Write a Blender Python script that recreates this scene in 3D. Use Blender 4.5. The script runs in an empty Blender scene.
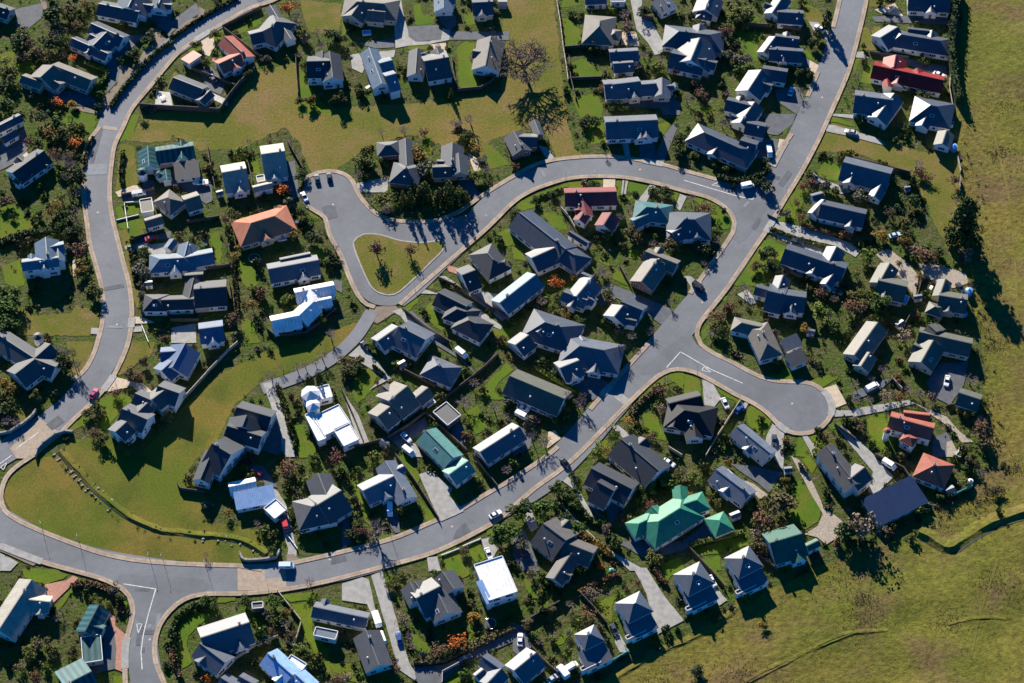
import bpy, math, random
from mathutils import Vector, Matrix
from mathutils.geometry import tessellate_polygon
R = random.Random(7)
SC = bpy.context.scene
COL = SC.collection
# ---------------------------------------------------------------- camera geometry (photo pixel -> place on the ground)
F, TILT, DIST = 2350.0, math.radians(36.0), 780.0
CAM = Vector((0, -DIST*math.sin(TILT), DIST*math.cos(TILT)))
def at(px, py, z=0.0):
    dx, dy = (px-512)/F, -(py-341.5)/F
    d = Vector((dx, dy*math.cos(TILT)+math.sin(TILT), dy*math.sin(TILT)-math.cos(TILT)))
    return CAM + d*((z-CAM.z)/d.z)
def at2(px, py, z=0.0):
    p = at(px, py, z); return (p.x, p.y)
X0 = (0, 171, 342, 513, 684, 853); Y0 = (0, 114, 228, 342, 456, 569)
K = 1024/171.0
def T(c, r, x, y): return (X0[c]+x/K, Y0[r]+y/K)
def TP(c, r, pts): return [T(c, r, x, y) for x, y in pts]
def QP(ox, oy, pts): return [(ox+x/4.0, oy+y/4.0) for x, y in pts]
# ---------------------------------------------------------------- materials
MATS = {}
def newmat(name):
    m = bpy.data.materials.new(name); m.use_nodes = True
    nt = m.node_tree; b = nt.nodes['Principled BSDF']
    MATS[name] = m
    return m, nt, b
def plain(name, col, rough=.6, var=.18, scale=.7, metal=0., spec=.5, bump=0., stripes=None):
    m, nt, b = newmat(name)
    N, L = nt.nodes, nt.links
    g = N.new('ShaderNodeNewGeometry')
    no = N.new('ShaderNodeTexNoise'); no.inputs['Scale'].default_value = scale; no.inputs['Detail'].default_value = 4
    L.new(g.outputs['Position'], no.inputs['Vector'])
    oi = N.new('ShaderNodeObjectInfo')
    r = N.new('ShaderNodeValToRGB')
    r.color_ramp.elements[0].position = .3; r.color_ramp.elements[1].position = .7
    r.color_ramp.elements[0].color = (*[c*(1-var) for c in col], 1); r.color_ramp.elements[1].color = (*[min(1, c*(1+var)) for c in col], 1)
    L.new(no.outputs['Fac'], r.inputs['Fac'])
    L.new(r.outputs['Color'], b.inputs['Base Color'])
    b.inputs['Roughness'].default_value = rough; b.inputs['Metallic'].default_value = metal
    b.inputs['Specular IOR Level'].default_value = spec
    if bump:
        bp = N.new('ShaderNodeBump'); bp.inputs['Strength'].default_value = bump; bp.inputs['Distance'].default_value = .1
        L.new(no.outputs['Fac'], bp.inputs['Height']); L.new(bp.outputs['Normal'], b.inputs['Normal'])
    return m
def noise_mix(name, cols, scales, rough=.95, bump=.5, bscale=1.2, bdist=.3, fine=.35):
    """ground cover: three colours mixed by large and small noise, with relief"""
    m, nt, b = newmat(name); N, L = nt.nodes, nt.links
    g = N.new('ShaderNodeNewGeometry')
    def nz(s, d=6, rg=.6):
        n = N.new('ShaderNodeTexNoise'); n.inputs['Scale'].default_value = s; n.inputs['Detail'].default_value = d
        n.inputs['Roughness'].default_value = rg
        L.new(g.outputs['Position'], n.inputs['Vector']); return n
    def ramp(n, a, c):
        r = N.new('ShaderNodeMapRange'); r.inputs['From Min'].default_value = a; r.inputs['From Max'].default_value = c
        L.new(n.outputs['Fac'], r.inputs['Value']); return r
    def mix(fac, a, c):
        x = N.new('ShaderNodeMix'); x.data_type = 'RGBA'
        L.new(fac, x.inputs[0])
        for s, v in ((x.inputs[6], a), (x.inputs[7], c)):
            if isinstance(v, tuple): s.default_value = (*v, 1)
            else: L.new(v, s)
        return x.outputs[2]
    c = mix(ramp(nz(scales[0]), .4, .6).outputs[0], cols[0], cols[1])
    c = mix(ramp(nz(scales[1]), .48, .68).outputs[0], c, cols[2])
    f = ramp(nz(scales[2], 4, .7), .3, .7)
    dk = N.new('ShaderNodeMix'); dk.data_type = 'RGBA'; dk.blend_type = 'MULTIPLY'; dk.inputs[0].default_value = 1
    gr = N.new('ShaderNodeMapRange'); gr.inputs['To Min'].default_value = 1-fine; gr.inputs['To Max'].default_value = 1+fine
    L.new(f.outputs[0], gr.inputs['Value'])
    L.new(c, dk.inputs[6]); L.new(gr.outputs[0], dk.inputs[7])
    L.new(dk.outputs[2], b.inputs['Base Color'])
    b.inputs['Roughness'].default_value = rough; b.inputs['Specular IOR Level'].default_value = .15
    if bump:
        bp = N.new('ShaderNodeBump'); bp.inputs['Strength'].default_value = bump; bp.inputs['Distance'].default_value = bdist
        L.new(nz(bscale, 5, .65).outputs['Fac'], bp.inputs['Height']); L.new(bp.outputs['Normal'], b.inputs['Normal'])
    return m
def roadmat():
    '''chip-seal: bluish grey, worn wheel lanes along the road, patches, fine grain'''
    m, nt, b = newmat('road'); N, L = nt.nodes, nt.links
    g = N.new('ShaderNodeNewGeometry'); uv = N.new('ShaderNodeUVMap'); uv.uv_map = 'slope'
    def nz(s, d=5):
        n = N.new('ShaderNodeTexNoise'); n.inputs['Scale'].default_value = s; n.inputs['Detail'].default_value = d; n.inputs['Roughness'].default_value = .65
        L.new(g.outputs['Position'], n.inputs['Vector']); return n.outputs['Fac']
    def mr(v, a, c, lo, hi):
        r = N.new('ShaderNodeMapRange'); r.inputs['From Min'].default_value = a; r.inputs['From Max'].default_value = c; r.inputs['To Min'].default_value = lo; r.inputs['To Max'].default_value = hi
        L.new(v, r.inputs['Value']); return r.outputs[0]
    def mul(a, c):
        x = N.new('ShaderNodeMath'); x.operation = 'MULTIPLY'; L.new(a, x.inputs[0]); L.new(c, x.inputs[1]); return x.outputs[0]
    w = N.new('ShaderNodeTexWave'); w.inputs['Scale'].default_value = .62; w.inputs['Distortion'].default_value = 1.2; w.inputs['Detail Scale'].default_value = .1; L.new(uv.outputs['UV'], w.inputs['Vector'])
    v = N.new('ShaderNodeTexVoronoi'); v.feature = 'DISTANCE_TO_EDGE'; v.inputs['Scale'].default_value = .11; L.new(g.outputs['Position'], v.inputs['Vector'])
    f = mul(mul(mr(nz(.045), .35, .65, .80, 1.14), mr(nz(.5), .3, .7, .92, 1.08)), mr(nz(3.), .3, .7, .9, 1.1))
    f = mul(mul(f, mr(w.outputs['Fac'], 0, 1, .87, 1.06)), mr(v.outputs['Distance'], 0, .012, .94, 1.))
    x = N.new('ShaderNodeMix'); x.data_type = 'RGBA'; x.blend_type = 'MULTIPLY'; x.inputs[0].default_value = 1; x.inputs[6].default_value = (.118, .127, .148, 1)
    L.new(f, x.inputs[7]); L.new(x.outputs[2], b.inputs['Base Color']); b.inputs['Roughness'].default_value = .78; b.inputs['Specular IOR Level'].default_value = .35
def slabmat(name, col):
    '''paving in slabs: each slab a slightly different tone, dark joints, dirt'''
    m, nt, b = newmat(name); N, L = nt.nodes, nt.links
    uv = N.new('ShaderNodeUVMap'); uv.uv_map = 'slope'; g = N.new('ShaderNodeNewGeometry')
    br = N.new('ShaderNodeTexBrick'); br.offset = 0; br.inputs['Scale'].default_value = 1; br.inputs['Brick Width'].default_value = 4.; br.inputs['Row Height'].default_value = 3.2; br.inputs['Mortar Size'].default_value = .06; br.inputs['Bias'].default_value = 0
    br.inputs['Color1'].default_value = (*[c*.86 for c in col], 1); br.inputs['Color2'].default_value = (*[min(1, c*1.16) for c in col], 1); br.inputs['Mortar'].default_value = (*[c*.55 for c in col], 1)
    L.new(uv.outputs['UV'], br.inputs['Vector'])
    n = N.new('ShaderNodeTexNoise'); n.inputs['Scale'].default_value = .35; n.inputs['Detail'].default_value = 6; n.inputs['Roughness'].default_value = .7; L.new(g.outputs['Position'], n.inputs['Vector'])
    r = N.new('ShaderNodeMapRange'); r.inputs['From Min'].default_value = .3; r.inputs['From Max'].default_value = .7; r.inputs['To Min'].default_value = .72; r.inputs['To Max'].default_value = 1.15; L.new(n.outputs['Fac'], r.inputs['Value'])
    x = N.new('ShaderNodeMix'); x.data_type = 'RGBA'; x.blend_type = 'MULTIPLY'; x.inputs[0].default_value = 1; L.new(br.outputs['Color'], x.inputs[6]); L.new(r.outputs[0], x.inputs[7]); L.new(x.outputs[2], b.inputs['Base Color'])
    b.inputs['Roughness'].default_value = .85; b.inputs['Specular IOR Level'].default_value = .3
def leaf(name, col, var=.45):
    m, nt, b = newmat(name); N, L = nt.nodes, nt.links
    oi = N.new('ShaderNodeObjectInfo'); g = N.new('ShaderNodeNewGeometry')
    no = N.new('ShaderNodeTexNoise'); no.inputs['Scale'].default_value = 1.3; no.inputs['Detail'].default_value = 3
    L.new(g.outputs['Position'], no.inputs['Vector'])
    ad = N.new('ShaderNodeMath'); ad.operation = 'MULTIPLY_ADD'; ad.inputs[1].default_value = .5
    L.new(oi.outputs['Random'], ad.inputs[0]); 
    su = N.new('ShaderNodeMath'); su.operation = 'MULTIPLY'; su.inputs[1].default_value = .7
    L.new(no.outputs['Fac'], su.inputs[0]); L.new(su.outputs[0], ad.inputs[2])
    r = N.new('ShaderNodeValToRGB')
    r.color_ramp.elements[0].position = .25; r.color_ramp.elements[1].position = .8
    r.color_ramp.elements[0].color = (*[c*(1-var) for c in col], 1)
    r.color_ramp.elements[1].color = (col[0]*(1+var*1.2), col[1]*(1+var), col[2]*(1+var*.4), 1)
    L.new(ad.outputs[0], r.inputs['Fac']); L.new(r.outputs['Color'], b.inputs['Base Color'])
    b.inputs['Roughness'].default_value = .8; b.inputs['Specular IOR Level'].default_value = .2
    return m
def roofmat(name, col, rough=.42, spec=.6, metal=0., rib=.3, ribw=.9):
    """painted ribbed steel or tiles: fine ribs run down each slope, faint streaks of weather"""
    m, nt, b = newmat('roof_'+name); N, L = nt.nodes, nt.links
    uv = N.new('ShaderNodeUVMap'); uv.uv_map = 'slope'
    wv = N.new('ShaderNodeTexWave'); wv.inputs['Scale'].default_value = ribw; wv.inputs['Distortion'].default_value = .0
    L.new(uv.outputs['UV'], wv.inputs['Vector'])
    g = N.new('ShaderNodeNewGeometry')
    no = N.new('ShaderNodeTexNoise'); no.inputs['Scale'].default_value = .5; no.inputs['Detail'].default_value = 6; no.inputs['Roughness'].default_value = .65
    L.new(g.outputs['Position'], no.inputs['Vector'])
    mp = N.new('ShaderNodeMapRange'); mp.inputs['From Min'].default_value = .25; mp.inputs['From Max'].default_value = .75
    mp.inputs['To Min'].default_value = .7; mp.inputs['To Max'].default_value = 1.2
    L.new(no.outputs['Fac'], mp.inputs['Value'])
    rb = N.new('ShaderNodeMapRange'); rb.inputs['To Min'].default_value = 1-rib; rb.inputs['To Max'].default_value = 1+rib*.3
    L.new(wv.outputs['Fac'], rb.inputs['Value'])
    mu = N.new('ShaderNodeMath'); mu.operation = 'MULTIPLY'; L.new(mp.outputs[0], mu.inputs[0]); L.new(rb.outputs[0], mu.inputs[1])
    mx = N.new('ShaderNodeMix'); mx.data_type = 'RGBA'; mx.blend_type = 'MULTIPLY'; mx.inputs[0].default_value = 1
    mx.inputs[6].default_value = (*col, 1); L.new(mu.outputs[0], mx.inputs[7])
    L.new(mx.outputs[2], b.inputs['Base Color'])
    b.inputs['Roughness'].default_value = rough; b.inputs['Specular IOR Level'].default_value = spec; b.inputs['Metallic'].default_value = metal
    return m
RC = dict(pale=(.040,.050,.072), slate=(.018,.023,.033), grey=(.044,.048,.056), taupe=(.105,.095,.082), steel=(.085,.125,.17), steelblue=(.045,.085,.17),
  bluegrey=(.105,.125,.16), red=(.30,.085,.06), brightred=(.22,.014,.012), maroon=(.17,.035,.04), terracotta=(.26,.075,.05), orange=(.36,.13,.075),
  teal=(.018,.085,.095), darkgreen=(.012,.085,.062), tealblue=(.025,.10,.15), seagreen=(.09,.22,.20), green=(.03,.185,.115), palegreen=(.045,.13,.14), white=(.070,.082,.108),
  brightwhite=(.66,.67,.69), cream=(.26,.24,.20), sage=(.068,.072,.056), charcoal=(.045,.045,.05), black=(.012,.013,.016), brownslate=(.07,.062,.06),
  deepblue=(.006,.024,.078), shade_blue=(.20,.34,.58), wood=(.14,.07,.04))  # bright blue: sky-lit shade on white roofs put into the base colour
ROUGH = dict(brightwhite=.5, slate=.6, grey=.55, charcoal=.6, black=.55, taupe=.6, sage=.6, orange=.75, terracotta=.75, red=.6, maroon=.6, cream=.6, brownslate=.65)
for k, c in RC.items():
    roofmat(k, c, ROUGH.get(k, .46), spec=(.3 if k in ('brightwhite','orange','terracotta','black','green','seagreen','teal','darkgreen','deepblue','brightred','palegreen','red','maroon') else .5 if k in ('slate','taupe','brownslate','charcoal','sage') else .65), rib=.55 if k == 'teal' else .16 if k == 'brightwhite' else .25, ribw=.16 if k == 'teal' else .28 if k == 'brightwhite' else .55)
WC = dict(white=(.62,.61,.58), cream=(.42,.36,.28), brick=(.25,.12,.08), grey=(.25,.26,.28), timber=(.18,.12,.08), brightwhite=(.75,.75,.75))
for k, c in WC.items(): plain('wall_'+k, c, .8, .1, 1.5)
plain('trim', (.55,.56,.57), .5, .05); plain('glass', (.02,.03,.045), .08, .1, spec=1.); plain('dark', (.03,.03,.032), .6)
plain('timber', (.10,.07,.05), .85, .3, 2.); plain('fence_pale', (.34,.29,.24), .8, .25, 2.); plain('stone', (.22,.21,.20), .9, .35, 1.4, bump=.5)
plain('fence_dark', (.07,.055,.05), .85, .3, 2.); plain('fence_white', (.6,.6,.58), .6, .1); plain('fence_teal', (.05,.25,.2), .6, .2)
plain('bark', (.085,.07,.06), .9, .3, 3.); plain('twig', (.17,.13,.125), .9, .3, 3.); plain('twig_pink', (.20,.145,.135), .9, .3, 3.)
plain('tyre', (.02,.02,.02), .8); plain('chrome', (.5,.5,.5), .3, metal=1.); plain('lamp_metal', (.25,.26,.27), .5); plain('lens', (.6,.6,.55), .3)
plain('door', (.30,.28,.27), .5, .1); plain('brick', (.28,.13,.09), .85, .25, 3.); plain('tank_blue', (.08,.25,.5), .4); plain('plastic_white', (.7,.7,.7), .4)
plain('net', (.02,.02,.022), .7); plain('pool_blue', (.05,.3,.6), .15); plain('solar', (.015,.02,.05), .15, spec=1.)
for k, c in dict(white=(.75,.75,.76), silver=(.45,.46,.48), black=(.015,.015,.018), red=(.45,.02,.02), blue=(.03,.08,.25), dark=(.05,.055,.06), magenta=(.4,.03,.10), pale=(.45,.55,.65)).items():
    plain('paint_'+k, c, .25, .04, spec=.8)
# ground covers
noise_mix('garden', [(.042,.074,.007), (.050,.058,.014), (.090,.074,.042)], (.07,.36,1.7), bump=.9, bscale=.8, bdist=.6, fine=.6)
noise_mix('lawn', [(.055,.105,.006), (.082,.118,.006), (.100,.100,.014)], (.05,.16,1.8), bump=.35, bscale=2.2, bdist=.1, fine=.28)
noise_mix('reserve', [(.136,.106,.024), (.080,.094,.010), (.165,.108,.046)], (.024,.06,1.2), bump=.5, bscale=1.3, bdist=.2, fine=.33)
noise_mix('bright_reserve', [(.072,.092,.008), (.138,.100,.020), (.046,.066,.006)], (.022,.06,1.4), bump=.4, bscale=1.6, bdist=.15, fine=.3)
noise_mix('drygrass', [(.12,.102,.022), (.082,.094,.010), (.15,.105,.040)], (.06,.15,1.6), bump=.5, bscale=1.5, bdist=.2, fine=.3)
noise_mix('paddock', [(.124,.102,.020), (.084,.092,.012), (.104,.072,.030)], (.012,.05,.5), bump=.9, bscale=.7, bdist=.45, fine=.40)
roadmat(); noise_mix('pasture_brown', [(.128,.092,.026), (.108,.088,.018), (.112,.070,.032)], (.02,.08,.7), bump=1., bscale=.9, bdist=.5, fine=.55)
noise_mix('lawn_rough', [(.105,.100,.012), (.080,.092,.010), (.115,.085,.026)], (.02,.08,.7), bump=1., bscale=.9, bdist=.45, fine=.5)
plain('road_pale', (.135,.148,.175), .8, .15, .6); plain('asph', (.07,.078,.092), .8, .2, .5, spec=.3); plain('conc', (.225,.222,.215), .8, .2, .6)
slabmat('tan', (.30,.235,.18)); plain('cream', (.40,.32,.235), .85, .14, .8); plain('gravel', (.27,.23,.185), .95, .3, 2.5, bump=.6)
plain('redbrick', (.30,.14,.10), .85, .2, 2.); plain('whitepave', (.36,.35,.33), .8, .2, 1.2); plain('roadbrick', (.26,.205,.155), .85, .15, .9)
plain('marking', (.43,.43,.43), .7, .35, 1.2); plain('ditch_shade', (.018,.022,.014), .9, .5, .5); plain('water', (.01,.02,.03), .12, .2, spec=.6)  # the near-black stands in for the shadow line of the step
plain('shedgrey', (.2,.2,.2), .7)
for k, c in dict(dark=(.018,.036,.009), olive=(.055,.064,.014), green=(.034,.064,.010), yellow=(.12,.105,.018), lime=(.075,.10,.018), rust=(.088,.05,.028),
                 orange=(.36,.095,.015), red=(.08,.034,.028), pink=(.125,.098,.075), brown=(.062,.053,.026), magenta=(.25,.03,.08), grey=(.068,.072,.055), gold=(.15,.095,.018)).items():
    leaf('leaf_'+k, c)
# ---------------------------------------------------------------- mesh helpers
def link(name, verts, faces, mats, parent=None, fm=None, uvs=None, loc=None, smooth=False):
    me = bpy.data.meshes.new(name)
    if loc is not None: verts = [(v[0]-loc[0], v[1]-loc[1], v[2]-loc[2]) for v in verts]
    me.from_pydata([tuple(v) for v in verts], [], faces)
    for m in (mats if isinstance(mats, (list, tuple)) else [mats]): me.materials.append(MATS[m] if isinstance(m, str) else m)
    if fm: me.polygons.foreach_set('material_index', fm)
    if uvs:
        u = me.uv_layers.new(name='slope'); u.data.foreach_set('uv', [c for f in uvs for p in f for c in p])
    if smooth: me.polygons.foreach_set('use_smooth', [True]*len(faces))
    me.update()
    o = bpy.data.objects.new(name, me); COL.objects.link(o)
    if parent: o.parent = parent
    elif loc is not None: o.location = loc
    return o
def empty(name, loc, rz=0., label=None, cat=None, group=None):
    o = bpy.data.objects.new(name, None); COL.objects.link(o); o.location = loc; o.rotation_euler = (0, 0, rz)
    o.empty_display_size = .5
    tag(o, label, cat, group); return o
USED = {}
def tag(o, label=None, cat=None, group=None, kind=None):
    if label: o['label'] = label
    if cat: o['category'] = cat
    if group: o['group'] = group
    if kind: o['kind'] = kind
    return o
class MB:
    def __init__(s): s.v = []; s.f = []; s.m = []; s.uv = []
    def add(s, vs, fs, mi=0, uv=None):
        n = len(s.v); s.v += [tuple(v) for v in vs]
        for i, f in enumerate(fs):
            s.f.append(tuple(n+k for k in f)); s.m.append(mi)
            s.uv.append(uv[i] if uv else [(0, 0)]*len(f))
    def box(s, c, d, rz=0., mi=0, taper=1.):
        ca, sa = math.cos(rz), math.sin(rz); vs = []
        for z in (-.5, .5):
            t = taper if z > 0 else 1.
            for x, y in ((-.5,-.5), (.5,-.5), (.5,.5), (-.5,.5)):
                a, b = x*d[0]*t, y*d[1]*t
                vs.append((c[0]+a*ca-b*sa, c[1]+a*sa+b*ca, c[2]+z*d[2]))
        s.add(vs, [(3,2,1,0), (4,5,6,7), (0,1,5,4), (1,2,6,5), (2,3,7,6), (3,0,4,7)], mi)
    def tube(s, p, q, r0, r1, n=6, mi=0, cap=False):
        p, q = Vector(p), Vector(q); d = (q-p)
        if d.length < 1e-5: return
        d.normalize(); a = d.orthogonal().normalized(); b = d.cross(a); vs = []
        for c, r in ((p, r0), (q, r1)):
            for i in range(n):
                t = 2*math.pi*i/n; vs.append(c+a*math.cos(t)*r+b*math.sin(t)*r)
        fs = [(i, (i+1) % n, n+(i+1) % n, n+i) for i in range(n)]
        if cap: fs += [tuple(range(n-1, -1, -1)), tuple(range(n, 2*n))]
        s.add(vs, fs, mi)
    def link(s, name, mats, parent=None, loc=None, uv=False, smooth=False):
        return link(name, s.v, s.f, mats, parent, s.m, s.uv if uv else None, loc, smooth)
def area2(p): return .5*sum(p[i][0]*p[(i+1) % len(p)][1]-p[(i+1) % len(p)][0]*p[i][1] for i in range(len(p)))
def inpoly(x, y, p):
    c = False; j = len(p)-1
    for i in range(len(p)):
        if (p[i][1] > y) != (p[j][1] > y) and x < (p[j][0]-p[i][0])*(y-p[i][1])/(p[j][1]-p[i][1])+p[i][0]: c = not c
        j = i
    return c
def smoothline(pts, step=2.):
    """Catmull-Rom through world points, resampled"""
    P = [Vector((p[0], p[1])) for p in pts]; P = [P[0]*2-P[1]]+P+[P[-1]*2-P[-2]]; out = []
    for i in range(1, len(P)-2):
        a, b, c, d = P[i-1:i+3]; n = max(1, int((c-b).length/step))
        for k in range(n):
            t = k/n
            out.append(.5*((2*b)+(c-a)*t+(2*a-5*b+4*c-d)*t*t+(3*b-a-3*c+d)*t**3))
    out.append(P[-2]); return out
def offset(line, d):
    o = []
    for i, p in enumerate(line):
        t = (line[min(i+1, len(line)-1)]-line[max(i-1, 0)])
        if t.length < 1e-6: t = Vector((1, 0))
        t.normalize(); o.append(p+Vector((-t.y, t.x))*d)
    return o
from mathutils import noise as NZ
PADW = []          # paddock outline in world metres (filled by the ground section)
def relief(x, y):
    '''the paddock rolls gently; flat along its fences'''
    if not PADW or not inpoly(x, y, PADW[0]): return 0.
    d = 1e9; p = Vector((x, y)); P = PADW[0]
    for i in range(len(P)):
        a, b = Vector(P[i]), Vector(P[(i+1) % len(P)]); e = b-a; t = max(0, min(1, (p-a).dot(e)/e.length_squared)); d = min(d, (p-a-e*t).length)
    f = max(0, min(1, (d-5)/22)); f = f*f*(3-2*f)
    return f*(2.6*(.55+NZ.noise(Vector((x/44., y/30., 1.7))))+.75*NZ.noise(Vector((x/13., y/11., 9.)))) if f else 0.
def drape(o, up=0.):
    M = o.location
    for v in o.data.vertices: v.co.z += relief(v.co.x+M.x, v.co.y+M.y)+up
def sheet(name, pts, z, mat, jit=0., step=1.6):
    """a flat surface on the ground with slightly uneven edges"""
    q = []
    for i in range(len(pts)):
        a, b = Vector(pts[i]), Vector(pts[(i+1) % len(pts)]); n = max(1, int((b-a).length/step)) if jit else 1
        for k in range(n):
            p = a.lerp(b, k/n)
            if jit: p = p+Vector((R.uniform(-jit, jit), R.uniform(-jit, jit)))
            q.append(p)
    if area2(q) < 0: q.reverse()
    vs = [(p.x, p.y, z) for p in q]
    tri = tessellate_polygon([[Vector(v) for v in vs]])
    fs = []
    for t in tri:
        a, b, c = [Vector(vs[i]) for i in t]
        fs.append(t if (b-a).cross(c-a).z > 0 else (t[0], t[2], t[1]))
    o = link(name, vs, fs, mat); tag(o, kind='structure'); return o
def ribbon(name, line, w, z, mat, thick=0., kind='structure'):
    a, b = offset(line, w/2), offset(line, -w/2); n = len(line); vs = []; fs = []
    for p in a: vs.append((p.x, p.y, z))
    for p in b: vs.append((p.x, p.y, z))
    for i in range(n-1): fs.append((i, n+i, n+i+1, i+1))
    if thick:
        for p in a: vs.append((p.x, p.y, z-thick))
        for p in b: vs.append((p.x, p.y, z-thick))
        for i in range(n-1):
            fs.append((2*n+i, i, i+1, 2*n+i+1)); fs.append((n+i, 3*n+i, 3*n+i+1, n+i+1))
    run = [0.]
    for i in range(1, n): run.append(run[-1]+(line[i]-line[i-1]).length)
    P = [((-w/2 if k < n else w/2), run[k % n]) for k in range(2*n)]*2
    o = link(name, vs, fs, mat, uvs=[[P[k] for k in f] for f in fs]); tag(o, kind=kind); return o
# ---------------------------------------------------------------- houses
SHORT = {
 'navy H-plan house below the top left garage house': 'navy H-plan house near the top left',
 'long navy house at the top left frame edge': 'long navy house at top left edge',
 'small gabled house cut by the top edge at the cream verge': 'gabled house cut off above the cream verge',
 'grey-roofed house with a blank dark boundary wall below': 'grey-roofed house with the dark boundary wall',
 'L-shaped slate house on the left of the green strip': 'L-shaped slate house left on the grass strip',
 'low brown house at the top edge above the hedged lawn': 'low brown house at the top edge',
 'blue garage house at the top edge on the lane fork': 'blue garage house at the top edge',
 'large star-shaped navy house at the end of the lane': 'large star-shaped navy house',
 'flat white-roofed house at the top edge left of the lane': 'flat white-roofed house at the top edge',
 'white gabled cottage at the top edge right of the lane': 'white gabled cottage at the top edge',
 'navy house with a dark boxy bay at the top': 'navy house with a dark boxy bay',
 'navy double-gabled house at the top edge by the main road': 'navy double-gabled house at the top edge',
 'navy house with three pale ridges and a striped porch': 'navy house with three pale ridges',
 'dark navy house at the top edge beside the paddock': 'dark navy house at top right edge',
 'dark hipped house with pale lit eaves beside the paddock': 'dark hipped house above the bright red house',
 'navy hipped house left of the water tank shed': 'navy hipped house by the water tank',
 'pale blue building on the left edge below the woods': 'pale blue building on the left edge',
 'dark house with three white dormer ridges and a patio': 'dark house with three white dormer ridges',
 'teal-roofed house with a turret on the left road': 'teal-roofed house with a turret',
 'white-walled house with a taupe pyramid roof and boat': 'white-walled house with taupe pyramid roof',
 'left one of two cream-edged blocks above the orange house': 'left of the two cream-edged blocks',
 'right one of two cream-edged blocks above the orange house': 'right of the two cream-edged blocks',
 'grey gabled house with a blue drive to the bend': 'grey gabled house above the middle bend',
 'grey house on the green strip by the lone bare tree': 'grey house by the lone bare tree',
 'dark house with a bent pale eave and red shrubs': 'dark house with a bent pale eave',
 'navy house with a pale triangular gable near the paddock': 'navy house with a pale triangular gable',
 'dark hipped house with a pale N-facing link roof': 'dark hipped house with a pale link roof',
 'navy house with a white upper slope and side wing': 'navy house with the white upper slope',
 'navy house with a bay terrace beside the main road': 'navy house with a bay terrace',
 'brick house with a taupe cross gable and skylights': 'brick house with the taupe cross gable',
 'sage-roofed L house with a gravel court on its right': 'left one of the sage L houses',
 'sage-roofed L house nearest the tall dark conifer': 'right one of the sage L houses',
 'bright blue sprawling house with a taupe roof panel': 'bright blue sprawling house',
 'taupe house with two pyramids and a blue courtyard': 'taupe house with two roof pyramids',
 'dark house on the lower green strip with a pale patio': 'dark house with the pale side patio',
 'white house with blue-shaded roof above the stream culvert': 'white blue-shaded house above the culvert',
 'dark grey twin-gabled house above the long road shadow': 'dark grey twin-gabled house',
 'pale blue-grey house with a white van in the drive': 'pale blue-grey house with the white van',
 'navy house with a white chimney at the bottom edge': 'navy white-chimney house at the bottom edge',
 'large navy house at the bottom edge by paved yard': 'large navy house at the bottom edge',
 'dark house with two pale roof strips by the main road': 'dark house with two pale roof strips',
}
HOUSES = []      # dict(key, root, centre, feet=[world quads])
HSPEC = []
def H(c, r, s, key, extra, roof, wall, wings, eave=2.85): HSPEC.append((X0[c], Y0[r], K*s/6., key, extra, roof, wall, wings, eave))
def Q(ox, oy, s, key, extra, roof, wall, wings, eave=2.85): HSPEC.append((ox, oy, K if s == 6 else 4., key, extra, roof, wall, wings, eave))
PITCH = math.radians(31)
def solve_wing(ox, oy, s, w, eave, i):
    kind = w[0]; P = lambda x, y, z: Vector(at2(ox+x/s, oy+y/s, z))
    ze = (w[8] if len(w) > 8 else eave)+.021*i
    if kind == 'o':
        c = P(w[1], w[2], ze+1.2); r = max(1.2, w[3]/s*.32); return dict(k='o', c=c, r=r, ze=ze+1.2, poly=[c+Vector((r*math.cos(t), r*math.sin(t))) for t in [math.pi/4*j for j in range(8)]])
    tp = math.tan(PITCH); hw = 4.
    if kind in 'fm':
        a, b, c = P(w[1], w[2], ze), P(w[3], w[4], ze), P(w[5], w[6], ze)
        u = (b-a).normalized(); v = Vector((-u.y, u.x)); d = (c-a).dot(v)
        if abs(d) < 1.2: d = 1.2 if d > 0 else -1.2
        mid = (a+b)/2+v*d/2; hl = (b-a).length/2; hw = abs(d)/2
        if d < 0: v = -v; u = -u
        hi = 1 if kind == 'm' else 0
        return dict(k=kind, c=mid, u=u, v=v, hl=max(hl, .8), hw=hw, ze=ze, rise=0, poly=[mid+u*a_*hl+v*b_*hw for a_, b_ in ((-1,-1),(1,-1),(1,1),(-1,1))])
    for _ in range(12):
        zr = ze+hw*tp
        a, b, c = P(w[1], w[2], zr), P(w[3], w[4], zr), P(w[5], w[6], ze)
        u = (b-a).normalized(); v = Vector((-u.y, u.x))
        hw = .5*hw+.5*min(8.5, max(1.3, abs((c-a).dot(v))))
    mid = (a+b)/2; hl = (b-a).length/2+(hw if kind == 'h' else 0)
    return dict(k=kind, c=mid, u=u, v=v, hl=max(hl, .8), hw=hw, ze=ze, rise=hw*tp, rl=(b-a).length/2, poly=[mid+u*a_*hl+v*b_*hw for a_, b_ in ((-1,-1),(1,-1),(1,1),(-1,1))])
def slope_uv(quad):
    a, b = Vector(quad[0]), Vector(quad[1]); u = (b-a).normalized(); out = []
    n = None
    for p in quad:
        d = Vector(p)-a; out.append((d.dot(u), (d-u*d.dot(u)).length))
    return out
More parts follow.
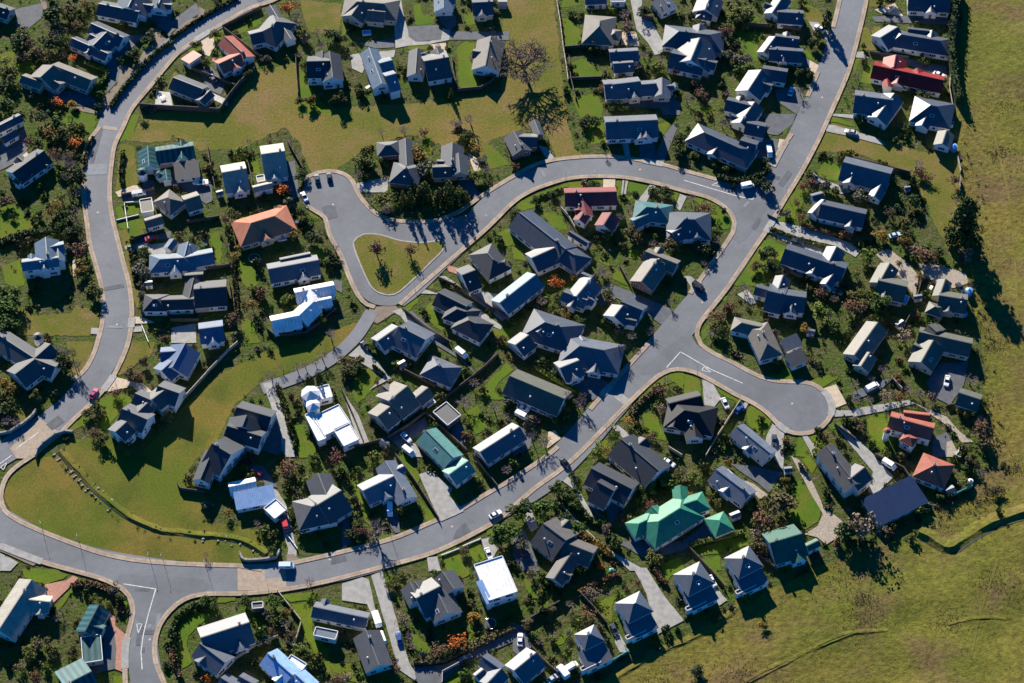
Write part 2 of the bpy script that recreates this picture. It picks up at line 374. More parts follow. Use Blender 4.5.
def wing_geo(W, roof, wall, mi):
    """adds roof planes (with thickness and pale edges) and walls"""
    k = W['k']; z = W['ze']
    if k == 'o':
        c, r = W['c'], W['r']; n = 8
        ring = lambda rr, zz: [(c.x+rr*math.cos(math.pi/4*j+.39), c.y+rr*math.sin(math.pi/4*j+.39), zz) for j in range(n)]
        b0, b1 = ring(r-.3, 0), ring(r-.3, z)
        wall.add(b0+b1, [(j, (j+1) % n, n+(j+1) % n, n+j) for j in range(n)])
        e0, e1 = ring(r, z-.25), ring(r, z)
        roof.add(e0+e1, [(j, (j+1) % n, n+(j+1) % n, n+j) for j in range(n)], 0)
        roof.add(e1+[(c.x, c.y, z+r*.5)], [(j, (j+1) % n, n) for j in range(n)], mi)
        return
    c, u, v, hl, hw = W['c'], W['u'], W['v'], W['hl'], W['hw']
    p = lambda a, b, zz: (c.x+u.x*a+v.x*b, c.y+u.y*a+v.y*b, zz)
    th = .22; ins = .4
    if k in 'fm':
        up = .9 if k == 'm' else .04          # mono-pitch falls towards +v
        za, zb = z+up, z-(.3 if k == 'm' else .04)
        top = [p(-hl,-hw,za), p(hl,-hw,za), p(hl,hw,zb), p(-hl,hw,zb)]; bot = [(x, y, q-th) for x, y, q in top]
        f = (0,1,2,3)
        roof.add(top, [f], mi, [slope_uv(top)])
        roof.add(top+bot, [(0,4,5,1), (1,5,6,2), (2,6,7,3), (3,7,4,0), (7,6,5,4)], 0)
        if k == 'f':                          # parapet rim
            for s1, s2 in (((-hl,-hw),(hl,-hw)), ((hl,-hw),(hl,hw)), ((hl,hw),(-hl,hw)), ((-hl,hw),(-hl,-hw))):
                a, b = Vector(p(*s1, z+.1)), Vector(p(*s2, z+.1)); d = b-a
                roof.box(((a+b)/2), (d.length+.18, .2, .42), math.atan2(d.y, d.x), 0)
        i2 = ins if k == 'm' else .12
        w = [p(-hl+i2,-hw+i2,0), p(hl-i2,-hw+i2,0), p(hl-i2,hw-i2,0), p(-hl+i2,hw-i2,0)]
        t = [(w[j][0], w[j][1], (za if j < 2 else zb)-th-.01) for j in range(4)]
        wall.add(w+t, [(0,1,5,4), (1,2,6,5), (2,3,7,6), (3,0,4,7)])
        return
    zr = z+W['rise']; rl = W['rl'] if k == 'h' else hl
    e = [p(-hl,-hw,z), p(hl,-hw,z), p(hl,hw,z), p(-hl,hw,z)]; r0, r1 = p(-rl,0,zr), p(rl,0,zr)
    A = [e[0], e[1], r1, r0]; B = [e[2], e[3], r0, r1]
    roof.add(A, [(0,1,2,3)], mi, [slope_uv(A)]); roof.add(B, [(0,1,2,3)], mi, [slope_uv(B)])
    lo = lambda q: (q[0], q[1], q[2]-th)
    if rl > .6: roof.box((c.x, c.y, zr+.02), (2*rl-.02, .34, .12), math.atan2(u.y, u.x), mi)
    if k == 'h':
        C, D = [e[1], e[2], r1], [e[3], e[0], r0]
        roof.add(C, [(0,1,2)], mi, [slope_uv(C)]); roof.add(D, [(0,1,2)], mi, [slope_uv(D)])
        roof.add(e+[lo(q) for q in e], [(0,4,5,1), (1,5,6,2), (2,6,7,3), (3,7,4,0), (7,6,5,4)], 0)
    else:
        V = [e[0], e[1], e[2], e[3], r0, r1]; V = V+[lo(q) for q in V]
        roof.add(V, [(0,6,7,1), (2,8,9,3), (1,7,11,5), (5,11,8,2), (3,9,10,4), (4,10,6,0), (6,10,11,7), (8,11,10,9)], 0)
    i2 = min(ins, hw*.3); tp = math.tan(PITCH)
    w = [p(-hl+i2,-hw+i2,0), p(hl-i2,-hw+i2,0), p(hl-i2,hw-i2,0), p(-hl+i2,hw-i2,0)]; zt = z+i2*tp-th-.02
    t = [(q[0], q[1], zt) for q in w]
    if k == 'h': wall.add(w+[(q[0], q[1], z-.05) for q in w], [(0,1,5,4), (1,2,6,5), (2,3,7,6), (3,0,4,7)])
    else:
        g0, g1 = p(-hl+i2,0,zr-th-.02), p(hl-i2,0,zr-th-.02)
        wall.add(w+t+[g0, g1], [(0,1,5,4), (1,2,6,9,5), (2,3,7,6), (3,0,4,8,7)])
def window_mesh(name, w, h, glassm='glass', bars=1):
    b = MB(); b.box((0,-.03,0), (w,.06,h), 0, 0); 
    n = bars+1; pw = (w-.12*(n+1))/n
    for j in range(n): b.box((-w/2+.12+pw/2+j*(pw+.12), -.065, 0), (pw, .02, h-.24), 0, 1)
    me = b.link(name, ['trim', glassm]); d = me.data; bpy.data.objects.remove(me); return d
WIN = [window_mesh('window', 1.7, 1.25), window_mesh('window', 2.4, 1.3, bars=2), window_mesh('window', 1.1, 1.2, bars=0)]
def panel_mesh(name, w, h, mat):
    b = MB(); b.box((0,-.03,0), (w,.08,h), 0, 0)
    for j in range(1, 4): b.box((0,-.08,-h/2+j*h/4), (w*.94,.02,.05), 0, 1)
    o = b.link(name, [mat, 'trim']); d = o.data; bpy.data.objects.remove(o); return d
GDOOR = panel_mesh('garage_door', 4.6, 2.1, 'door'); DOOR = panel_mesh('door', 1.0, 2.0, 'timber')
def vent_mesh():
    b = MB(); b.tube((0,0,-.3), (0,0,.6), .16, .16, 8, 0); b.tube((0,0,.6), (0,0,.8), .3, .08, 8, 0, True)
    o = b.link('roof_vent', ['plastic_white']); d = o.data; bpy.data.objects.remove(o); return d
VENT = vent_mesh()
def skylight_mesh():
    b = MB(); b.box((0,0,.04), (1.5,1.0,.12), 0, 0); b.box((0,0,.11), (1.2,.75,.03), 0, 1)
    o = b.link('skylight', ['trim', 'glass']); d = o.data; bpy.data.objects.remove(o); return d
SKY = skylight_mesh()
def place(name, data, parent, loc, rot=(0,0,0), scale=(1,1,1)):
    o = bpy.data.objects.new(name, data); COL.objects.link(o); o.parent = parent; o.location = loc; o.rotation_euler = rot; o.scale = scale; return o
def build_houses():
    for (ox, oy, s, key, extra, roofc, wallc, wings, eave) in HSPEC:
        Ws = [solve_wing(ox, oy, s, w, eave, i) for i, w in enumerate(wings)]
        if len(Ws) <= 4 and 'house' in key:
            for W in [w_ for w_ in Ws if w_['k'] in 'gh' and w_['rl'] > 3.6 and w_['hw'] > 2.6]:
                used = []
                for _ in range(2):
                    if R.random() > .42: continue
                    v_ = W['v'] if (W['v'].y < 0) == (R.random() < .62) else -W['v']; hw_ = min(2.5, W['hw']*R.uniform(.42, .6)); ext = W['hw']+R.uniform(.5, 1.6)
                    a_ = R.uniform(-.8, .8)*(W['rl']-hw_ if W['k'] == 'g' else W['rl']*.7); c_ = W['c']+W['u']*a_+v_*ext/2; uu = v_; vv = Vector((-uu.y, uu.x))
                    if any(abs(a_-b_) < 2*hw_+1.2 for b_ in used): continue
                    used.append(a_)
                    if any(X is not W and inpoly(*(W['c']+W['u']*a_+v_*ext), X['poly']) for X in Ws): continue
                    Ws.append(dict(k='g', c=c_, u=uu, v=vv, hl=ext/2, rl=ext/2, hw=hw_, ze=W['ze']+.033, rise=hw_*math.tan(PITCH), poly=[c_+uu*p_*ext/2+vv*q_*hw_ for p_, q_ in ((-1,-1),(1,-1),(1,1),(-1,1))]))
        cx = sum(W['c'].x for W in Ws)/len(Ws); cy = sum(W['c'].y for W in Ws)/len(Ws); loc = (cx, cy, 0)
        small = len(Ws) == 1 and Ws[0]['hl']*Ws[0]['hw'] < 26
        nm = 'garage' if 'garage' in key and small else 'shed' if ('shed' in key or 'hut' in key) else 'workshop' if 'workshop' in key else 'house'
        lab = key
        for bit in (extra.split(', ') if extra else []):
            if len((lab+' '+bit).split()) <= 16: lab += ', '+bit
        root = empty(nm, loc, 0, lab, nm)
        rm = MB(); wm = MB(); mats = ['trim']
        for W, w in zip(Ws, list(wings)+[()]*20):
            rc = (w[7] if len(w) > 7 else roofc).replace('shade blue', 'shade_blue')
            if 'roof_'+rc not in mats: mats.append('roof_'+rc)
            wing_geo(W, rm, wm, mats.index('roof_'+rc))
        rm.link('roof', mats, root, loc, uv=True); wm.link('wall', ['wall_'+wallc], root, loc)
        def free(q, skip):
            return all(j == skip or not inpoly(q.x, q.y, W['poly']) for j, W in enumerate(Ws))
        cand = []
        for j, W in enumerate(Ws):
            if W['k'] == 'o': continue
            i2 = .12 if W['k'] == 'f' else min(.4, W['hw']*.3)
            for nrm, tan, half, dist in ((-W['v'], W['u'], W['hl'], W['hw']-i2), (W['v'], -W['u'], W['hl'], W['hw']-i2), (W['u'], W['v'], W['hw'], W['hl']-i2), (-W['u'], -W['v'], W['hw'], W['hl']-i2)):
                n = int((half*2-1.2)//3.1)
                for q in range(n):
                    t = -half+.6+(2*half-1.2)*(q+.5)/n
                    p = W['c']+nrm*dist+tan*t
                    if free(p+nrm*.4, j): cand.append((nrm.y, p, nrm, W['ze'], j))
        cand.sort(key=lambda a: a[0])
        low = [a for a in cand if a[0] < .45]
        up = [a for a in cand if a[0] >= .45]
        R.shuffle(up)
        sel = low[:9]+up[:3]; first = True
        for i, (ny, p, nrm, ze, j) in enumerate(sel):
            rz = math.atan2(nrm.y, nrm.x)+math.pi/2
            q = Vector((p.x-cx, p.y-cy))
            if nm == 'garage' or (i == 5 and nm == 'house'):
                if first: place('garage_door', GDOOR, root, (q.x, q.y, 1.06), (0,0,rz)); first = False; continue
            if i == 2: place('door', DOOR, root, (q.x, q.y, 1.02), (0,0,rz)); continue
            if nm == 'shed' and i > 1: break
            place('window', R.choice(WIN), root, (q.x, q.y, 1.45), (0,0,rz))
            if ze > 3.9: place('window', R.choice(WIN), root, (q.x, q.y, ze-1.1), (0,0,rz))
        # things on the roof
        for W in Ws:
            if W['k'] not in 'gh' or W['hw'] < 2.6: continue
            u, v = W['u'], W['v']
            if v.y > 0: v = -v
            sl = PITCH; rzz = math.atan2(u.y, u.x)
            if R.random() < .55:
                a = R.uniform(-.6, .6)*W.get('rl', W['hl']); b = R.uniform(.25, .7)*W['hw']
                q = W['c']+u*a+v*b
                place('roof_vent', VENT, root, (q.x-cx, q.y-cy, W['ze']+W['rise']-b*math.tan(sl)))
            if R.random() < .22 and W['hl'] > 4:
                a = R.uniform(-.5, .5)*W.get('rl', W['hl']); b = .5*W['hw']; q = W['c']+u*a+v*b
                tilt = -sl if (Vector((-u.y, u.x))-v).length < .1 else sl
                place('skylight', SKY, root, (q.x-cx, q.y-cy, W['ze']+W['rise']-b*math.tan(sl)), (tilt, 0, rzz))
        big = max(Ws, key=lambda W: W['hl']*W['hw'] if W['k'] in 'gh' else 0)
        if big['k'] in 'gh' and nm == 'house' and R.random() < .6:
            a = R.choice((-.55, .6))*big.get('rl', big['hl']); q = big['c']+big['u']*a+big['v']*.25
            b = MB(); zt = big['ze']+big['rise']
            b.box((0,0,zt-.4), (.75,.75,2.2), math.atan2(big['u'].y, big['u'].x), 0); b.box((0,0,zt+.76), (.95,.95,.12), math.atan2(big['u'].y, big['u'].x), 1)
            b.tube((0,0,zt+.8), (0,0,zt+1.2), .16, .16, 8, 2, True)
            ch = b.link('chimney', [R.choice(['brick', 'wall_white', 'wall_grey']), 'stone', 'dark'], root); ch.location = (q.x-cx, q.y-cy, 0)
        HOUSES.append(dict(key=SHORT.get(key, key), root=root, c=Vector((cx, cy)), polys=[[(q.x, q.y) for q in W['poly']] for W in Ws], Ws=Ws, name=nm))
# houses: H(col,row,scale,key,extra,roof,wall,[wings])
H(0,0,6,'navy H-plan house below the top left garage house','white walls, two parallel gables joined in the middle','pale','white',[
 ('g',430,226,648,320,510,316),('g',545,138,740,224,700,280),('g',638,190,555,272,612,160)])
H(0,0,6,'brown multi-gabled house with a forecourt hedge','slate and taupe roof, paved forecourt in shade','taupe','cream',[
 ('g',310,385,548,478,505,540),('g',320,388,240,462,192,445),('g',130,450,255,492,130,500)])
H(0,0,6,'long navy house at the top left frame edge','white gable end facing the dark driveway','pale','white',[
 ('g',590,20,832,68,700,115),('g',765,42,810,-50,700,14)])
H(0,0,6,'small gabled house cut by the top edge at the cream verge','navy roof with pale rim','pale','white',[
 ('g',942,44,972,-40,900,42)])
H(0,0,6,'dark house in the top left corner','beside a shaded dark car park','slate','cream',[
 ('g',-60,20,62,62,70,130)])
H(1,0,6,'red-roofed T-shaped house inside the upper left bend','white gable wall facing down, red brick driveway','red','white',[
 ('g',322,216,455,340,505,338),('g',415,322,283,382,345,432)])
H(1,0,6,'little red-roofed garage on the kerb of the upper left bend','beside a pale drive','red','white',[
 ('m',110,392,186,340,38,362)])
H(1,0,6,'grey-roofed house with a blank dark boundary wall below','inside the upper left bend','grey','cream',[
 ('g',12,462,192,532,150,598),('g',232,540,170,600,225,610)])
H(1,0,6,'blue-grey hipped house beside the rust-orange bush','with a low wing and terrace','grey','white',[
 ('g',592,30,718,232,756,243),('h',628,128,600,160,700,205),('g',470,205,548,186,490,272)])
H(1,0,6,'L-shaped slate house on the left of the green strip','white gable facing the grass, lone round bush below it','slate','white',[
 ('g',948,306,968,462,905,496),('g',812,366,950,363,815,470)],eave=4.2)
H(2,0,6,'taupe multi-hipped house with the tiny blue pool','at the top edge beside the bending lane','taupe','cream',[
 ('h',90,8,250,20,240,120),('g',112,10,55,90,15,70),('g',150,60,260,70,225,135)])
H(2,0,6,'long steel-blue roofed house above the green strip','with two short side wings to the right','steel','white',[
 ('g',160,284,238,500,100,300),('g',225,378,302,358,300,440),('g',258,456,325,438,330,545)],eave=4.2)
H(2,0,6,'dark grey house with the square cream driveway','patio roof on its upper left','grey','white',[
 ('g',490,366,640,340,640,468),('g',450,286,438,440,400,300),('h',470,320,490,318,500,345)])
H(2,0,6,'brown gabled house with two white round-topped dormers','standing alone beside a hedged lawn','taupe','white',[
 ('g',892,214,858,392,778,400)])
H(2,0,6,'low brown house at the top edge above the hedged lawn','lit strip of roof, yellow bush below','pale','cream',[
 ('g',780,14,905,8,900,90)])
H(2,0,6,'blue garage house at the top edge on the lane fork','blue shaded forecourt','steel','white',[
 ('g',605,-50,608,46,550,30)])
H(3,0,6,'taupe hipped house beside the long pale fence','green lawn on its left','taupe','cream',[
 ('h',520,124,516,158,425,140),('h',612,186,608,196,566,214)])
H(3,0,6,'pale-roofed terraced block with two lit roof ridges','first above the white-edged lawn house','white','white',[
 ('g',578,312,752,302,740,368),('g',600,380,722,372,720,432)])
H(3,0,6,'white-edged long house with a taupe garage wing','lawn on its left, curving shaded drive below','white','cream',[
 ('g',590,505,765,485,760,580),('g',760,506,860,498,850,572),('g',892,462,892,562,835,556),('g',545,505,600,500,600,592)])
Q(512,0,4,'large star-shaped navy house at the end of the lane','broad hipped wings with pale north faces','pale','white',[
 ('h',668,124,790,138,690,197),('g',752,150,715,240,830,190),('g',635,210,775,240,700,290)])
H(3,0,6,'flat white-roofed house at the top edge left of the lane','','white','white',[
 ('f',585,-30,670,-30,670,12),('g',430,-20,560,-25,560,25)])
H(3,0,6,'white gabled cottage at the top edge right of the lane','','pale','white',[
 ('g',880,-30,940,42,842,36)])
H(4,0,6,'navy house with a dark boxy bay at the top','standing left of the white ball bush','pale','white',[
 ('g',165,-40,128,55,60,42),('h',120,70,130,72,140,125)])
H(4,0,6,'navy double-gabled house at the top edge by the main road','pale curved driveway at its right','pale','white',[
 ('g',600,-30,528,76,470,92),('g',560,70,718,80,700,150)])
H(4,0,6,'navy house with three pale ridges and a striped porch','second house down the upper main road','pale','white',[
 ('g',545,214,690,234,690,290),('g',510,294,716,308,690,378),('g',550,216,478,310,452,290)])
H(4,0,6,'navy L-shaped house with a silver car outside','third house down the upper main road','pale','white',[
 ('g',465,416,384,540,335,498),('g',470,408,620,430,620,500)])
H(5,0,6,'dark navy house at the top edge beside the paddock','right of the main road','pale','white',[
 ('g',330,-20,585,-8,540,76)])
H(5,0,6,'dark hipped house with pale lit eaves beside the paddock','row of white window bays','pale','white',[
 ('h',290,205,520,243,350,300),('g',330,172,460,186,470,228),('g',270,160,165,225,160,180)])
H(5,0,6,'bright red-roofed house beside the paddock','two small red front gables and a dormer','brightred','white',[
 ('g',122,388,545,480,450,545),('g',258,326,245,400,182,348),('g',385,406,398,460,345,440),('g',205,470,212,515,175,505)])
Q(512,0,4,'navy corner house below the bright red house','pale eaves, casting a long shadow onto the verge','white','white',[
 ('g',1372,380,1525,400,1500,470),('g',1530,372,1460,468,1500,500)],)
Q(512,0,4,'navy hipped house left of the water tank shed','','pale','white',[
 ('h',1675,420,1700,425,1710,510),('g',1676,425,1640,500,1610,505)])
H(5,1,6,'small taupe shed with a round blue water tank','against the paddock fence','taupe','white',[
 ('g',562,94,535,176,485,168)])
# row 1
Q(0,0,4,'pale blue building on the left edge below the woods','cream upper roof, lower awning','pale','white',[
 ('g',-40,520,82,458,108,478),('m',5,560,65,524,75,540)])
H(0,1,6,'dark house with three white dormer ridges and a patio','in deep shade beside reddish trees','slate','white',[
 ('g',72,352,262,218,320,290),('g',220,290,285,306,270,330),('g',150,345,190,360,175,382),('g',88,386,124,405,110,425)])
H(0,1,6,'teal-roofed house with a turret on the left road','dark walled court behind','teal','white',[
 ('g',930,222,1160,188,1010,292),('g',1082,158,1088,268,1036,262),('g',884,190,892,310,828,270),('o',850,345,36,0,0,0),('h',948,350,954,356,950,388),('m',1040,300,1190,282,1060,388,'charcoal'),('g',990,330,1000,392,968,370)])
Q(0,228,4,'white-walled house with a taupe pyramid roof and boat','white edging and path, two clipped lawns','taupe','white',[
 ('h',672,-123,680,-117,640,-80),('g',735,-112,798,-132,815,-80),('f',558,-112,606,-120,568,-60),('g',580,-28,648,-48,650,-15)])
H(1,1,6,'left one of two cream-edged blocks above the orange house','square navy shaded roof','cream','white',[
 ('g',304,350,452,324,400,466)])
H(1,1,6,'right one of two cream-edged blocks above the orange house','navy shaded roof, orange bush at its corner','cream','white',[
 ('g',540,240,682,220,580,392),('f',510,372,556,364,514,410),('g',490,440,606,412,602,448)])
H(2,1,6,'slate pyramid-roofed house above the round shrubs','left house over the middle bend','grey','brick',[
 ('h',262,186,288,184,180,258),('g',378,142,386,308,338,200),('h',372,328,388,330,285,412)])
H(2,1,6,'grey gabled house with a blue drive to the bend','right house over the middle bend','grey','cream',[
 ('g',660,168,655,306,592,240),('g',695,232,706,348,765,348),('g',540,318,660,314,540,384)])
Q(256,0,4,'grey house on the green strip by the lone bare tree','white deck on its left','grey','brick',[
 ('g',1030,524,1066,596,988,548),('g',1050,546,1126,548,1120,590),('g',1112,478,1134,536,1096,500)])
H(3,1,6,'long white-edged house above the middle bend','front gable and paved front path','white','white',[
 ('g',552,48,868,34,840,142),('g',788,50,800,134,752,150)])
H(3,1,6,'maroon L-shaped house under the middle bend','cream driveway, pinkish lit roof faces','maroon','white',[
 ('g',308,472,622,464,640,548),('g',408,478,436,600,482,612),('g',432,575,395,632,372,610),('g',590,588,542,664,512,625)])
H(3,1,6,'pale green hipped house under the middle bend','right of the maroon house','palegreen','white',[
 ('h',800,555,880,565,860,650),('g',830,590,720,640,770,672)])
Q(512,171,4,'white-walled navy hipped house inside the right corner','by the T-junction with the main road','pale','white',[
 ('h',690,192,730,193,722,274),('g',712,208,640,248,650,296),('g',735,205,742,262,770,250)])
Q(512,0,4,'white-walled navy house above the T-junction','dark drive onto the main road','pale','white',[
 ('g',858,398,965,424,845,442),('g',972,406,914,490,880,484),('g',935,490,1016,506,1000,552)])
H(4,1,6,'navy long roofed house above the T-junction hedge','stepped pale ridges','pale','white',[
 ('h',120,108,340,206,260,278),('g',335,155,436,184,396,256)])
Q(768,171,4,'dark house with a bent pale eave and red shrubs','right of the main road, long shared drive','pale','white',[
 ('g',212,132,392,172,330,218),('g',226,114,178,168,200,182),('g',176,100,222,88,228,112)])
H(5,1,6,'navy house with a pale triangular gable near the paddock','below the empty corner lot','white','white',[
 ('g',-60,286,228,358,100,445),('g',186,384,128,492,84,500)])
H(0,2,6,'two-storey white house left of the left road','blue-grey roofs, deep shadow on its lawn','steel','white',[
 ('g',272,54,282,185,206,100),('g',128,205,350,176,230,248),('g',300,112,382,96,390,150),('g',345,120,352,190,388,180)],eave=5)
Q(0,171,4,'blue-grey hipped house with a patio table','second house down the right side of the left road','steel','white',[
 ('h',640,352,735,346,620,408),('g',735,346,852,324,858,372),('g',752,282,736,342,790,320),('g',695,270,668,306,664,290)])
H(1,2,6,'dark hipped house with a pale N-facing link roof','third house down the right side of the left road','slate','white',[
 ('g',-60,430,135,424,50,492),('g',135,366,330,350,300,470),('g',135,298,104,430,70,395),('g',80,284,192,276,190,320),('h',-105,425,-85,425,-120,500)])
H(1,1,6,'orange tiled hipped house','beside the orange bush, above the white V house','orange','cream',[
 ('h',480,652,620,610,575,750),('g',650,545,695,640,700,610),('g',505,625,605,603,612,640)])
H(1,2,6,'long white-ridged house with two stepped ridges','just above the white V-shaped house','white','white',[
 ('g',580,246,884,190,900,280),('g',652,190,836,152,660,222)])
H(1,2,6,'white V-shaped house','bent white roof, beside the lane to the grass triangle','brightwhite','white',[
 ('g',598,556,775,520,700,614),('g',762,526,852,440,845,560),('g',846,442,962,418,968,466),('g',740,386,978,340,985,404),('g',830,368,852,440,786,455)])
H(2,2,6,'dark slate hipped house with a concrete drive','just below the grass triangle road','slate','white',[
 ('g',575,384,745,468,600,492),('h',690,484,740,500,650,560),('h',760,550,800,570,730,640)])
H(2,2,6,'dark house with a grey-green pyramid roof top','right of the grass triangle','slate','white',[
 ('h',872,150,905,190,818,238),('g',718,282,800,250,826,362),('g',905,200,975,205,960,260)])
H(3,2,6,'teal-blue roofed house by the rust-red tree','one simple gable with two dark roof vents','tealblue','white',[
 ('g',-80,448,138,278,188,352)])
Q(512,171,4,'huge navy winged house on the bend','several pale-edged wings, patio courtyard','pale','white',[
 ('g',30,165,215,312,30,262),('g',228,240,305,288,330,305),('g',78,348,172,306,140,390),('h',205,305,250,335,240,400)])
H(3,2,6,'navy house with a white upper slope and side wing','between the rust-red tree and the pale bare tree','white','white',[
 ('g',472,298,380,408,548,345),('g',300,380,445,432,420,486),('g',408,270,470,296,395,300)])
H(3,2,6,'navy house with a bay terrace beside the main road','lit west slope, brown drive','pale','white',[
 ('g',648,438,778,492,745,570),('g',660,462,606,530,528,536),('g',665,540,740,556,730,590)])
H(3,2,6,'brick house with a taupe cross gable and skylights','above the pale bare tree','taupe','brick',[
 ('g',792,138,984,214,930,262),('g',866,184,768,320,706,306)])
H(4,2,6,'long navy house with a white garage roof','below the concrete drive off the main road','pale','white',[
 ('g',605,122,968,242,720,262),('g',915,108,862,214,820,178),('g',908,254,850,335,832,306)])
H(4,2,6,'blue and navy house with four pale ridges','below the round yellow bush lawn','pale','white',[
 ('g',428,350,505,372,450,410),('g',500,374,606,398,560,516),('g',600,398,732,416,690,508),('g',596,280,566,362,528,335)])
H(5,2,6,'sage-roofed L house with a gravel court on its right','left one of two near-twin houses','sage','cream',[
 ('g',222,208,158,325,112,296),('g',150,312,325,352,278,446)])
H(5,2,6,'sage-roofed L house nearest the tall dark conifer','right one of two near-twin houses','sage','cream',[
 ('g',555,302,520,402,482,380),('g',515,402,688,430,650,514),('h',490,470,505,475,500,530)])
H(0,3,6,'navy many-ridged house with a round white-rimmed turret','left of the left road, tree shadows beside','grey','white',[
 ('g',-30,-58,206,95,-40,40),('g',302,10,206,95,370,60),('g',206,98,332,147,290,215),('g',208,100,88,192,190,250),('o',225,-34,32,0,0,0)])
H(0,2,6,'navy house of three stepped gables','inside the bend above the stream, green lawn beside it','grey','white',[
 ('g',945,943,1076,989,1040,1068),('g',980,972,910,1025,985,1075),('g',810,988,912,1032,800,1060),('g',882,1045,818,1108,900,1118),('g',732,1080,885,1146,840,1226),('g',758,1158,690,1220,757,1275)],eave=4.2)
Q(0,228,4,'bright blue sprawling house with a taupe roof panel','where the lower green strip begins','steelblue','white',[
 ('g',740,461,688,558,800,505),('g',640,496,725,490,630,545),('g',690,530,645,570,690,610),('g',794,404,892,391,884,456)])
H(1,3,6,'slate-roofed house with one white triangular roof face','beside the gravel drive from the lane','slate','white',[
 ('g',392,388,602,448,545,530),('g',452,436,425,505,345,470),('g',335,500,545,565,500,635)],eave=4.2)
Q(256,342,4,'white flat-roofed modern house with a rounded end','three pencil cypresses at its door','brightwhite','brightwhite',[
 ('f',182,198,290,170,205,245),('f',225,300,330,250,300,362),('f',196,292,228,280,242,400),('f',310,350,372,322,345,420),('o',228,252,30,0,0,0),('o',218,206,40,0,0,0)],eave=3.6)
H(2,3,6,'navy square-hipped house with a pale north face','beside the parked van on its drive','white','white',[
 ('h',572,138,612,154,655,275),('g',560,100,560,165,520,120)])
H(2,3,6,'white-edged navy L house by the lane corner','courtyard on its lower side','white','white',[
 ('g',342,-96,500,-15,428,88),('g',338,-94,212,-6,262,52)])
H(2,3,6,'taupe stepped-roof house by the dark shrub bed','below the concrete drive, chimney on the roof','taupe','cream',[
 ('g',392,262,280,352,395,440),('g',516,272,440,334,505,365),('g',290,384,212,446,292,518)])
H(2,3,6,'plain grey shed','beside the bare grey tree','grey','timber',[
 ('f',545,420,625,360,632,500)])
Q(256,342,4,'sea-green gabled house','with a pale-topped lower wing and long drive','seagreen','white',[
 ('g',680,352,790,462,640,395),('g',772,530,850,474,805,572)])
H(3,3,6,'large sage-roofed house along the main road','dark yard with white vehicles','sage','white',[
 ('g',-20,200,308,338,-98,296)])
Q(256,342,4,'white-strip roofed house with a yellow timber deck','beside the plain lawn square','white','white',[
 ('g',896,440,1055,338,940,482)])
H(3,2,6,'navy house with a pale pyramid gable','below the teal-blue house','pale','white',[
 ('h',192,562,285,592,222,715),('g',205,568,150,622,112,590),('g',95,640,15,700,60,775)])
H(3,3,6,'navy house facing the shaded blue forecourt','left side of the main road, pale north faces','white','white',[
 ('h',400,22,545,48,480,168),('g',398,108,280,156,370,225),('h',420,-12,430,-8,370,20)])
Q(256,342,4,'black-roofed corner house with a ring patio','concrete apron, large dark lot','black','white',[
 ('g',1652,246,1782,214,1690,290),('h',1714,272,1770,282,1735,362),('g',1692,262,1668,338,1646,316),('g',1745,290,1758,378,1790,360)])
H(4,2,6,'taupe house with two pyramids and a blue courtyard','on the corner above the teardrop turning circle','taupe','white',[
 ('h',345,566,450,590,245,608),('h',462,612,500,692,398,684),('m',570,682,672,638,612,742,'white'),('m',600,770,700,728,632,842,'grey')])
H(5,3,6,'olive-roofed house around a large blue forecourt','against the paddock, right of the cul-de-sac trees','sage','cream',[
 ('g',482,-12,408,120,298,168),('g',395,-62,715,10,640,80),('g',452,-104,500,-62,380,-30)])
H(5,3,6,'sage garage beside the blue forecourt','','sage','cream',[
 ('g',635,302,766,344,612,378)])
Q(768,342,4,'cream-edged dark house with a round paved patio','right of the turning circle lawn','taupe','cream',[
 ('g',440,-80,345,52,304,40),('g',408,40,372,96,345,82)])
H(5,3,6,'terracotta-roofed house with a turret','beside the paddock, white walls','terracotta','white',[
 ('g',222,444,485,516,440,584),('g',305,422,462,440,462,478),('h',330,566,345,574,390,650),('o',205,530,24,0,0,0)],eave=4)
H(5,3,6,'terracotta pyramid-roofed garage','below the turreted house','terracotta','white',[
 ('h',486,738,496,742,520,872)])
H4=680
Q(0,342,4,'dark house on the lower green strip with a pale patio','','slate','white',[
 ('g',848,404,925,450,905,555),('g',850,428,800,548,782,522)],eave=4.2)
H(1,4,6,'white house with blue-shaded roof above the stream culvert','long grey drive at its right','brightwhite','white',[
 ('g',345,184,508,150,515,206),('m',372,226,610,178,390,322,'shade blue'),('f',555,314,628,258,652,352)])  # blue slope: sky-lit shade of a white roof painted in
H(1,4,6,'dark grey twin-gabled house above the long road shadow','left of the pale blue house','grey','white',[
 ('g',880,102,938,252,992,190),('h',845,302,872,296,798,440),('g',880,290,1020,205,985,390)])
H(2,4,6,'pale blue-grey house with a white van in the drive','bare tree at its kerb','bluegrey','white',[
 ('g',258,28,392,250,452,242),('g',125,208,312,118,165,296)])
Q(256,512,4,'white cube house above the shaded lower drive','white flat roof, blue shaded side, clipped lawns','brightwhite','white',[
 ('f',872,212,985,176,962,345),('m',880,285,905,275,935,362,'shade blue')],eave=5)  # blue piece: the shaded side given as colour
Q(256,512,4,'grey multi-winged house by the flame-orange bush','dark courtyard on its lower left','grey','white',[
 ('g',616,282,650,348,578,312),('g',640,345,738,296,715,410),('g',722,312,768,405,832,412),('g',745,238,792,308,700,276)])
Q(256,512,4,'long grey house with a wide concrete forecourt','white-topped long wing and a pale rear wing','white','white',[
 ('g',228,378,447,424,440,468),('g',440,472,492,612,406,556,'grey'),('f',240,460,328,478,320,512,'steel')])
H(1,5,6,'navy house behind the curved corner hedge','two pale roof faces, terrace box','white','white',[
 ('g',178,412,470,318,330,500),('g',172,442,325,560,118,520)])
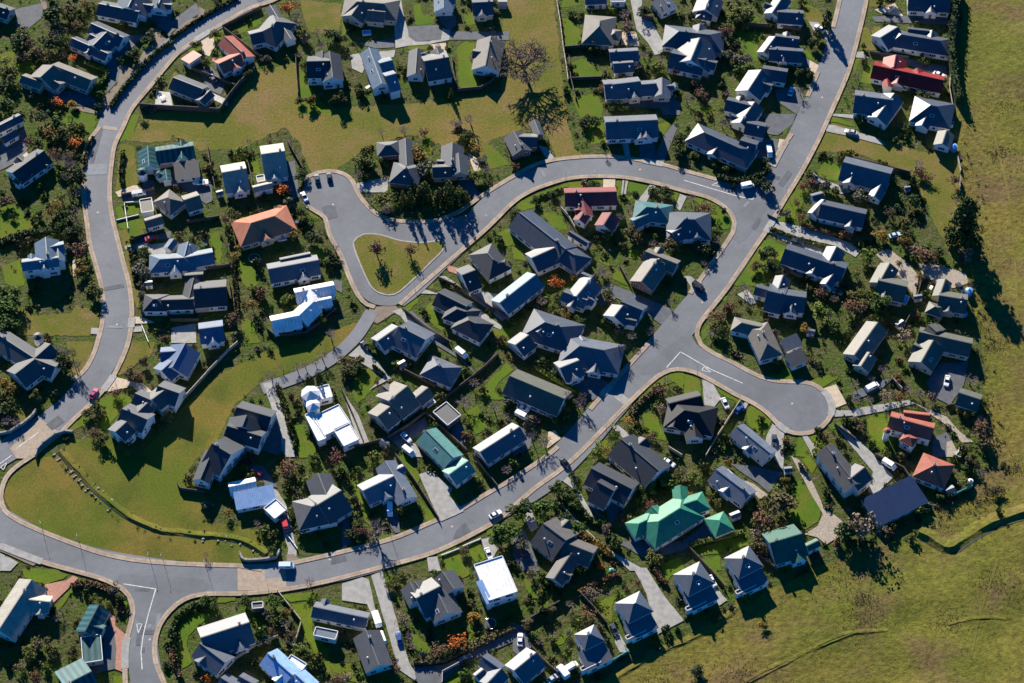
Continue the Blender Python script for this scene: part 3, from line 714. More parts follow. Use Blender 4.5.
H(1,5,6,'blue-shaded white house at the bottom edge','white strip roof and a boxed upper terrace','brightwhite','white',[
 ('g',578,502,728,634,640,675,'shade blue'),('f',690,552,720,514,800,588),('g',745,628,830,705,690,695,'shade blue')])  # blue slopes: shade on white roofing put into the colour
H(1,5,6,'small white-roofed house cut by the bottom edge','below the garden wall','white','white',[
 ('g',298,648,420,725,255,705),('g',408,640,500,690,375,680)])
H(2,5,6,'navy house with a white chimney at the bottom edge','many short ridges, drive on its left','white','white',[
 ('g',840,522,948,598,800,565),('g',955,595,865,690,1010,640),('g',800,640,850,600,770,640)])
H(3,5,6,'large navy house at the bottom edge by paved yard','one pale ridge','white','white',[
 ('g',8,608,140,500,195,585)])
H(3,4,6,'brown-grey house with a cream triangular hip','behind the lawn and shared lane','brownslate','cream',[
 ('g',182,402,318,504,205,596),('g',310,515,482,582,440,665),('g',350,580,245,735,262,625)])
H(3,4,6,'dark stepped house above the shaded paved court','pale strips along its ridges','slate','white',[
 ('g',470,72,716,198,655,290),('g',505,152,606,208,520,312)])
Q(512,342,4,'dark house with two pale roof strips by the main road','behind a bushy front garden','slate','white',[
 ('g',436,386,588,514,500,556),('f',462,442,492,430,536,468,'grey')])
H(3,4,6,'green-roofed large house','bright green hipped roofs in several steps','green','white',[
 ('h',875,390,1000,312,955,492),('h',756,404,800,384,745,490),('h',1010,292,1100,264,1150,332),('g',1000,172,1010,290,955,222)])
H(4,4,6,'green pyramid-roofed garage','beside the green-roofed house','green','white',[
 ('h',212,384,218,394,155,436)])
H(4,4,6,'blue-grey dormer house','white long wall, below the other dormer house','bluegrey','white',[
 ('g',192,78,395,232,240,222),('f',225,110,262,82,255,140,'grey'),('f',270,190,318,160,335,180,'grey')])
H(4,3,6,'blue-grey dormer house next to the turning circle','parked cars on its upper left','bluegrey','white',[
 ('g',318,503,520,668,345,622),('f',300,560,335,530,350,560,'grey'),('f',370,612,405,582,425,608,'grey')])
H(4,4,6,'green-edged house with two domed dormers','on the paddock edge by the gravel yard','darkgreen','white',[
 ('g',512,522,708,464,592,642),('g',735,540,808,505,752,572),('g',560,462,574,515,525,500),('g',630,432,645,485,602,468)])
for _i,(_k,_a) in enumerate([('white pyramid-roofed tall house furthest up the paddock edge',(926,186,934,182,886,165)),
  ('white pyramid-roofed tall house right of the lane end',(726,252,734,248,686,229)),
  ('white pyramid-roofed tall house left of the lane end',(486,367,494,363,451,345)),
  ('white pyramid-roofed tall house lowest on the paddock edge',(306,492,314,488,263,482))]):
    Q(512,342,4,_k,'small balcony on its lower side','white','white',[('h',_a[0],_a[1]+H4,_a[2],_a[3]+H4,_a[4],_a[5]+H4),
      ('m',_a[0]-46,_a[1]+H4+76,_a[0]+58,_a[1]+H4+26,_a[0]-16,_a[1]+H4+150,'white',3.5),('f',_a[0]-34,_a[1]+H4+132,_a[0]+42,_a[1]+H4+96,_a[0]-30,_a[1]+H4+140,'wood',3.1)],eave=5)
Q(853,456,6,'deep blue flat-roofed workshop','below the terracotta garage, square hot tub beside it','deepblue','cream',[
 ('m',45,270,345,125,150,420)])
Q(768,342,4,'white-walled charcoal house under the turning circle','round patio ring at its upper corner','charcoal','white',[
 ('g',232,415,350,568,305,598),('g',328,548,388,500,395,568),('f',255,470,285,455,320,500,'taupe')],eave=4.5)
H(0,5,6,'cream-roofed navy house at the lower left','solar panel on its cream slope','cream','white',[
 ('g',188,62,-10,365,82,432),('g',128,178,300,196,250,262)])
H(0,5,6,'teal striped house inside the bottom left corner','dark teal carport wing, brick kerb','teal','cream',[
 ('g',592,212,508,374,642,290),('f',485,410,602,392,625,545,'teal')])
H(0,5,6,'teal striped house cut by the bottom edge','below the teal carport','teal','cream',[
 ('g',550,612,382,698,490,524)])
H(1,5,6,'small grey garden pergola hut','between the stone bridge and the corner house','grey','timber',[
 ('f',485,202,550,196,552,232)])
build_houses()
# ---------------------------------------------------------------- the ground, roads, paths, drives and lawns
def W(pts, z=0.): return [at2(x, y, z) for x, y in pts]
def big_ground():
    x, y = 700, 900; vs = []; fs = []; n = 24
    for j in range(n+1):
        for i in range(n+1): vs.append((-x+2*x*i/n, -y+2*y*j/n, 0))
    for j in range(n):
        for i in range(n): a = j*(n+1)+i; fs.append((a, a+1, a+n+2, a+n+1))
    tag(link('ground', vs, fs, 'garden'), kind='structure')
big_ground()
RESERVE = [(152,128),(140,115),(170,110),(225,112),(256,70),(300,62),(300,105),(340,108),(420,103),(450,98),(480,95),(500,92),(506,40),(492,-12),(553,-12),(560,60),(566,110),(574,150),(602,161),(560,166),(540,120),(522,130),(490,140),(480,168),(432,140),(410,135),(370,147),(332,172),(312,173),(297,140),(285,127),(240,150),(200,150),(190,142)]
MIDRES = [(172,535),(135,522),(105,500),(80,478),(62,455),(70,438),(110,437),(140,452),(165,430),(195,395),(225,372),(262,353),(300,345),(335,330),(358,322),(350,335),(328,352),(300,368),(272,380),(262,378),(250,392),(236,402),(225,425),(212,450),(200,452),(182,480),(206,490),(208,516),(190,532)]
LOWRES = [(33,460),(58,455),(66,470),(85,495),(110,517),(140,535),(171,537),(215,540),(245,548),(262,556),(240,565),(171,560),(120,556),(80,544),(40,528),(12,513),(3,495),(8,480)]
PADDOCK = [(972,-60),(1400,-200),(1400,900),(520,900),(590,690),(612,676),(655,652),(700,630),(740,605),(800,575),(870,545),(915,540),(922,515),(960,500),(990,470),(985,420),(985,370),(980,330),(965,290),(955,240),(960,180),(955,140),(958,60),(965,0)]
LOT = [(815,152),(832,122),(880,138),(925,153),(958,150),(962,220),(978,295),(960,275),(935,225),(915,180),(890,165),(850,152)]
ISLAND = TP(2,2,[(66,90),(90,60),(130,40),(220,42),(350,78),(480,90),(590,78),(618,92),(600,140),(540,200),(450,290),(350,380),(315,400),(280,405),(220,390),(180,360),(150,310),(110,220),(75,130)])
sheet('paddock', W(PADDOCK), .012, 'paddock', .8, 5)
PADW.append(W(PADDOCK))
def rolling():
    st = 3.; x0, y0, nx, ny = -40., -250., 150, 210; idx = {}; vs = []; fs = []
    H_ = {}
    for j in range(ny):
        for i in range(nx):
            r_ = relief(x0+i*st, y0+j*st)
            if r_ != 0: H_[i, j] = r_
    for (i, j) in H_:
        if all(k in H_ for k in ((i+1, j), (i, j+1), (i+1, j+1))):
            f = []
            for k in ((i, j), (i+1, j), (i+1, j+1), (i, j+1)):
                if k not in idx: idx[k] = len(vs); vs.append((x0+k[0]*st, y0+k[1]*st, .016+H_[k]))
                f.append(idx[k])
            fs.append(tuple(f))
    tag(link('paddock_slope', vs, fs, 'paddock', smooth=True), kind='structure')
rolling()
sheet('grass_strip', W(RESERVE), .012, 'reserve', .5)
sheet('grass_strip', W(MIDRES), .012, 'bright_reserve', .5)
sheet('grass_bank', W(LOWRES), .014, 'bright_reserve', .2)
sheet('empty_lot', W(LOT), .016, 'drygrass', .6)
LAWNS = []
def lawns(c, r, *polys, mat='lawn'):
    for p in polys: LAWNS.append((TP(c, r, p), mat))
def lawnq(ox, oy, *polys, mat='lawn'):
    for p in polys: LAWNS.append((QP(ox, oy, p), mat))
lawns(0,0,[(100,380),(190,360),(212,410),(150,470),(100,480)])
lawnq(0,0,[(245,470),(330,440),(385,490),(370,540),(300,550)],[(0,215),(60,200),(50,270),(10,290)])
lawns(1,0,[(360,190),(520,100),(548,140),(410,205)],[(255,170),(330,150),(300,240),(250,230)],[(100,290),(170,250),(186,290),(120,320)],[(765,400),(810,440),(860,560),(960,680),(770,690)],[(480,400),(530,390),(500,430),(430,440)])
lawns(1,0,[(770,0),(1024,20),(1010,180),(930,200),(820,190),(790,90)],[(-30,560),(20,420),(40,450),(0,600)], mat='drygrass')
lawns(2,0,[(430,30),(470,20),(480,90),(560,95),(540,140),(440,150)],[(690,290),(740,250),(800,260),(760,350),(832,500),(810,530),(700,530)],[(730,80),(800,80),(812,140),(740,150)],[(390,270),(520,262),(520,290),(400,300)],[(0,100),(40,150),(20,210),(0,220)])
lawns(2,1,[(490,150),(540,140),(530,260),(490,270)],[(840,170),(900,190),(960,260),(1000,300),(890,330),(860,260)])
lawns(3,0,[(290,0),(380,0),(410,30),(290,45)],[(295,110),(330,110),(400,180),(412,270),(310,280)],[(350,370),(430,350),(540,440),(530,460),(370,475)],[(350,580),(500,560),(540,640),(530,690),(400,690)])
lawns(3,1,[(400,0),(530,0),(562,170),(470,182)],[(860,60),(930,40),(940,60),(900,130)],[(20,540),(150,472),(330,412),(420,400),(420,440),(250,480),(120,560),(40,585)],[(465,388),(540,388),(540,420),(470,420)],[(622,398),(650,398),(655,500),(620,500)],[(690,402),(810,432),(760,490),(690,520)],[(858,440),(1000,475),(980,520),(960,500),(880,450)],[(180,590),(280,600),(330,690),(230,680)])
lawns(4,0,[(300,190),(400,195),(480,190),(490,240),(440,260),(440,372),(390,352)],[(700,290),(740,300),(792,350),(780,365),(730,340)],[(390,80),(440,100),(450,130),(400,120)],[(100,640),(190,640),(180,690),(90,690)])
lawns(4,0,[(700,10),(800,50),(842,100),(840,150),(740,128)], mat='drygrass')
lawns(5,0,[(0,350),(42,350),(10,440)],[(90,380),(110,395),(152,520),(40,495)])
lawns(5,0,[(60,160),(160,160),(182,300),(40,302)],[(90,0),(200,0),(190,40),(95,42)], mat='drygrass')
lawns(0,1,[(0,560),(90,545),(200,650),(330,690),(0,690)],[(780,10),(840,0),(780,150),(720,170),(700,150)],[(750,535),(830,535),(832,605),(755,610)],[(765,635),(850,625),(872,690),(770,690)],[(690,555),(735,545),(750,625),(705,640)],[(705,652),(752,640),(765,690),(716,690)],[(370,0),(560,0),(575,60),(520,150),(450,110),(380,60)])
lawns(0,1,[(720,180),(800,190),(832,430),(690,460)],[(830,60),(1024,50),(1024,165),(850,170),(760,160)], mat='drygrass')
lawns(1,1,[(475,260),(500,360),(545,370),(520,290),(490,240)],[(410,610),(460,600),(465,650),(420,650)],[(800,560),(860,585),(890,630),(830,610)])
lawns(0,2,[(0,0),(310,0),(320,20),(0,90)],[(775,0),(850,0),(872,40),(785,70)],[(10,230),(120,185),(150,340),(80,355),(30,330)],[(900,400),(930,380),(920,450),(900,450)])
lawns(0,2,[(100,480),(200,520),(420,510),(460,470),(602,500),(590,590),(540,650),(100,640)],[(715,20),(760,10),(800,120),(830,330),(835,500),(790,420),(750,150)], mat='drygrass')
lawns(1,2,[(140,70),(280,20),(305,80),(300,230),(262,200),(240,80),(190,70)],[(400,200),(480,190),(532,320),(480,380),(420,320)],[(420,530),(500,570),(532,690),(440,690)],[(840,150),(900,120),(932,190),(890,215)])
lawns(2,2,[(500,470),(550,430),(560,520),(620,600),(600,620),(500,540)],[(590,250),(625,245),(620,270),(590,280)],[(500,330),(560,330),(550,365),(500,360)],[(860,610),(960,590),(1024,600),(980,690),(900,640)],[(930,30),(1024,0),(1024,100),(960,120)],[(340,470),(440,410),(470,430),(390,500)])
lawns(3,2,[(510,200),(545,165),(582,230)],[(590,230),(640,260),(692,350),(600,310)],[(680,130),(750,130),(742,190),(690,180)],[(0,40),(60,160),(80,200),(0,190)])
lawns(4,1,[(50,500),(110,495),(210,550),(282,620),(272,690),(220,690),(150,600)],[(840,260),(930,320),(930,410),(820,380),(800,350)],[(590,100),(650,60),(600,130)])
lawns(4,1,[(612,530),(700,400),(740,400),(762,440),(700,560),(700,640),(560,640)],[(870,10),(1024,60),(1024,80),(860,40)], mat='lawn')
lawns(4,2,[(440,80),(520,70),(612,110),(582,210),(540,260),(470,345),(310,350),(290,330)],[(790,440),(840,440),(850,560),(800,550)],[(220,420),(260,400),(250,440)],[(100,620),(200,520),(180,600),(110,680)])
lawns(0,3,[(600,340),(720,300),(782,330),(790,360),(730,400),(640,520),(600,520),(612,430)],[(400,530),(500,440),(545,480),(430,535)],[(620,300),(690,280),(650,310)])
lawns(0,3,[(790,0),(930,0),(900,90),(850,110),(720,200),(690,205)],[(400,0),(560,0),(545,100),(470,205),(430,180)],[(80,300),(150,400),(160,470),(110,500)], mat='drygrass')
lawns(1,3,[(670,505),(785,495),(862,640),(862,690),(770,690)])
lawns(2,3,[(70,220),(160,150),(212,210),(190,240),(172,300),(90,372),(60,300)],[(830,280),(990,120),(1022,170),(930,250),(920,290),(970,345),(860,345)],[(730,430),(810,380),(872,510),(800,560)],[(330,660),(380,630),(392,670)])
lawns(3,3,[(612,500),(800,292),(900,192),(1024,182),(1024,290),(960,240),(860,270),(800,350),(700,430)],[(770,420),(862,440),(920,600),(800,560)],[(440,690),(555,580),(570,600),(520,690)],[(60,600),(90,580),(120,620),(90,640)])
lawns(4,3,[(0,190),(100,232),(102,310),(0,322)],[(175,258),(352,345),(330,370),(230,320)],[(400,372),(522,470),(480,560),(380,500),(370,425)],[(740,555),(790,545),(822,600),(790,620)],[(690,555),(745,640),(762,690),(655,690)],[(862,500),(1000,455),(1024,480),(920,515),(880,525)],[(455,200),(560,238),(680,238),(612,150),(560,200)],[(740,235),(832,270),(930,215),(850,200)],[(235,530),(290,470),(300,490),(250,560)])
lawns(5,3,[(120,432),(220,440),(212,560),(242,690),(120,610),(60,470)])
lawns(4,4,[(640,200),(700,140),(762,220),(822,330),(800,400),(705,450),(622,330)],[(90,620),(215,600),(222,690),(130,690)],[(40,560),(340,480),(392,530),(240,575),(90,600)],[(760,0),(790,60),(770,110),(700,20)])
lawns(4,5,[(150,0),(190,0),(262,100),(220,105)])
lawns(3,4,[(880,650),(1000,600),(1024,690),(900,690)])
lawns(3,5,[(470,220),(640,130),(682,160),(600,190),(592,330),(540,290)],[(230,470),(320,360),(382,340),(300,450)],[(150,230),(200,190),(222,220),(160,262)],[(890,0),(1000,0),(950,40),(930,80)],[(60,60),(90,60),(150,180),(110,170)])
lawns(2,4,[(330,0),(392,0),(472,120),(440,190)],[(460,260),(572,370),(510,402)],[(640,222),(660,205),(708,310),(682,315)],[(60,160),(100,130),(182,420),(140,395)],[(600,605),(690,562),(752,690),(630,690)],[(740,542),(822,510),(862,615),(800,640)],[(570,580),(690,530),(690,550),(570,610)],[(865,440),(890,430),(900,460),(870,475)],[(220,480),(290,460),(310,500),(230,510)])
lawns(2,5,[(690,0),(750,0),(770,30),(720,60),(660,20)],[(390,365),(450,400),(542,480),(500,522),(430,480)],[(0,572),(60,570),(102,690),(0,650)],[(250,60),(300,40),(330,110),(270,90)],[(620,620),(700,570),(710,690),(620,690)],[(750,320),(780,310),(800,440),(770,440)])
lawns(1,5,[(40,345),(160,255),(242,270),(110,400),(90,450),(122,560),(62,600),(42,480)],[(720,212),(840,192),(852,370),(942,500),(962,620),(1000,690),(960,650),(880,540),(800,400)],[(60,255),(160,185),(390,165),(390,195),(160,205),(70,275)],[(960,572),(1024,565),(1024,690),(970,650)],[(660,160),(880,135),(860,180),(720,200)],[(470,290),(520,300),(620,380),(560,390)])
lawns(0,5,[(130,0),(340,0),(412,40),(270,100),(140,55)],[(470,58),(640,95),(650,115),(480,85)],[(740,155),(780,240),(762,330),(742,260)],[(680,645),(735,635),(735,690),(680,690)],[(320,240),(440,100),(450,110),(330,290)])
lawns(1,4,[(590,560),(620,530),(650,580),(600,600)])
for i, (p, m) in enumerate(LAWNS): sheet('lawn' if m == 'lawn' else 'rough_grass', W(p), .022+.0009*i, m, .32)
DRIVES = []
def dr(c, r, m, *polys):
    for p in polys: DRIVES.append((TP(c, r, p), m))
def dq(ox, oy, m, *polys):
    for p in polys: DRIVES.append((QP(ox, oy, p), m))
dr(0,0,'asph',[(690,210),(880,210),(740,330),(720,470),(640,560),(650,470),(640,340)],[(80,60),(250,20),(260,100),(150,190)],[(280,560),(500,540),(592,620),(570,650),(320,600)],[(850,60),(1024,0),(1024,230),(930,150)])
dr(0,0,'tan',[(925,160),(1002,240),(810,425),(700,560),(660,610),(655,690),(595,690),(612,600),(680,520),(700,515),(730,380),(800,420),(860,310),(930,240)],[(240,0),(275,0),(286,60),(265,70)],[(90,120),(110,120),(142,190),(110,190)],[(430,640),(500,640),(600,670),(600,690),(450,660)])
dr(1,0,'tan',[(0,222),(90,110),(160,110),(170,40),(205,60),(192,100),(20,215)])
dr(1,0,'asph',[(0,130),(150,20),(180,80),(90,130),(0,200)],[(150,400),(240,400),(330,490),(300,570),(230,540)])
dr(1,0,'cream',[(170,235),(250,185),(262,280),(230,340),(185,320),(190,290)])
dr(1,0,'redbrick',[(250,340),(300,350),(290,375),(245,370)])
dr(1,0,'whitepave',[(210,540),(340,600),(342,640),(260,600)]); dq(0,0,'whitepave',[(625,365),(680,370),(692,430),(620,420)])
dr(2,0,'conc',[(270,-20),(350,-20),(370,90),(390,170),(440,250),(520,250),(590,230),(600,170),(650,180),(642,240),(520,265),(400,275),(320,290),(310,130)],[(50,330),(100,320),(142,400),(120,440),(60,410)],[(215,310),(320,300),(312,340),(240,370)])
dr(2,0,'asph',[(390,160),(570,150),(600,190),(592,240),(440,250),(400,220)],[(570,60),(670,60),(686,150),(650,185),(590,140)],[(80,260),(312,230),(315,285),(200,290)],[(650,190),(1000,190),(1000,240),(645,240)])
dr(2,0,'cream',[(520,268),(620,258),(632,330),(550,345)])
dr(3,0,'conc',[(700,-20),(770,-20),(780,110),(830,130),(862,190),(932,310),(850,330),(810,260),(740,180),(720,90)])
dr(3,0,'cream',[(640,190),(735,190),(760,280),(650,270)])
dr(3,0,'asph',[(600,590),(950,570),(1002,620),(1000,690),(900,690),(880,650),(620,640)]); dr(3,1,'asph',[(900,130),(960,60),(982,90),(905,290),(840,280)],[(760,170),(850,180),(852,275),(755,262)])
dr(3,1,'conc',[(650,170),(690,170),(702,255),(670,252)],[(150,190),(200,200),(282,310),(215,290)],[(430,388),(450,390),(432,445),(410,440)],[(655,395),(668,397),(655,502),(645,500)],[(675,398),(690,402),(672,505),(660,503)],[(820,422),(856,432),(790,540),(740,530)],[(1000,478),(1040,495),(1000,580),(970,560)])
dr(3,1,'cream',[(540,388),(612,388),(612,450),(540,450)])
dr(4,0,'conc',[(745,130),(800,135),(862,190),(870,250),(780,190)]); dr(4,0,'asph',[(720,340),(760,370),(752,440),(680,400)],[(540,540),(690,520),(742,660),(680,690),(560,610)])
dr(4,0,'cream',[(750,360),(822,400),(800,480),(750,430)])
dr(4,1,'asph',[(480,0),(670,0),(652,60),(560,130),(500,120)],[(440,150),(560,150),(600,315),(520,310),(430,260)]); dr(4,1,'cream',[(570,150),(622,160),(600,232),(560,200)])
dr(5,0,'conc',[(0,312),(60,310),(92,350),(0,345)]); dr(5,0,'cream',[(130,60),(250,20),(302,100),(170,82)]); dr(5,0,'asph',[(110,100),(560,92),(582,150),(130,132)],[(270,340),(560,400),(560,440),(400,432)])
dr(5,0,'gravel',[(410,420),(560,450),(560,480),(420,470)])
dr(5,1,'conc',[(-170,60),(-110,70),(0,100),(160,150),(192,190),(0,140),(-160,105)],[(-120,0),(0,5),(10,30),(-130,12)])
dr(4,1,'conc',[(700,345),(760,370),(960,440),(1002,470),(940,480),(800,400)])
dq(768,171,'conc',[(0,202),(60,205),(200,240),(330,290),(372,320),(350,345),(270,300),(80,257),(0,235)],[(0,242),(60,280),(220,337),(216,312),(90,268)])
dq(768,171,'gravel',[(430,335),(480,310),(560,370),(602,420),(590,510),(540,440)],[(600,370),(690,380),(790,410),(802,450),(740,470),(620,422)])
dr(2,1,'conc',[(80,420),(140,400),(280,380),(272,470),(210,470),(110,470)]); dr(2,1,'asph',[(670,370),(760,370),(802,450),(842,490),(800,520),(740,460),(680,412)]); dr(2,1,'cream',[(750,230),(810,270),(832,340),(790,342)])
dr(0,1,'asph',[(730,490),(925,450),(932,480),(745,525)],[(850,390),(920,400),(932,440),(860,450)]); dr(1,1,'asph',[(20,300),(190,380),(240,400),(252,520),(210,540),(60,440),(0,430)],[(700,290),(740,280),(775,500),(740,510),(640,400),(690,400)])
dr(0,1,'cream',[(690,468),(800,430),(840,430),(842,450),(710,500)],[(80,300),(160,225),(172,250),(110,320)]); dr(0,1,'asph',[(0,190),(150,80),(170,210),(80,300),(0,340)])
dr(0,2,'asph',[(790,80),(1024,20),(1024,60),(900,80),(795,105)]); dr(0,2,'conc',[(745,110),(890,85),(900,100),(1000,90),(1002,160),(900,170),(880,120),(750,130)],[(800,592),(850,590),(852,620),(800,625)],[(545,600),(602,600),(600,640),(545,635)]); dr(0,2,'cream',[(800,532),(850,535),(932,570),(800,575)],[(430,200),(450,190),(460,290),(440,290)])
dr(1,2,'conc',[(0,600),(150,572),(152,690),(0,690)]); dr(1,2,'asph',[(970,310),(1024,320),(1024,392),(990,372)])
dr(2,2,'tan',[(165,478),(320,462),(342,492),(212,575),(150,545)])
dr(2,2,'conc',[(300,500),(350,482),(560,690),(480,690),(350,530)],[(430,392),(470,360),(560,390),(680,380),(822,490),(960,590),(950,612),(880,580),(760,500),(640,402),(560,397)],[(580,290),(620,290),(740,370),(960,400),(1024,520),(960,560),(820,450),(700,372)])
dr(2,2,'asph',[(375,500),(420,500),(642,690),(560,690)]); dr(2,2,'redbrick',[(620,220),(690,240),(722,290),(640,262)])
dr(3,2,'asph',[(560,330),(700,380),(960,490),(900,592),(780,500),(620,420),(540,470),(480,450)],[(290,200),(420,110),(442,180),(340,272)]); dr(4,2,'conc',[(0,290),(40,290),(180,410),(150,442),(60,382)],[(320,400),(380,370),(440,450),(400,460)])
dr(3,3,'asph',[(150,130),(380,250),(480,200),(592,250),(480,350),(400,290)],[(0,480),(120,560),(100,640),(0,690)]); dr(3,3,'conc',[(580,502),(630,500),(862,690),(780,690)]); dr(3,3,'cream',[(210,540),(250,530),(287,580),(205,640)])
dr(4,3,'conc',[(110,228),(170,238),(177,260),(222,340),(180,390),(120,392)],[(530,492),(600,542),(592,690),(480,690),(492,570)],[(885,410),(1024,410),(1024,440),(892,450)],[(700,552),(730,552),(792,640),(772,690)],[(370,350),(390,360),(360,420),(340,400)])
dr(4,3,'cream',[(830,282),(910,255),(972,370),(900,400),(872,350)])
dr(4,4,'gravel',[(640,0),(700,30),(780,180),(832,300),(960,400),(1002,440),(850,532),(800,490),(720,470),(800,422),(832,350),(750,210)]); dr(4,4,'conc',[(540,-10),(600,-10),(592,90),(540,20)]); dr(4,4,'asph',[(280,50),(400,60),(592,100),(510,222),(440,160),(330,90)])
dr(4,4,'gravel',[(350,140),(420,170),(510,240),(450,260)])
dr(5,3,'conc',[(0,402),(180,372),(330,350),(372,370),(200,412),(0,450)]); dr(5,3,'asph',[(0,300),(160,230),(240,220),(160,292),(0,352)],[(480,570),(560,540),(592,600),(560,690),(470,690)]); dr(5,3,'gravel',[(372,370),(560,450),(640,540),(722,600),(650,602),(560,500)],[(560,600),(590,592),(640,690),(560,690)])
dr(5,3,'asph',[(440,240),(520,130),(690,120),(662,260),(580,380),(470,322)])
dq(768,342,'conc',[(275,345),(300,335),(420,450),(502,540),(430,612),(400,600),(420,520)])
dr(3,4,'conc',[(260,122),(320,112),(392,200),(490,380),(460,362),(350,190)],[(180,200),(230,240),(380,400),(520,520),(620,590),(802,690),(700,690),(560,560),(440,442),(300,300)],[(70,290),(100,300),(152,430),(110,460),(80,402)])
dr(3,4,'asph',[(460,312),(560,250),(662,310),(600,400),(540,402)],[(610,515),(760,510),(860,550),(1000,510),(1040,560),(800,625),(700,560)],[(0,440),(70,442),(162,690),(60,690),(0,600)]); dr(4,4,'asph',[(-10,510),(120,410),(200,490),(60,530),(0,560)])
dr(3,5,'conc',[(720,-5),(800,-5),(902,160),(1026,310),(870,390),(840,320),(800,150)],[(610,440),(640,500),(702,500),(660,430),(620,362)]); dr(3,5,'asph',[(0,330),(70,340),(112,470),(30,520),(0,490)]); dr(4,5,'conc',[(150,110),(180,100),(260,190),(210,222)])
dr(2,3,'conc',[(40,80),(110,20),(160,60),(292,220),(160,292),(250,210)],[(0,290),(100,440),(162,600),(100,612),(60,480)],[(400,600),(440,610),(482,690),(430,690)]); dr(2,3,'asph',[(280,580),(500,450),(520,520),(430,580),(350,640)],[(530,0),(590,0),(780,160),(790,190),(700,100)],[(640,510),(690,460),(752,570),(720,640)])
dr(2,4,'conc',[(460,110),(530,90),(662,200),(640,240),(712,312),(580,382)],[(510,610),(570,602),(592,690),(520,690)],[(830,502),(880,490),(932,560),(900,622),(862,580)]); dr(2,4,'asph',[(230,250),(300,230),(332,330),(347,460),(320,462),(260,380)],[(0,300),(40,330),(60,520),(0,560)])
dr(1,4,'conc',[(610,195),(640,212),(692,300),(752,560),(752,610),(692,620),(702,560),(640,340)]); dr(1,4,'tan',[(692,590),(740,590),(782,630),(692,650)]); dr(1,3,'conc',[(550,250),(600,242),(662,380),(742,660),(742,690),(670,690),(640,500)]); dr(1,3,'asph',[(610,422),(658,540),(662,690),(520,640)])
dr(1,4,'asph',[(380,0),(560,70),(640,190),(520,180),(440,60)])
dr(2,5,'conc',[(0,90),(120,52),(160,62),(202,250),(170,262),(150,212),(0,190)],[(175,40),(240,12),(402,560),(462,660),(440,672),(340,602)]); dr(2,5,'asph',[(430,592),(620,572),(860,452),(1024,372),(1040,430),(900,490),(700,590),(600,690),(450,690)],[(460,170),(540,140),(540,290),(500,320)])
dr(0,4,'conc',[(0,582),(110,640),(62,690),(0,690)]); dr(0,4,'tan',[(0,512),(240,625),(200,660),(0,572)]); dr(0,5,'redbrick',[(270,95),(400,70),(440,42),(470,57),(322,205),(290,180)],[(640,250),(690,290),(692,340),(760,400),(742,620),(690,602),(690,480)]); dr(0,5,'asph',[(620,330),(680,350),(697,480),(690,600),(560,632),(540,560),(620,540)])
dr(0,3,'cream',[(612,272),(690,212),(860,250),(912,300),(860,312),(780,270),(650,300)])
DRIVEPOLY = []
NMS = dict(asph='driveway', conc='driveway', tan='paved_verge', cream='paving', gravel='gravel_yard', redbrick='brick_paving', whitepave='patio')
for i, (p, m) in enumerate(DRIVES):
    sheet(NMS[m], W(p), .118+.0009*i, m, .07, 2.5); DRIVEPOLY.append(W(p))
# roads
A_C = [(300,-22),(252,1),(212,23),(171,49),(144,76),(121,108),(112,122),(104,145),(98.5,165),(97.5,184),(99,205),(106,245),(114,278),(118,311),(113,342),(104,361),(92,380),(73,404),(47,425),(18,444),(-25,470),(-60,490)]
B_C = [(-60,500),(-25,512),(0,524),(30,541),(60,553.5),(100,564.5),(140,571.5),(180,576.5),(220,579),(260,578.5),(300,574),(340,566.5),(380,556),(420,543),(460,525.5),(500,504),(540,480),(575,447),(605,412),(632,381),(660,350),(684,322),(705,297),(728,266),(750,232),(770,200),(788,167),(806,131),(824,92),(840,48),(851,5),(858,-30)]
C_C = [(149,573),(147.5,590),(145.5,615),(142,644),(145,669),(150,700)]
D_C = [(770,222),(750,201),(717,190),(684,181),(655,174),(621.5,167.5),(588,167),(563,171),(538,178),(513,190),(490,207),(464,236),(435.5,263),(412,286),(395,299)]
F_C = [(372,312),(358,334),(345,348),(330,360),(311,371),(290,380),(262,389)]
def RL(pts): return smoothline(W(pts))
ROADS = [('road', RL(A_C), 9.2, .235, 'road'), ('road', RL(B_C), 10.6, .240, 'road'), ('side_road', RL(C_C), 9.6, .245, 'road'), ('side_road', RL(D_C), 8.8, .250, 'road'), ('lane', RL(F_C), 4.6, .228, 'road')]
for n, l, w, z, m in ROADS: ribbon(n, l, w, z, m)
HEAD = [(305,182),(310,178),(318,174.5),(330,173),(342,175.5),(351,182),(358,197),(371,212),(387,221),(407,223.5),(436,222.5),(470,215),(480,222),(462,246),(436,270),(412,293),(398,304.5),(384,306),(371,303),(360,294),(350,276),(342,254),(331,235),(325,217),(317,211),(309,205),(303,193)]
TEAR = [(690,330),(697,345),(716,356),(733,364),(752,373),(778,382.5),(801,383),(816,388),(826,398),(830,409),(826,420),(816,429),(801,432),(788,429.5),(778,423),(768,412),(753,403),(733,393),(713,381),(693,371),(678,368.5),(664,371),(640,372)]
CORN = [(690,186),(707,197),(723,207),(732,218),(731,236),(745,240),(775,190),(751,181),(717,180)]
CORN2 = [(118,583),(125,590),(132,602),(134,615),(145,625),(158,622),(171,609),(186,598),(204,592),(204,580),(118,575)]
for i, (p, n) in enumerate(((HEAD,'cul_de_sac'), (TEAR,'turning_circle'), (CORN,'road_junction'), (CORN2,'road_junction'))):
    q = smoothline(W(p+[p[0]]), 1.5)[:-1]; sheet(n, [(a.x, a.y) for a in q], .256+.004*i, 'road')
ROADPOLY = [W(HEAD), W(TEAR), W(CORN), W(CORN2)]
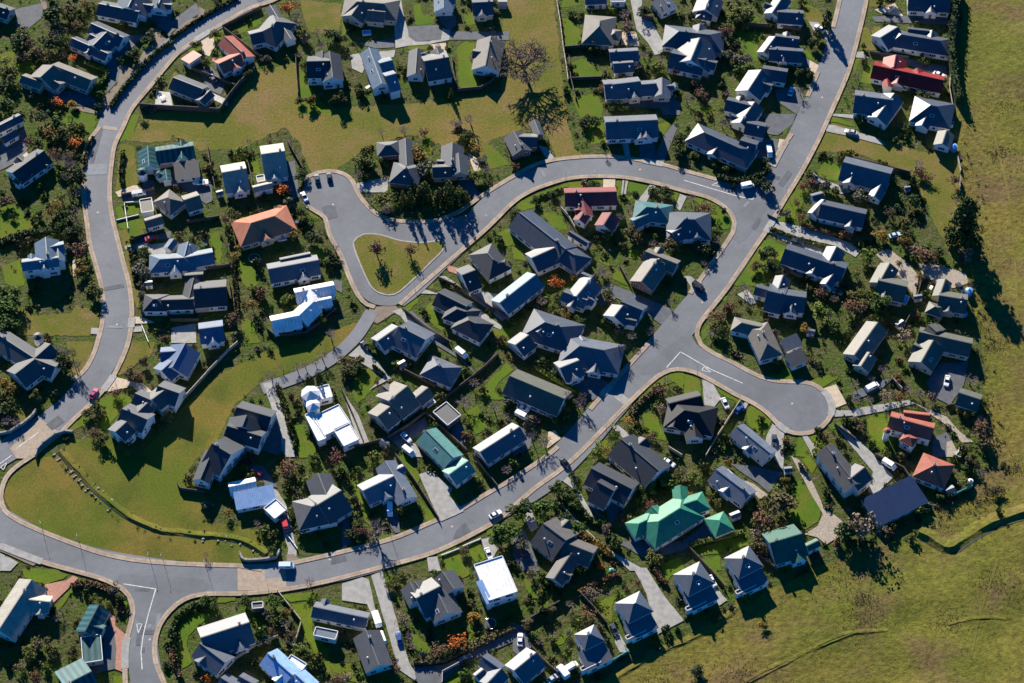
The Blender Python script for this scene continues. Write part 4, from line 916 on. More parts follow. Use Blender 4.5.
# island and its kerb
isl = smoothline(W(ISLAND+[ISLAND[0]]), 1.5)
sheet('grass_triangle', [(a.x, a.y) for a in isl[:-1]], .36, 'drygrass'); ribbon('kerb', isl, .5, .375, 'conc', .13)
# brick paved bands in the road
for k, p in enumerate((TP(0,3,[(60,640),(240,462),(345,535),(175,700),(100,700)]), TP(1,5,[(398,-22),(684,-30),(694,122),(400,132)]), TP(0,1,[(620,72),(706,84),(702,104),(616,92)]))):
    sheet('brick_road_band', W(p), .274+.004*k, 'roadbrick')
# footpaths with a kerb face
PATHS = [
 [(290,-8),(271,2),(251,8),(226,22),(201,37),(181,51),(167,66),(150,87),(132,109),(123.5,127),(115,145),(112,162),(110,182),(110,201),(113,221),(117,237),(123,261),(129,284),(132,308),(131,328),(127,347),(117,370),(107,386),(90,405),(73.5,420),(60,434),(48,443),(33,456),(22,463),(10,473),(3.5,484),(1,498),(5,511),(17,520),(38,530),(67,541.5),(100,553),(133.5,560),(171,563.5),(204,565),(240,566)],
 [(100,127),(88,144),(85,164),(83.5,182),(84,201),(87,222),(90,245),(96,266),(101,285),(103.5,306),(102,325),(98.5,339),(93,356),(83.5,372),(73,380)],
 [(-20,536),(0,546),(42,562),(70,570),(92,576),(107,581),(123.5,590),(131,601),(133,614),(129,631),(126,645),(125,664),(126,700)],
 [(169,700),(164,683),(156,662.5),(155,643),(160,625),(170,611),(184,600),(204,594.5),(238,594),(271,591.5),(296,588),(321,583),(342,578),(380,568),(392,565),(435.5,552),(475.5,533),(502,517),(533,490),(558,472),(580,453),(606.5,426),(630,402),(650,383),(663,373.5),(677,369.5),(694,372.5),(714,382.5),(734,394),(754,404),(767.5,413.5),(777.5,424),(787.5,431.5),(801,434),(816,431),(827.5,421),(832,409.5),(828,397),(817.5,387),(804,382.5),(777.5,381.5),(759,376.5),(742,368),(731,362),(714,354),(701,345),(697,336),(699,325),(709,311.5),(726,290),(742.5,266),(756,246),(769,227),(784,201),(801,173),(817.5,142),(829,117),(840,92),(849,70),(856,45),(864,12),(870,-20)],
 [(240,566),(262,570)], [(285,565),(304,561),(345,551.5),(392,539),(425,525.5),(445.5,516.5),(462,509),(492,491),(513,479),(546,457),(558,447)],
 [(590,410),(606,391),(623,372),(650,342)],[(690,294),(711,265),(729,239),(734,229),(733,218),(724,207),(707,197.5),(684,191.5),(655,183.5),(621.5,177.5),(588,177),(566,179.5),(546,185.5),(530,192),(513,203),(485.5,230),(449,261.5),(417,289.5),(400,305)],
 [(375,307.5),(367,305),(358,295.5),(349,277),(341,256),(330,236),(325,218.5),(316,212),(308,207),(302,194)],
 [(303,182),(309,176.5),(318,173),(331,171.5),(343,174),(352.5,181.5),(360,197),(372.5,211),(388,219.5),(409,222),(435.5,221),(459,212),(480.5,197),(497,186.5),(513,177),(530,167.5),(550,161),(580,157.5),(613,157),(643,161),(663,165),(684,171),(717,180)],
 [(843,-15),(837.5,10),(833,28)],[(818,72),(807.5,97)],[(792,134),(783,147),(772.5,167)]]
PATHLINES = []
for i, p in enumerate(PATHS):
    l = RL(p); PATHLINES.append(l); ribbon('footpath', l, 1.55, .345+.004*i, 'tan', .14)
    # a concrete kerb on both sides keeps the edge crisp
# road markings
def mark(pts, w=.30, z=.30): ribbon('road_marking', [Vector(q) for q in W(pts)], w, z, 'marking')
mark(TP(4,1,[(0,400),(150,445),(300,490),(410,515)])); mark(TP(4,1,[(410,515),(440,462)]))
mark(TP(3,3,[(920,155),(1002,62)])); mark(TP(3,3,[(1002,62),(1024,74),(1180,165),(1375,250)]))
mark(TP(0,5,[(740,92),(930,122)])); mark(TP(0,5,[(934,120),(890,270),(860,390),(845,500),(852,605)]))
def tri(a, b, c):
    for s, e in ((a, b), (b, c), (c, a)): mark([s, e], .26, .304)
tri(*TP(4,1,[(165,428),(222,440),(208,412)])); tri(*TP(4,3,[(106,172),(165,186),(120,152)])); tri(*TP(0,5,[(820,332),(852,332),(828,388)])); tri(*TP(0,4,[(5,70),(45,40),(20,85)]))
mark(TP(0,4,[(0,50),(70,0)])); mark(TP(0,3,[(100,640),(230,545)]), .3)
# stream, its grass cut and the paddock ditches
STREAM = TP(0,4,[(350,-20),(400,40),(470,110),(540,190),(620,260),(700,330),(790,390),(880,430),(960,460),(1024,468)])+TP(1,4,[(60,470),(150,485),(240,490),(330,500),(420,520),(500,560),(560,600)])
ribbon('grass_bank', RL(STREAM), 11., .010, 'bright_reserve'); ribbon('stream', RL(STREAM), 1.2, .06, 'water')
for p in ([(600,540),(625,552),(655,549),(700,535),(732,520)],):
    pass
DITCH = [(QP(768,512,[(600,92),(640,110),(700,150),(740,152),(800,112),(900,55),(1040,14)]), 3.2), (QP(768,512,[(-90,690),(0,640),(130,580),(300,500),(480,478)]), 1.1), (QP(768,512,[(720,462),(800,445),(880,436),(960,436)]), 1.0), ([(604,690),(622,676),(660,654),(700,636),(738,610),(742,600)], 1.6), (TP(4,5,[(390,690),(560,605),(760,500),(1024,392)]), 1.0)]
def bank(pts, w=1., h=.8, mat='paddock'):
    '''a grassy step in the ground: gentle towards the top of the photo, steep and shaded below'''
    l = smoothline(W(pts), 1.5); vs = []; n = len(l); fs = []
    for d, z in ((2.6*w, .015), (1.2*w, h*.75), (.3*w, h), (-.25*w, h*.45), (-.8*w, .015)):
        for i, p in enumerate(offset(l, d)): k = 1-.55*abs(math.sin(i*.31+1)*math.sin(i*.13)); vs.append((p.x+R.uniform(-.12, .12), p.y+R.uniform(-.12, .12), z if z < .02 else z*k))
    for r in range(4):
        for i in range(n-1): fs.append((r*n+i, (r+1)*n+i, (r+1)*n+i+1, r*n+i+1))
    o_ = link('grass_bank', vs, fs, mat); tag(o_, kind='structure'); drape(o_)
bank([(x+.6, y-.4) for x, y in STREAM], .8, .7, 'bright_reserve')
for i, (p, w_) in enumerate(DITCH):
    if w_ > 2: drape(ribbon('ditch_shade', RL([(x+1.5, y+2) for x, y in p]), 2.2, .035, 'ditch_shade'), .04)  # dark strip: shadow below the ditch step put into colour
    bank(p, .5*w_, .42*w_ if w_ > 2 else .24*w_)

# sealing patches, a dark dome-shaped patch and manholes in the roads
for k, p in enumerate((TP(2,4,[(665,500),(690,440),(735,400),(775,450),(760,475)]), TP(0,1,[(580,100),(620,90),(560,300),(530,330)]), TP(3,3,[(600,330),(640,300),(700,350),(660,380)]), TP(4,1,[(560,420),(620,340),(650,360),(590,440)]), TP(1,1,[(900,560),(980,540),(1000,620),(930,640)]))):
    sheet('road_patch', W(p), .282+.002*k, 'asph' if k != 2 else 'conc', .1, 1.5)
for (x, y) in ((98,213),(117,325),(330,560),(452,527),(590,430),(702,303),(640,170),(390,200),(412,208),(792,404),(822,98),(150,640),(333,205)):
    q = at2(x, y); sheet('manhole_cover', [(q[0]+.42*math.cos(a*.785), q[1]+.42*math.sin(a*.785)) for a in range(8)], .3, 'fence_pale')
for k, p in enumerate(([(998,560),(988,590),(978,622),(970,660)], [(905,60),(990,120),(1010,210)][1:]+[(1018,330)], [(930,40),(925,75),(960,100)][:2]+[(938,110)])):
    drape(ribbon('animal_track', RL(p), .7, .024+.003*k, 'drygrass'), .05)
RP = random.Random(3)
for k in range(26):
    n_, l_, w_, z_, m_ = RP.choice(ROADS[:4]); i = RP.randrange(3, len(l_)-4); t = (l_[i+1]-l_[i-1]).normalized(); q = Vector((-t.y, t.x)); s0, s1 = sorted(RP.uniform(-.46, .46)*w_ for _ in '12')
    if s1-s0 < 1: s1 = s0+1.2
    hl = RP.choice((.5, .6, .8, 2.5)); c = l_[i]
    sheet('road_patch', [tuple(c+t*a_*hl+q*b_) for a_, b_ in ((-1, s0), (1, s0), (1, s1), (-1, s1))], .284+.0006*k, RP.choice(['asph', 'road_pale', 'asph']))
# driveway crossings cut the footpaths
nx = 0
for l in PATHLINES:
    run = []
    for i, q in enumerate(l+[None]):
        ok = q is not None and any(inpoly(q.x+dx, q.y+dy, pl) for pl in DRIVEPOLY for dx, dy in ((0,0), (1.6,0), (-1.6,0), (0,1.6), (0,-1.6)))
        if ok: run.append(q)
        elif run:
            if 3 <= len(run) <= 9: ribbon('driveway_crossing', run, 2.3, .372+.0012*nx, 'conc', .1); nx += 1
            run = []
# ---------------------------------------------------------------- labels that say where
def nearest(p):
    p = Vector((p[0], p[1])); best = None
    for h in HOUSES:
        if h['name'] != 'house': continue
        d = min((Vector((sum(q[0] for q in pl)/len(pl), sum(q[1] for q in pl)/len(pl)))-p).length for pl in h['polys'])
        if best is None or d < best[0]: best = (d, h)
    return best
DIRS = ['right of', 'upper right of', 'above', 'upper left of', 'left of', 'lower left of', 'below', 'lower right of']
def direction(p, h):
    d = Vector((p[0], p[1]))-h['c']; return DIRS[int(round(math.degrees(math.atan2(d.y*.8, d.x))/45)) % 8]
PENDING = []     # (object, words, noun, position): labels get their ordinal once all are known
def later(o, adj, noun, pos): PENDING.append((o, adj, noun, pos))
ORD = ['', 'second', 'third', 'fourth', 'fifth', 'sixth', 'seventh', 'eighth', 'ninth', 'tenth', 'eleventh', 'twelfth']
def settle_labels():
    groups = {}
    for o, adj, noun, pos in PENDING:
        d, h = nearest(pos); dr_ = direction(pos, h)
        groups.setdefault((adj, noun, dr_, h['key']), []).append((d, o))
    for (adj, noun, dr_, key), l in groups.items():
        l.sort(key=lambda a: a[0])
        for i, (d, o) in enumerate(l):
            wd = (adj+' '+noun).split()
            if len(l) > 1: wd = [('nearest' if i == 0 else ORD[min(i, 11)]+'-nearest')]+wd
            t = wd+dr_.split()+['the']+key.split()
            if len(t) > 16: print('LONG', len(t), ' '.join(t))
            o['label'] = ' '.join(t)
# ---------------------------------------------------------------- fences and hedges
def fence(pts, h=1.6, mat='fence_dark', name='fence', adj='dark timber', th=.12):
    l = [Vector(q) for q in W(pts)]
    q = []
    for a, b in zip(l, l[1:]):
        n = max(1, int((b-a).length/3.)); q += [a.lerp(b, k/n) for k in range(n)]
    q.append(l[-1]); mid = q[len(q)//2]; loc = (mid.x, mid.y, 0)
    root = empty(name, loc)
    pn = MB(); rl = MB()
    for a, b in zip(q, q[1:]):
        d = b-a; c = (a+b)/2; rz = math.atan2(d.y, d.x); hh = h*R.uniform(.97, 1.03)
        pn.box((c.x, c.y, hh/2), (d.length-.1, th, hh), rz, 0)
        rl.box((c.x, c.y, hh+.05), (d.length, th+.1, .09), rz, 0)
    for a in q: rl.box((a.x, a.y, h/2+.05), (.16+th*.4, .16+th*.4, h+.25), 0, 0)
    pn.link('panel', mat, root, loc); rl.link('rail', mat, root, loc)
    tag(root, None, 'wall' if name == 'wall' else 'fence'); later(root, adj, name, (mid.x, mid.y)); return root
def fz(c, r, *pl, **k):
    for p in pl: fence(TP(c, r, p), **k)
def fq(ox, oy, *pl, **k):
    for p in pl: fence(QP(ox, oy, p), **k)
pale = dict(mat='fence_pale', adj='pale timber'); white = dict(mat='fence_white', adj='low white edging', h=.55); stone = dict(mat='stone', adj='curved stone', name='wall', h=1.5, th=.5)
fq(0,0,[(560,430),(620,436),(700,440),(880,450),(920,390),(960,340),(1020,285)],h=2.3,adj='long dark boundary')
fz(1,0,[(310,168),(540,52)],[(320,182),(545,352)],[(130,420),(385,522)]); fz(1,0,[(748,350),(752,450),(762,570)])
fz(3,0,[(258,-10),(282,140),(300,290),(318,400),(330,490)],mat='fence_pale',adj='long pale')
fz(3,0,[(302,295),(430,285)],[(330,482),(540,474)],[(335,350),(345,480),(375,600)],[(770,110),(840,120)])
fz(2,0,[(690,548),(830,535),(900,490),(970,400)],[(690,540),(665,430),(655,335)])
fz(1,1,[(215,180),(240,330),(268,470)],[(435,185),(490,420)],[(700,175),(790,335)],[(100,655),(290,625)])
fz(0,1,[(730,495),(925,458)]); fz(0,2,[(785,75),(910,38)]); fz(0,1,[(830,528),(745,536),(755,610),(768,690)],[(700,640),(830,608)],**white)
fz(1,2,[(0,272),(180,255),(355,230)],[(0,560),(165,560)],[(345,320),(362,440)],[(575,612),(620,650),(800,640),(900,570),(990,492)])
fz(1,3,[(20,402),(130,290),(220,190),(340,62),(400,12)],**pale)
fz(0,3,[(0,557),(60,547),(110,515),(150,490),(195,450),(217,420)],[(215,690),(225,650),(260,612),(330,560),(390,543),(437,548)],**stone)
fz(1,4,[(412,590),(430,625),(460,634),(560,628),(630,612),(652,575)],**stone)
fz(2,2,[(580,308),(660,345),(740,388),(870,470),(1000,560)],[(375,500),(500,600),(642,690)])
fz(2,3,[(0,292),(70,450),(130,605)],[(0,642),(130,625),(250,590)],[(275,580),(400,505),(500,430)],[(500,432),(620,540),(745,655)],[(570,368),(660,310),(760,232),(850,160),(935,80)],[(360,170),(560,275)])
fz(2,4,[(320,0),(390,90),(460,190),(580,382)],[(785,0),(860,100),(932,190)])
fz(4,3,[(335,362),(270,460),(210,552),(130,690)],**pale); fz(4,2,[(612,262),(740,322),(730,390)]); fz(5,1,[(0,272),(150,310),(342,362)]); fz(5,1,[(625,272),(642,352)],[(640,395),(640,445)],**pale)
fence([(957,20),(954,45),(951,62),(949,90),(952,108)],mat='fence_pale',adj='tall pale paddock')
fz(4,4,[(35,562),(90,620),(155,690)],[(390,530),(470,620),(560,690)]); fz(4,5,[(140,-10),(240,110)])
fz(3,5,[(590,562),(690,502)],mat='fence_teal',adj='teal'); fz(5,4,[(600,242),(710,192)],mat='fence_teal',adj='teal')
fz(1,5,[(240,645),(330,585),(430,515),(520,452),(640,412)],[(640,142),(710,230),(782,322)],[(782,322),(740,470),(690,440)],**pale)
fz(1,4,[(700,482),(735,530),(757,560)],mat='fence_white',adj='low white',h=.8); fz(1,4,[(40,175),(60,205),(200,225)])
fz(2,5,[(600,690),(602,625),(700,572)],**pale); fz(2,4,[(595,600),(700,560)],[(725,545),(830,500)],mat='fence_white',adj='low white',h=.7)
fz(3,5,[(60,332),(160,270),(282,202)],[(400,150),(480,235),(562,332)],[(110,472),(190,560),(282,645)]); fz(3,3,[(930,640),(1010,690)],**pale)
fz(5,2,[(345,520),(300,600)],[(430,250),(380,420)]); fz(5,3,[(230,225),(290,290)],**pale); fz(5,4,[(130,0),(300,80),(440,300),(470,310)]); fz(4,3,[(900,500),(1024,590)],adj='dark rail'); fz(3,1,[(285,570),(330,620),(370,690)],**pale)
fz(4,0,[(300,150),(560,165),(700,190)]); fz(4,1,[(500,610),(560,640)],h=1.); fz(3,2,[(640,240),(700,350)]); fz(3,3,[(270,80),(330,0)]); fz(5,0,[(100,320),(330,350)],h=1.3); fz(5,3,[(560,390),(610,380)],h=1.4)
fz(0,2,[(890,690),(850,590)],h=.9,mat='fence_white',adj='white paling')
# hedges: leafy boxes
def hedge(pts, w=1.2, h=1.4, col='dark', adj='dark'):
    l = smoothline(W(pts), .55); v = MB(); mid = l[len(l)//2]
    core = MB()
    for i in range(0, len(l)-1, 3):
        a, b = l[i], l[min(i+3, len(l)-1)]; d = b-a
        if d.length < .05: continue
        c = (a+b)/2; core.box((c.x, c.y, h*.42), (d.length+.05, w*.7, h*.84), math.atan2(d.y, d.x), 0)
    v.v += core.v; v.f += core.f; v.m += core.m; v.uv += core.uv
    for p in l:
        for _ in range(14):
            s = R.uniform(.18, .38); q = Vector((p.x+R.uniform(-.5, .5)*w, p.y+R.uniform(-.5, .5)*w, h*(1-abs(R.gauss(0, .3)))+R.uniform(-.1, .12)))
            leafquad(v, q, s)
    o = v.link('hedge', ['leaf_'+col], None, (mid.x, mid.y, 0)); o['category'] = 'hedge'; later(o, adj, 'hedge', (mid.x, mid.y)); return o
def leafquad(v, q, s):
    n = Vector((R.gauss(0, 1), R.gauss(0, 1), R.gauss(.5, 1))).normalized(); a = n.orthogonal().normalized()*s; b = n.cross(a.normalized())*s*R.uniform(.5, .9)
    v.add([q-a-b, q+a-b, q+a+b, q-a+b], [(0, 1, 2, 3)])
def hz(c, r, *pl, **k):
    for p in pl: hedge(TP(c, r, p), **k)
hz(0,0,[(665,650),(710,580),(760,515),(870,390),(950,315),(1030,262)],w=1.5,h=1.6); hz(1,0,[(0,240),(130,150),(250,75),(400,-5)],w=1.3,h=1.3)
hz(0,0,[(520,385),(600,415),(645,440),(620,485),(580,535)],col='lime',adj='clipped yellow-green')
hz(1,5,[(8,390),(25,330),(60,280),(150,222),(245,212)],h=1.6,w=1.6); hz(1,5,[(5,480),(20,580),(60,645)],col='rust',adj='reddish'); hz(0,5,[(430,110),(500,95),(600,108),(680,150),(715,200),(725,262)],w=2.,col='rust',adj='reddish')
hz(4,1,[(200,385),(260,405),(330,410),(440,388),(512,340)],w=2.,h=2.2); hz(3,3,[(140,160),(260,235),(400,312)],col='lime',adj='long yellow-green'); hz(4,2,[(520,12),(620,50),(740,88),(852,125)],col='olive',adj='tidy olive',h=1.2)
hz(4,1,[(1000,610),(1060,640),(1100,655)],col='rust',adj='reddish'); hz(4,2,[(720,-10),(820,25),(930,45)],col='rust',adj='rust-red',w=1.6)
hz(4,4,[(40,545),(130,515),(240,490),(352,460)],col='lime',adj='bright clipped',w=1.6); hz(3,5,[(400,142),(500,90),(622,32)],col='rust',adj='reddish-brown'); hz(2,5,[(430,562),(520,560),(600,545),(720,500),(860,432),(1024,352)],w=2.2,h=1.5,col='brown',adj='brown bank')
hz(5,1,[(-90,280),(-60,250),(-20,240),(20,260)],w=1.6,col='olive',adj='curved olive'); hz(3,5,[(850,10),(880,60),(920,90)],col='rust',adj='reddish'); hz(0,2,[(790,140),(800,230),(820,330)],w=1.8,h=1.5); hz(0,2,[(845,330),(850,420),(860,520)],w=1.2,col='grey',adj='grey-green')
hz(0,1,[(740,240),(728,340),(735,440)],w=1.4,h=1.4); hz(1,2,[(370,250),(385,350),(395,500)],w=1.3,col='brown',adj='brown'); hz(1,3,[(640,270),(680,380),(720,560)],w=1.6,col='olive',adj='olive'); hz(1,3,[(740,640),(745,560),(720,500)],w=1.,col='dark')
hedge([(955,-12),(953,20),(950,50),(953,82),(958,104)],w=2.8,h=5.2,adj='tall dark paddock shelter'); hz(4,0,[(440,440),(560,395),(700,440),(760,450)],w=1.4,col='olive',adj='olive')
hz(3,1,[(150,505),(240,475),(320,445)],w=1.,h=.8,col='olive',adj='low olive'); hz(0,2,[(0,100),(140,50),(300,25),(390,35)],w=2.4,h=2.,adj='long dark'); hz(3,4,[(470,260),(540,350),(555,420)],w=1.6,col='green',adj='green'); hz(3,4,[(300,230),(380,300),(470,390),(545,420)],w=1.8,col='green',adj='bushy green'); hz(3,4,[(420,480),(500,530),(580,600)],w=1.8,col='gold',adj='golden green')
hz(2,3,[(190,150),(255,200)],w=.8,h=1.,col='dark',adj='row-planted dark'); hz(3,3,[(700,440),(760,370),(870,270)],w=2.,col='brown',adj='brown-leaved'); hz(4,4,[(690,60),(730,100)],w=1.,col='brown',adj='brown'); hz(0,1,[(560,150),(520,240),(505,330)],w=1.2,h=1.,col='brown',adj='brown')
# ---------------------------------------------------------------- vehicles
def wheel_data():
    b = MB(); b.tube((0,-.11,0), (0,.11,0), .33, .33, 14, 0, True); t = b.link('tyre', ['tyre']); d = t.data; bpy.data.objects.remove(t)
    b = MB(); b.tube((0,-.12,0), (0,.12,0), .19, .19, 10, 0, True); t = b.link('rim', ['chrome']); e = t.data; bpy.data.objects.remove(t); return d, e
TY, RIM = wheel_data()
def loft(b, secs, mi=0):
    """closed hull through cross-sections of equal point counts"""
    n = len(secs[0]); k = len(b.v); vs = [p for s in secs for p in s]; fs = []
    for i in range(len(secs)-1):
        for j in range(n): fs.append((i*n+j, i*n+(j+1) % n, (i+1)*n+(j+1) % n, (i+1)*n+j))
    fs += [tuple(range(n-1, -1, -1)), tuple(range((len(secs)-1)*n, len(secs)*n))]
    b.add(vs, fs, mi)
def car_body(van, L=4.4):
    b = MB(); hw = .88
    def sec(x, zb, zt, w): return [(x, -w, zb), (x, -w*1.0, (zb+zt)/2), (x, -w*.92, zt), (x, w*.92, zt), (x, w, (zb+zt)/2), (x, w, zb)]
    if van: loft(b, [sec(-L/2, .35, 1.75, .8), sec(-L/2+.15, .25, 1.95, .88), sec(L*.25, .25, 2.0, .9), sec(L*.36, .25, 1.25, .9), sec(L/2-.1, .28, 1.0, .86), sec(L/2, .4, .8, .75)])
    else: loft(b, [sec(-L/2, .4, .8, .72), sec(-L/2+.12, .28, .95, .85), sec(-L*.3, .25, .98, hw), sec(L*.16, .25, .96, hw), sec(L*.42, .26, .82, .84), sec(L/2, .4, .66, .7)])
    o = b.link('body', ['paint_white']); d = o.data; bpy.data.objects.remove(o)
    g = MB()
    if van:
        wins = []
        for n_, c_, d_ in (('windscreen', (L*.305, 0, 1.62), (.06, 1.5, .7)), ('side_window', (L*.1, -.9, 1.5), (L*.3, .03, .5)), ('side_window', (L*.1, .9, 1.5), (L*.3, .03, .5)), ('rear_window', (-L/2+.05, 0, 1.45), (.14, 1.3, .45))):
            m_ = MB(); m_.box(c_, d_, 0, 0); o_ = m_.link(n_, ['glass']); wins.append((n_, o_.data)); bpy.data.objects.remove(o_)
        r = None
    else:
        loft(g, [[(x, -w, z0) if 0 else p for p in ((x, -w, z0), (x, -w*.86, z1), (x, w*.86, z1), (x, w, z0))] for x, w, z0, z1 in ((-L*.40, .74, .93, .96), (-L*.28, .78, .95, 1.36), (-L*.02, .78, .95, 1.42), (L*.20, .76, .94, .98))])
        r = MB(); r.box((-L*.12, 0, 1.415), (L*.27, 1.22, .06), 0, 0, .94); ro = r.link('roof', ['paint_white']); r = ro.data; bpy.data.objects.remove(ro)
    if van: gd = wins
    else: o = g.link('window_glass', ['glass']); gd = [('window_glass', o.data)]; bpy.data.objects.remove(o)
    l = MB(); l.box((0,0,0), (.06,.3,.16), 0, 0); o = l.link('headlight', ['lens']); ld = o.data; bpy.data.objects.remove(o)
    return d, gd, r, ld, L
CARM = {False: car_body(False), True: car_body(True, 4.9)}
def car(px, hx, paint, label, van=False, group=None, z=.13):
    a, b = Vector(at2(*px)), Vector(at2(*hx)); rz = math.atan2((b-a).y, (b-a).x)
    root = empty('van' if van else 'car', (a.x, a.y, z+(.13 if False else 0)), rz, label, 'van' if van else 'car', group)
    d, gd, r, ld, L = CARM[van]
    def part(n, data, loc, paintit=True):
        o = place(n, data, root, loc)
        if paintit: o.material_slots[0].link = 'OBJECT'; o.material_slots[0].material = MATS['paint_'+paint]
        return o
    part('body', d, (0,0,0)); [part(n_, d_, (0,0,0), False) for n_, d_ in gd]
    if r: part('roof', r, (0,0,0))
    for s in (-1, 1): part('headlight', ld, (L/2-.1, s*.58, .72), False)
    for x in (-L*.31, L*.31):
        for s in (-1, 1):
            w_ = empty('wheel', (x, s*.82, .33)); w_.parent = root
            place('tyre', TY, w_, (0,0,0)); place('rim', RIM, w_, (0,0,0))
    return root
def cz(c, r, x, y, hx, hy, *a, **k): car(T(c, r, x, y), T(c, r, hx, hy), *a, **k)
P = 'cars and vans parked around the estate'
cz(1,1,875,395,868,360,'dark','shade-darkened car parked on the left at the cul-de-sac head',group=P,z=.27)  # dark paint stands for the shadow lying on this car
cz(1,1,948,385,942,350,'black','shade-darkened car parked on the right at the cul-de-sac head',group=P,z=.27)  # black paint: shade on the car put into its colour
cz(1,1,800,505,830,560,'white','white car at the kerb on the left edge of the cul-de-sac',group=P,z=.27)
cz(1,1,765,660,810,650,'dark','dark car on the gravel beside the orange tiled house',group=P)
cz(4,0,640,555,650,525,'pale','silver-blue car outside the navy L-shaped house by the main road',group=P)
cz(5,0,515,455,560,470,'white','white car on the drive behind the bright red-roofed house',group=P)
cz(4,1,380,438,420,430,'white','white van at the hedge beside the T-junction',van=True,group=P,z=.27)
cz(4,1,785,392,805,415,'silver','silver car on the shared drive by the red shrubs',group=P)
cz(5,2,250,50,285,40,'pale','pale blue car on the gravel beside the two round gold shrubs',group=P)
cz(5,2,640,365,660,395,'dark','dark car at the gravel yard below the tall conifer',group=P)
cz(0,3,563,318,580,290,'magenta','crimson car at the kerb on the left road bend',group=P,z=.27)
cz(2,3,715,75,740,95,'white','white van beside the navy square-hipped house',van=True,group=P)
cz(2,3,385,580,405,600,'white','white car on the dark yard by the sea-green house',group=P)
cz(2,3,400,665,430,690,'white','white van on the sea-green house driveway strip',van=True,group=P)
cz(2,4,288,330,288,370,'white','white van in the shaded drive of the pale blue-grey house',van=True,group=P)
cz(2,4,918,358,950,340,'white','white car on the road above the white cube house',group=P,z=.27)
cz(2,4,878,592,890,620,'white','white car on the cream drive of the white cube house',group=P)
cz(1,4,695,668,730,668,'pale','pale van driving past the stone culvert wall',van=True,group=P,z=.27)
cz(3,3,60,405,85,415,'white','small white car in the dark yard of the large sage house',group=P)
cz(3,3,55,450,95,470,'white','white van in the dark yard of the large sage house',van=True,group=P)
cz(3,3,125,470,150,478,'red','red car parked nose-in beside the white yard van',group=P)
cz(4,3,245,375,262,410,'white','white car parked below the concrete apron by the long fence',group=P)
cz(4,3,328,408,342,392,'blue','blue car on the lit side of the long pale fence',group=P)
cz(3,4,935,48,965,66,'white','white car behind the dark roof-strip house by green bushes',group=P)
cz(5,4,215,60,245,80,'white','white van on the concrete drive under the turning circle',van=True,group=P)
cz(4,5,168,80,185,110,'white','white car with blue-lit bonnet between two pyramid-roofed houses',group=P)
cz(3,5,345,595,370,580,'white','white van in the yard of the lowest pyramid-roofed house',van=True,group=P)
cz(3,5,240,660,262,645,'silver','silver car at the bottom edge by the lowest pyramid house',group=P)
cz(3,5,605,370,620,400,'dark','dark car with pale roof beside the pyramid house left of lane end',group=P)
cz(3,4,312,50,330,70,'black','black car on the lower kerb of the main road',group=P,z=.27)
cz(5,3,640,665,650,640,'white','white car on the gravel beside the terracotta-roofed house',group=P)
cz(2,3,140,30,160,50,'dark','dark car at the lane corner by the white-edged L house',group=P)
CARPOS = [tuple(o.location[:2]) for o in COL.objects if o.get('category') in ('car', 'van')]
cand = []
for (pp, m_), pl in zip(DRIVES, DRIVEPOLY):
    if m_ not in ('conc', 'asph', 'cream', 'gravel') or not 25 < abs(area2(pl)) < 330: continue
    cx_, cy_ = sum(a for a, b in pl)/len(pl), sum(b for a, b in pl)/len(pl)
    if not inpoly(cx_, cy_, pl) or any(inpoly(cx_+dx, cy_+dy, hp) for h in HOUSES for hp in h['polys'] for dx, dy in ((0,0), (2,0), (-2,0), (0,2), (0,-2))): continue
    if any((cx_-a)**2+(cy_-b)**2 < 90 for a, b in CARPOS): continue
    k = max(range(len(pl)), key=lambda i: (pl[i][0]-pl[i-1][0])**2+(pl[i][1]-pl[i-1][1])**2); cand.append((cx_, cy_, math.atan2(pl[k][1]-pl[k-1][1], pl[k][0]-pl[k-1][0])))
R2 = random.Random(5); R2.shuffle(cand)
for cx_, cy_, rz_ in cand[:22]:
    if any((cx_-a)**2+(cy_-b)**2 < 90 for a, b in CARPOS): continue
    CARPOS.append((cx_, cy_)); van_ = R2.random() < .2; pt = R2.choice(['white', 'white', 'silver', 'silver', 'dark', 'black', 'blue', 'red'])
    o = car((512, 341), (520, 341), pt, 'x', van_, P, .2); o.location = (cx_, cy_, .2); o.rotation_euler = (0, 0, rz_+R2.uniform(-.06, .06)); later(o, pt+' parked', 'van' if van_ else 'car', (cx_, cy_))
# caravan, trailer, boat
def caravan(px, hx, label, L=5.2, name='caravan'):
    a, b = Vector(at2(*px)), Vector(at2(*hx)); root = empty(name, (a.x, a.y, .12), math.atan2((b-a).y, (b-a).x), label, name)
    m = MB(); sec = lambda x, z0, z1, w: [(x,-w,z0), (x,-w,z1-.2), (x,-w*.85,z1), (x,w*.85,z1), (x,w,z1-.2), (x,w,z0)]
    loft(m, [sec(-L/2,.6,2.2,.95), sec(-L/2+.3,.45,2.45,1.1), sec(L/2-.5,.45,2.5,1.1), sec(L/2,.7,2.0,.95)]); m.link('body', 'plastic_white', root)
    g = MB(); g.box((0,0,1.6), (1.6,2.24,.55)); g.link('window', 'glass', root)
    t = MB(); t.tube((L/2-.1,0,.55), (L/2+1.1,0,.5), .06, .06, 6, 0, True); t.link('tow_bar', 'dark', root)
    for s in (-1, 1):
        w_ = empty('wheel', (0, s*1.02, .33)); w_.parent = root; place('tyre', TY, w_, (0,0,0)); place('rim', RIM, w_, (0,0,0))
caravan(T(2,5,210,315), T(2,5,225,360), 'white caravan at the forecourt edge beside the long lower drive')
caravan(T(2,5,238,430), T(2,5,250,465), 'white caravan with a blue cover parked below the other one', 4.4)
caravan(T(3,5,300,630), T(3,5,275,600), 'white caravan in the yard at the bottom edge', 4.6)
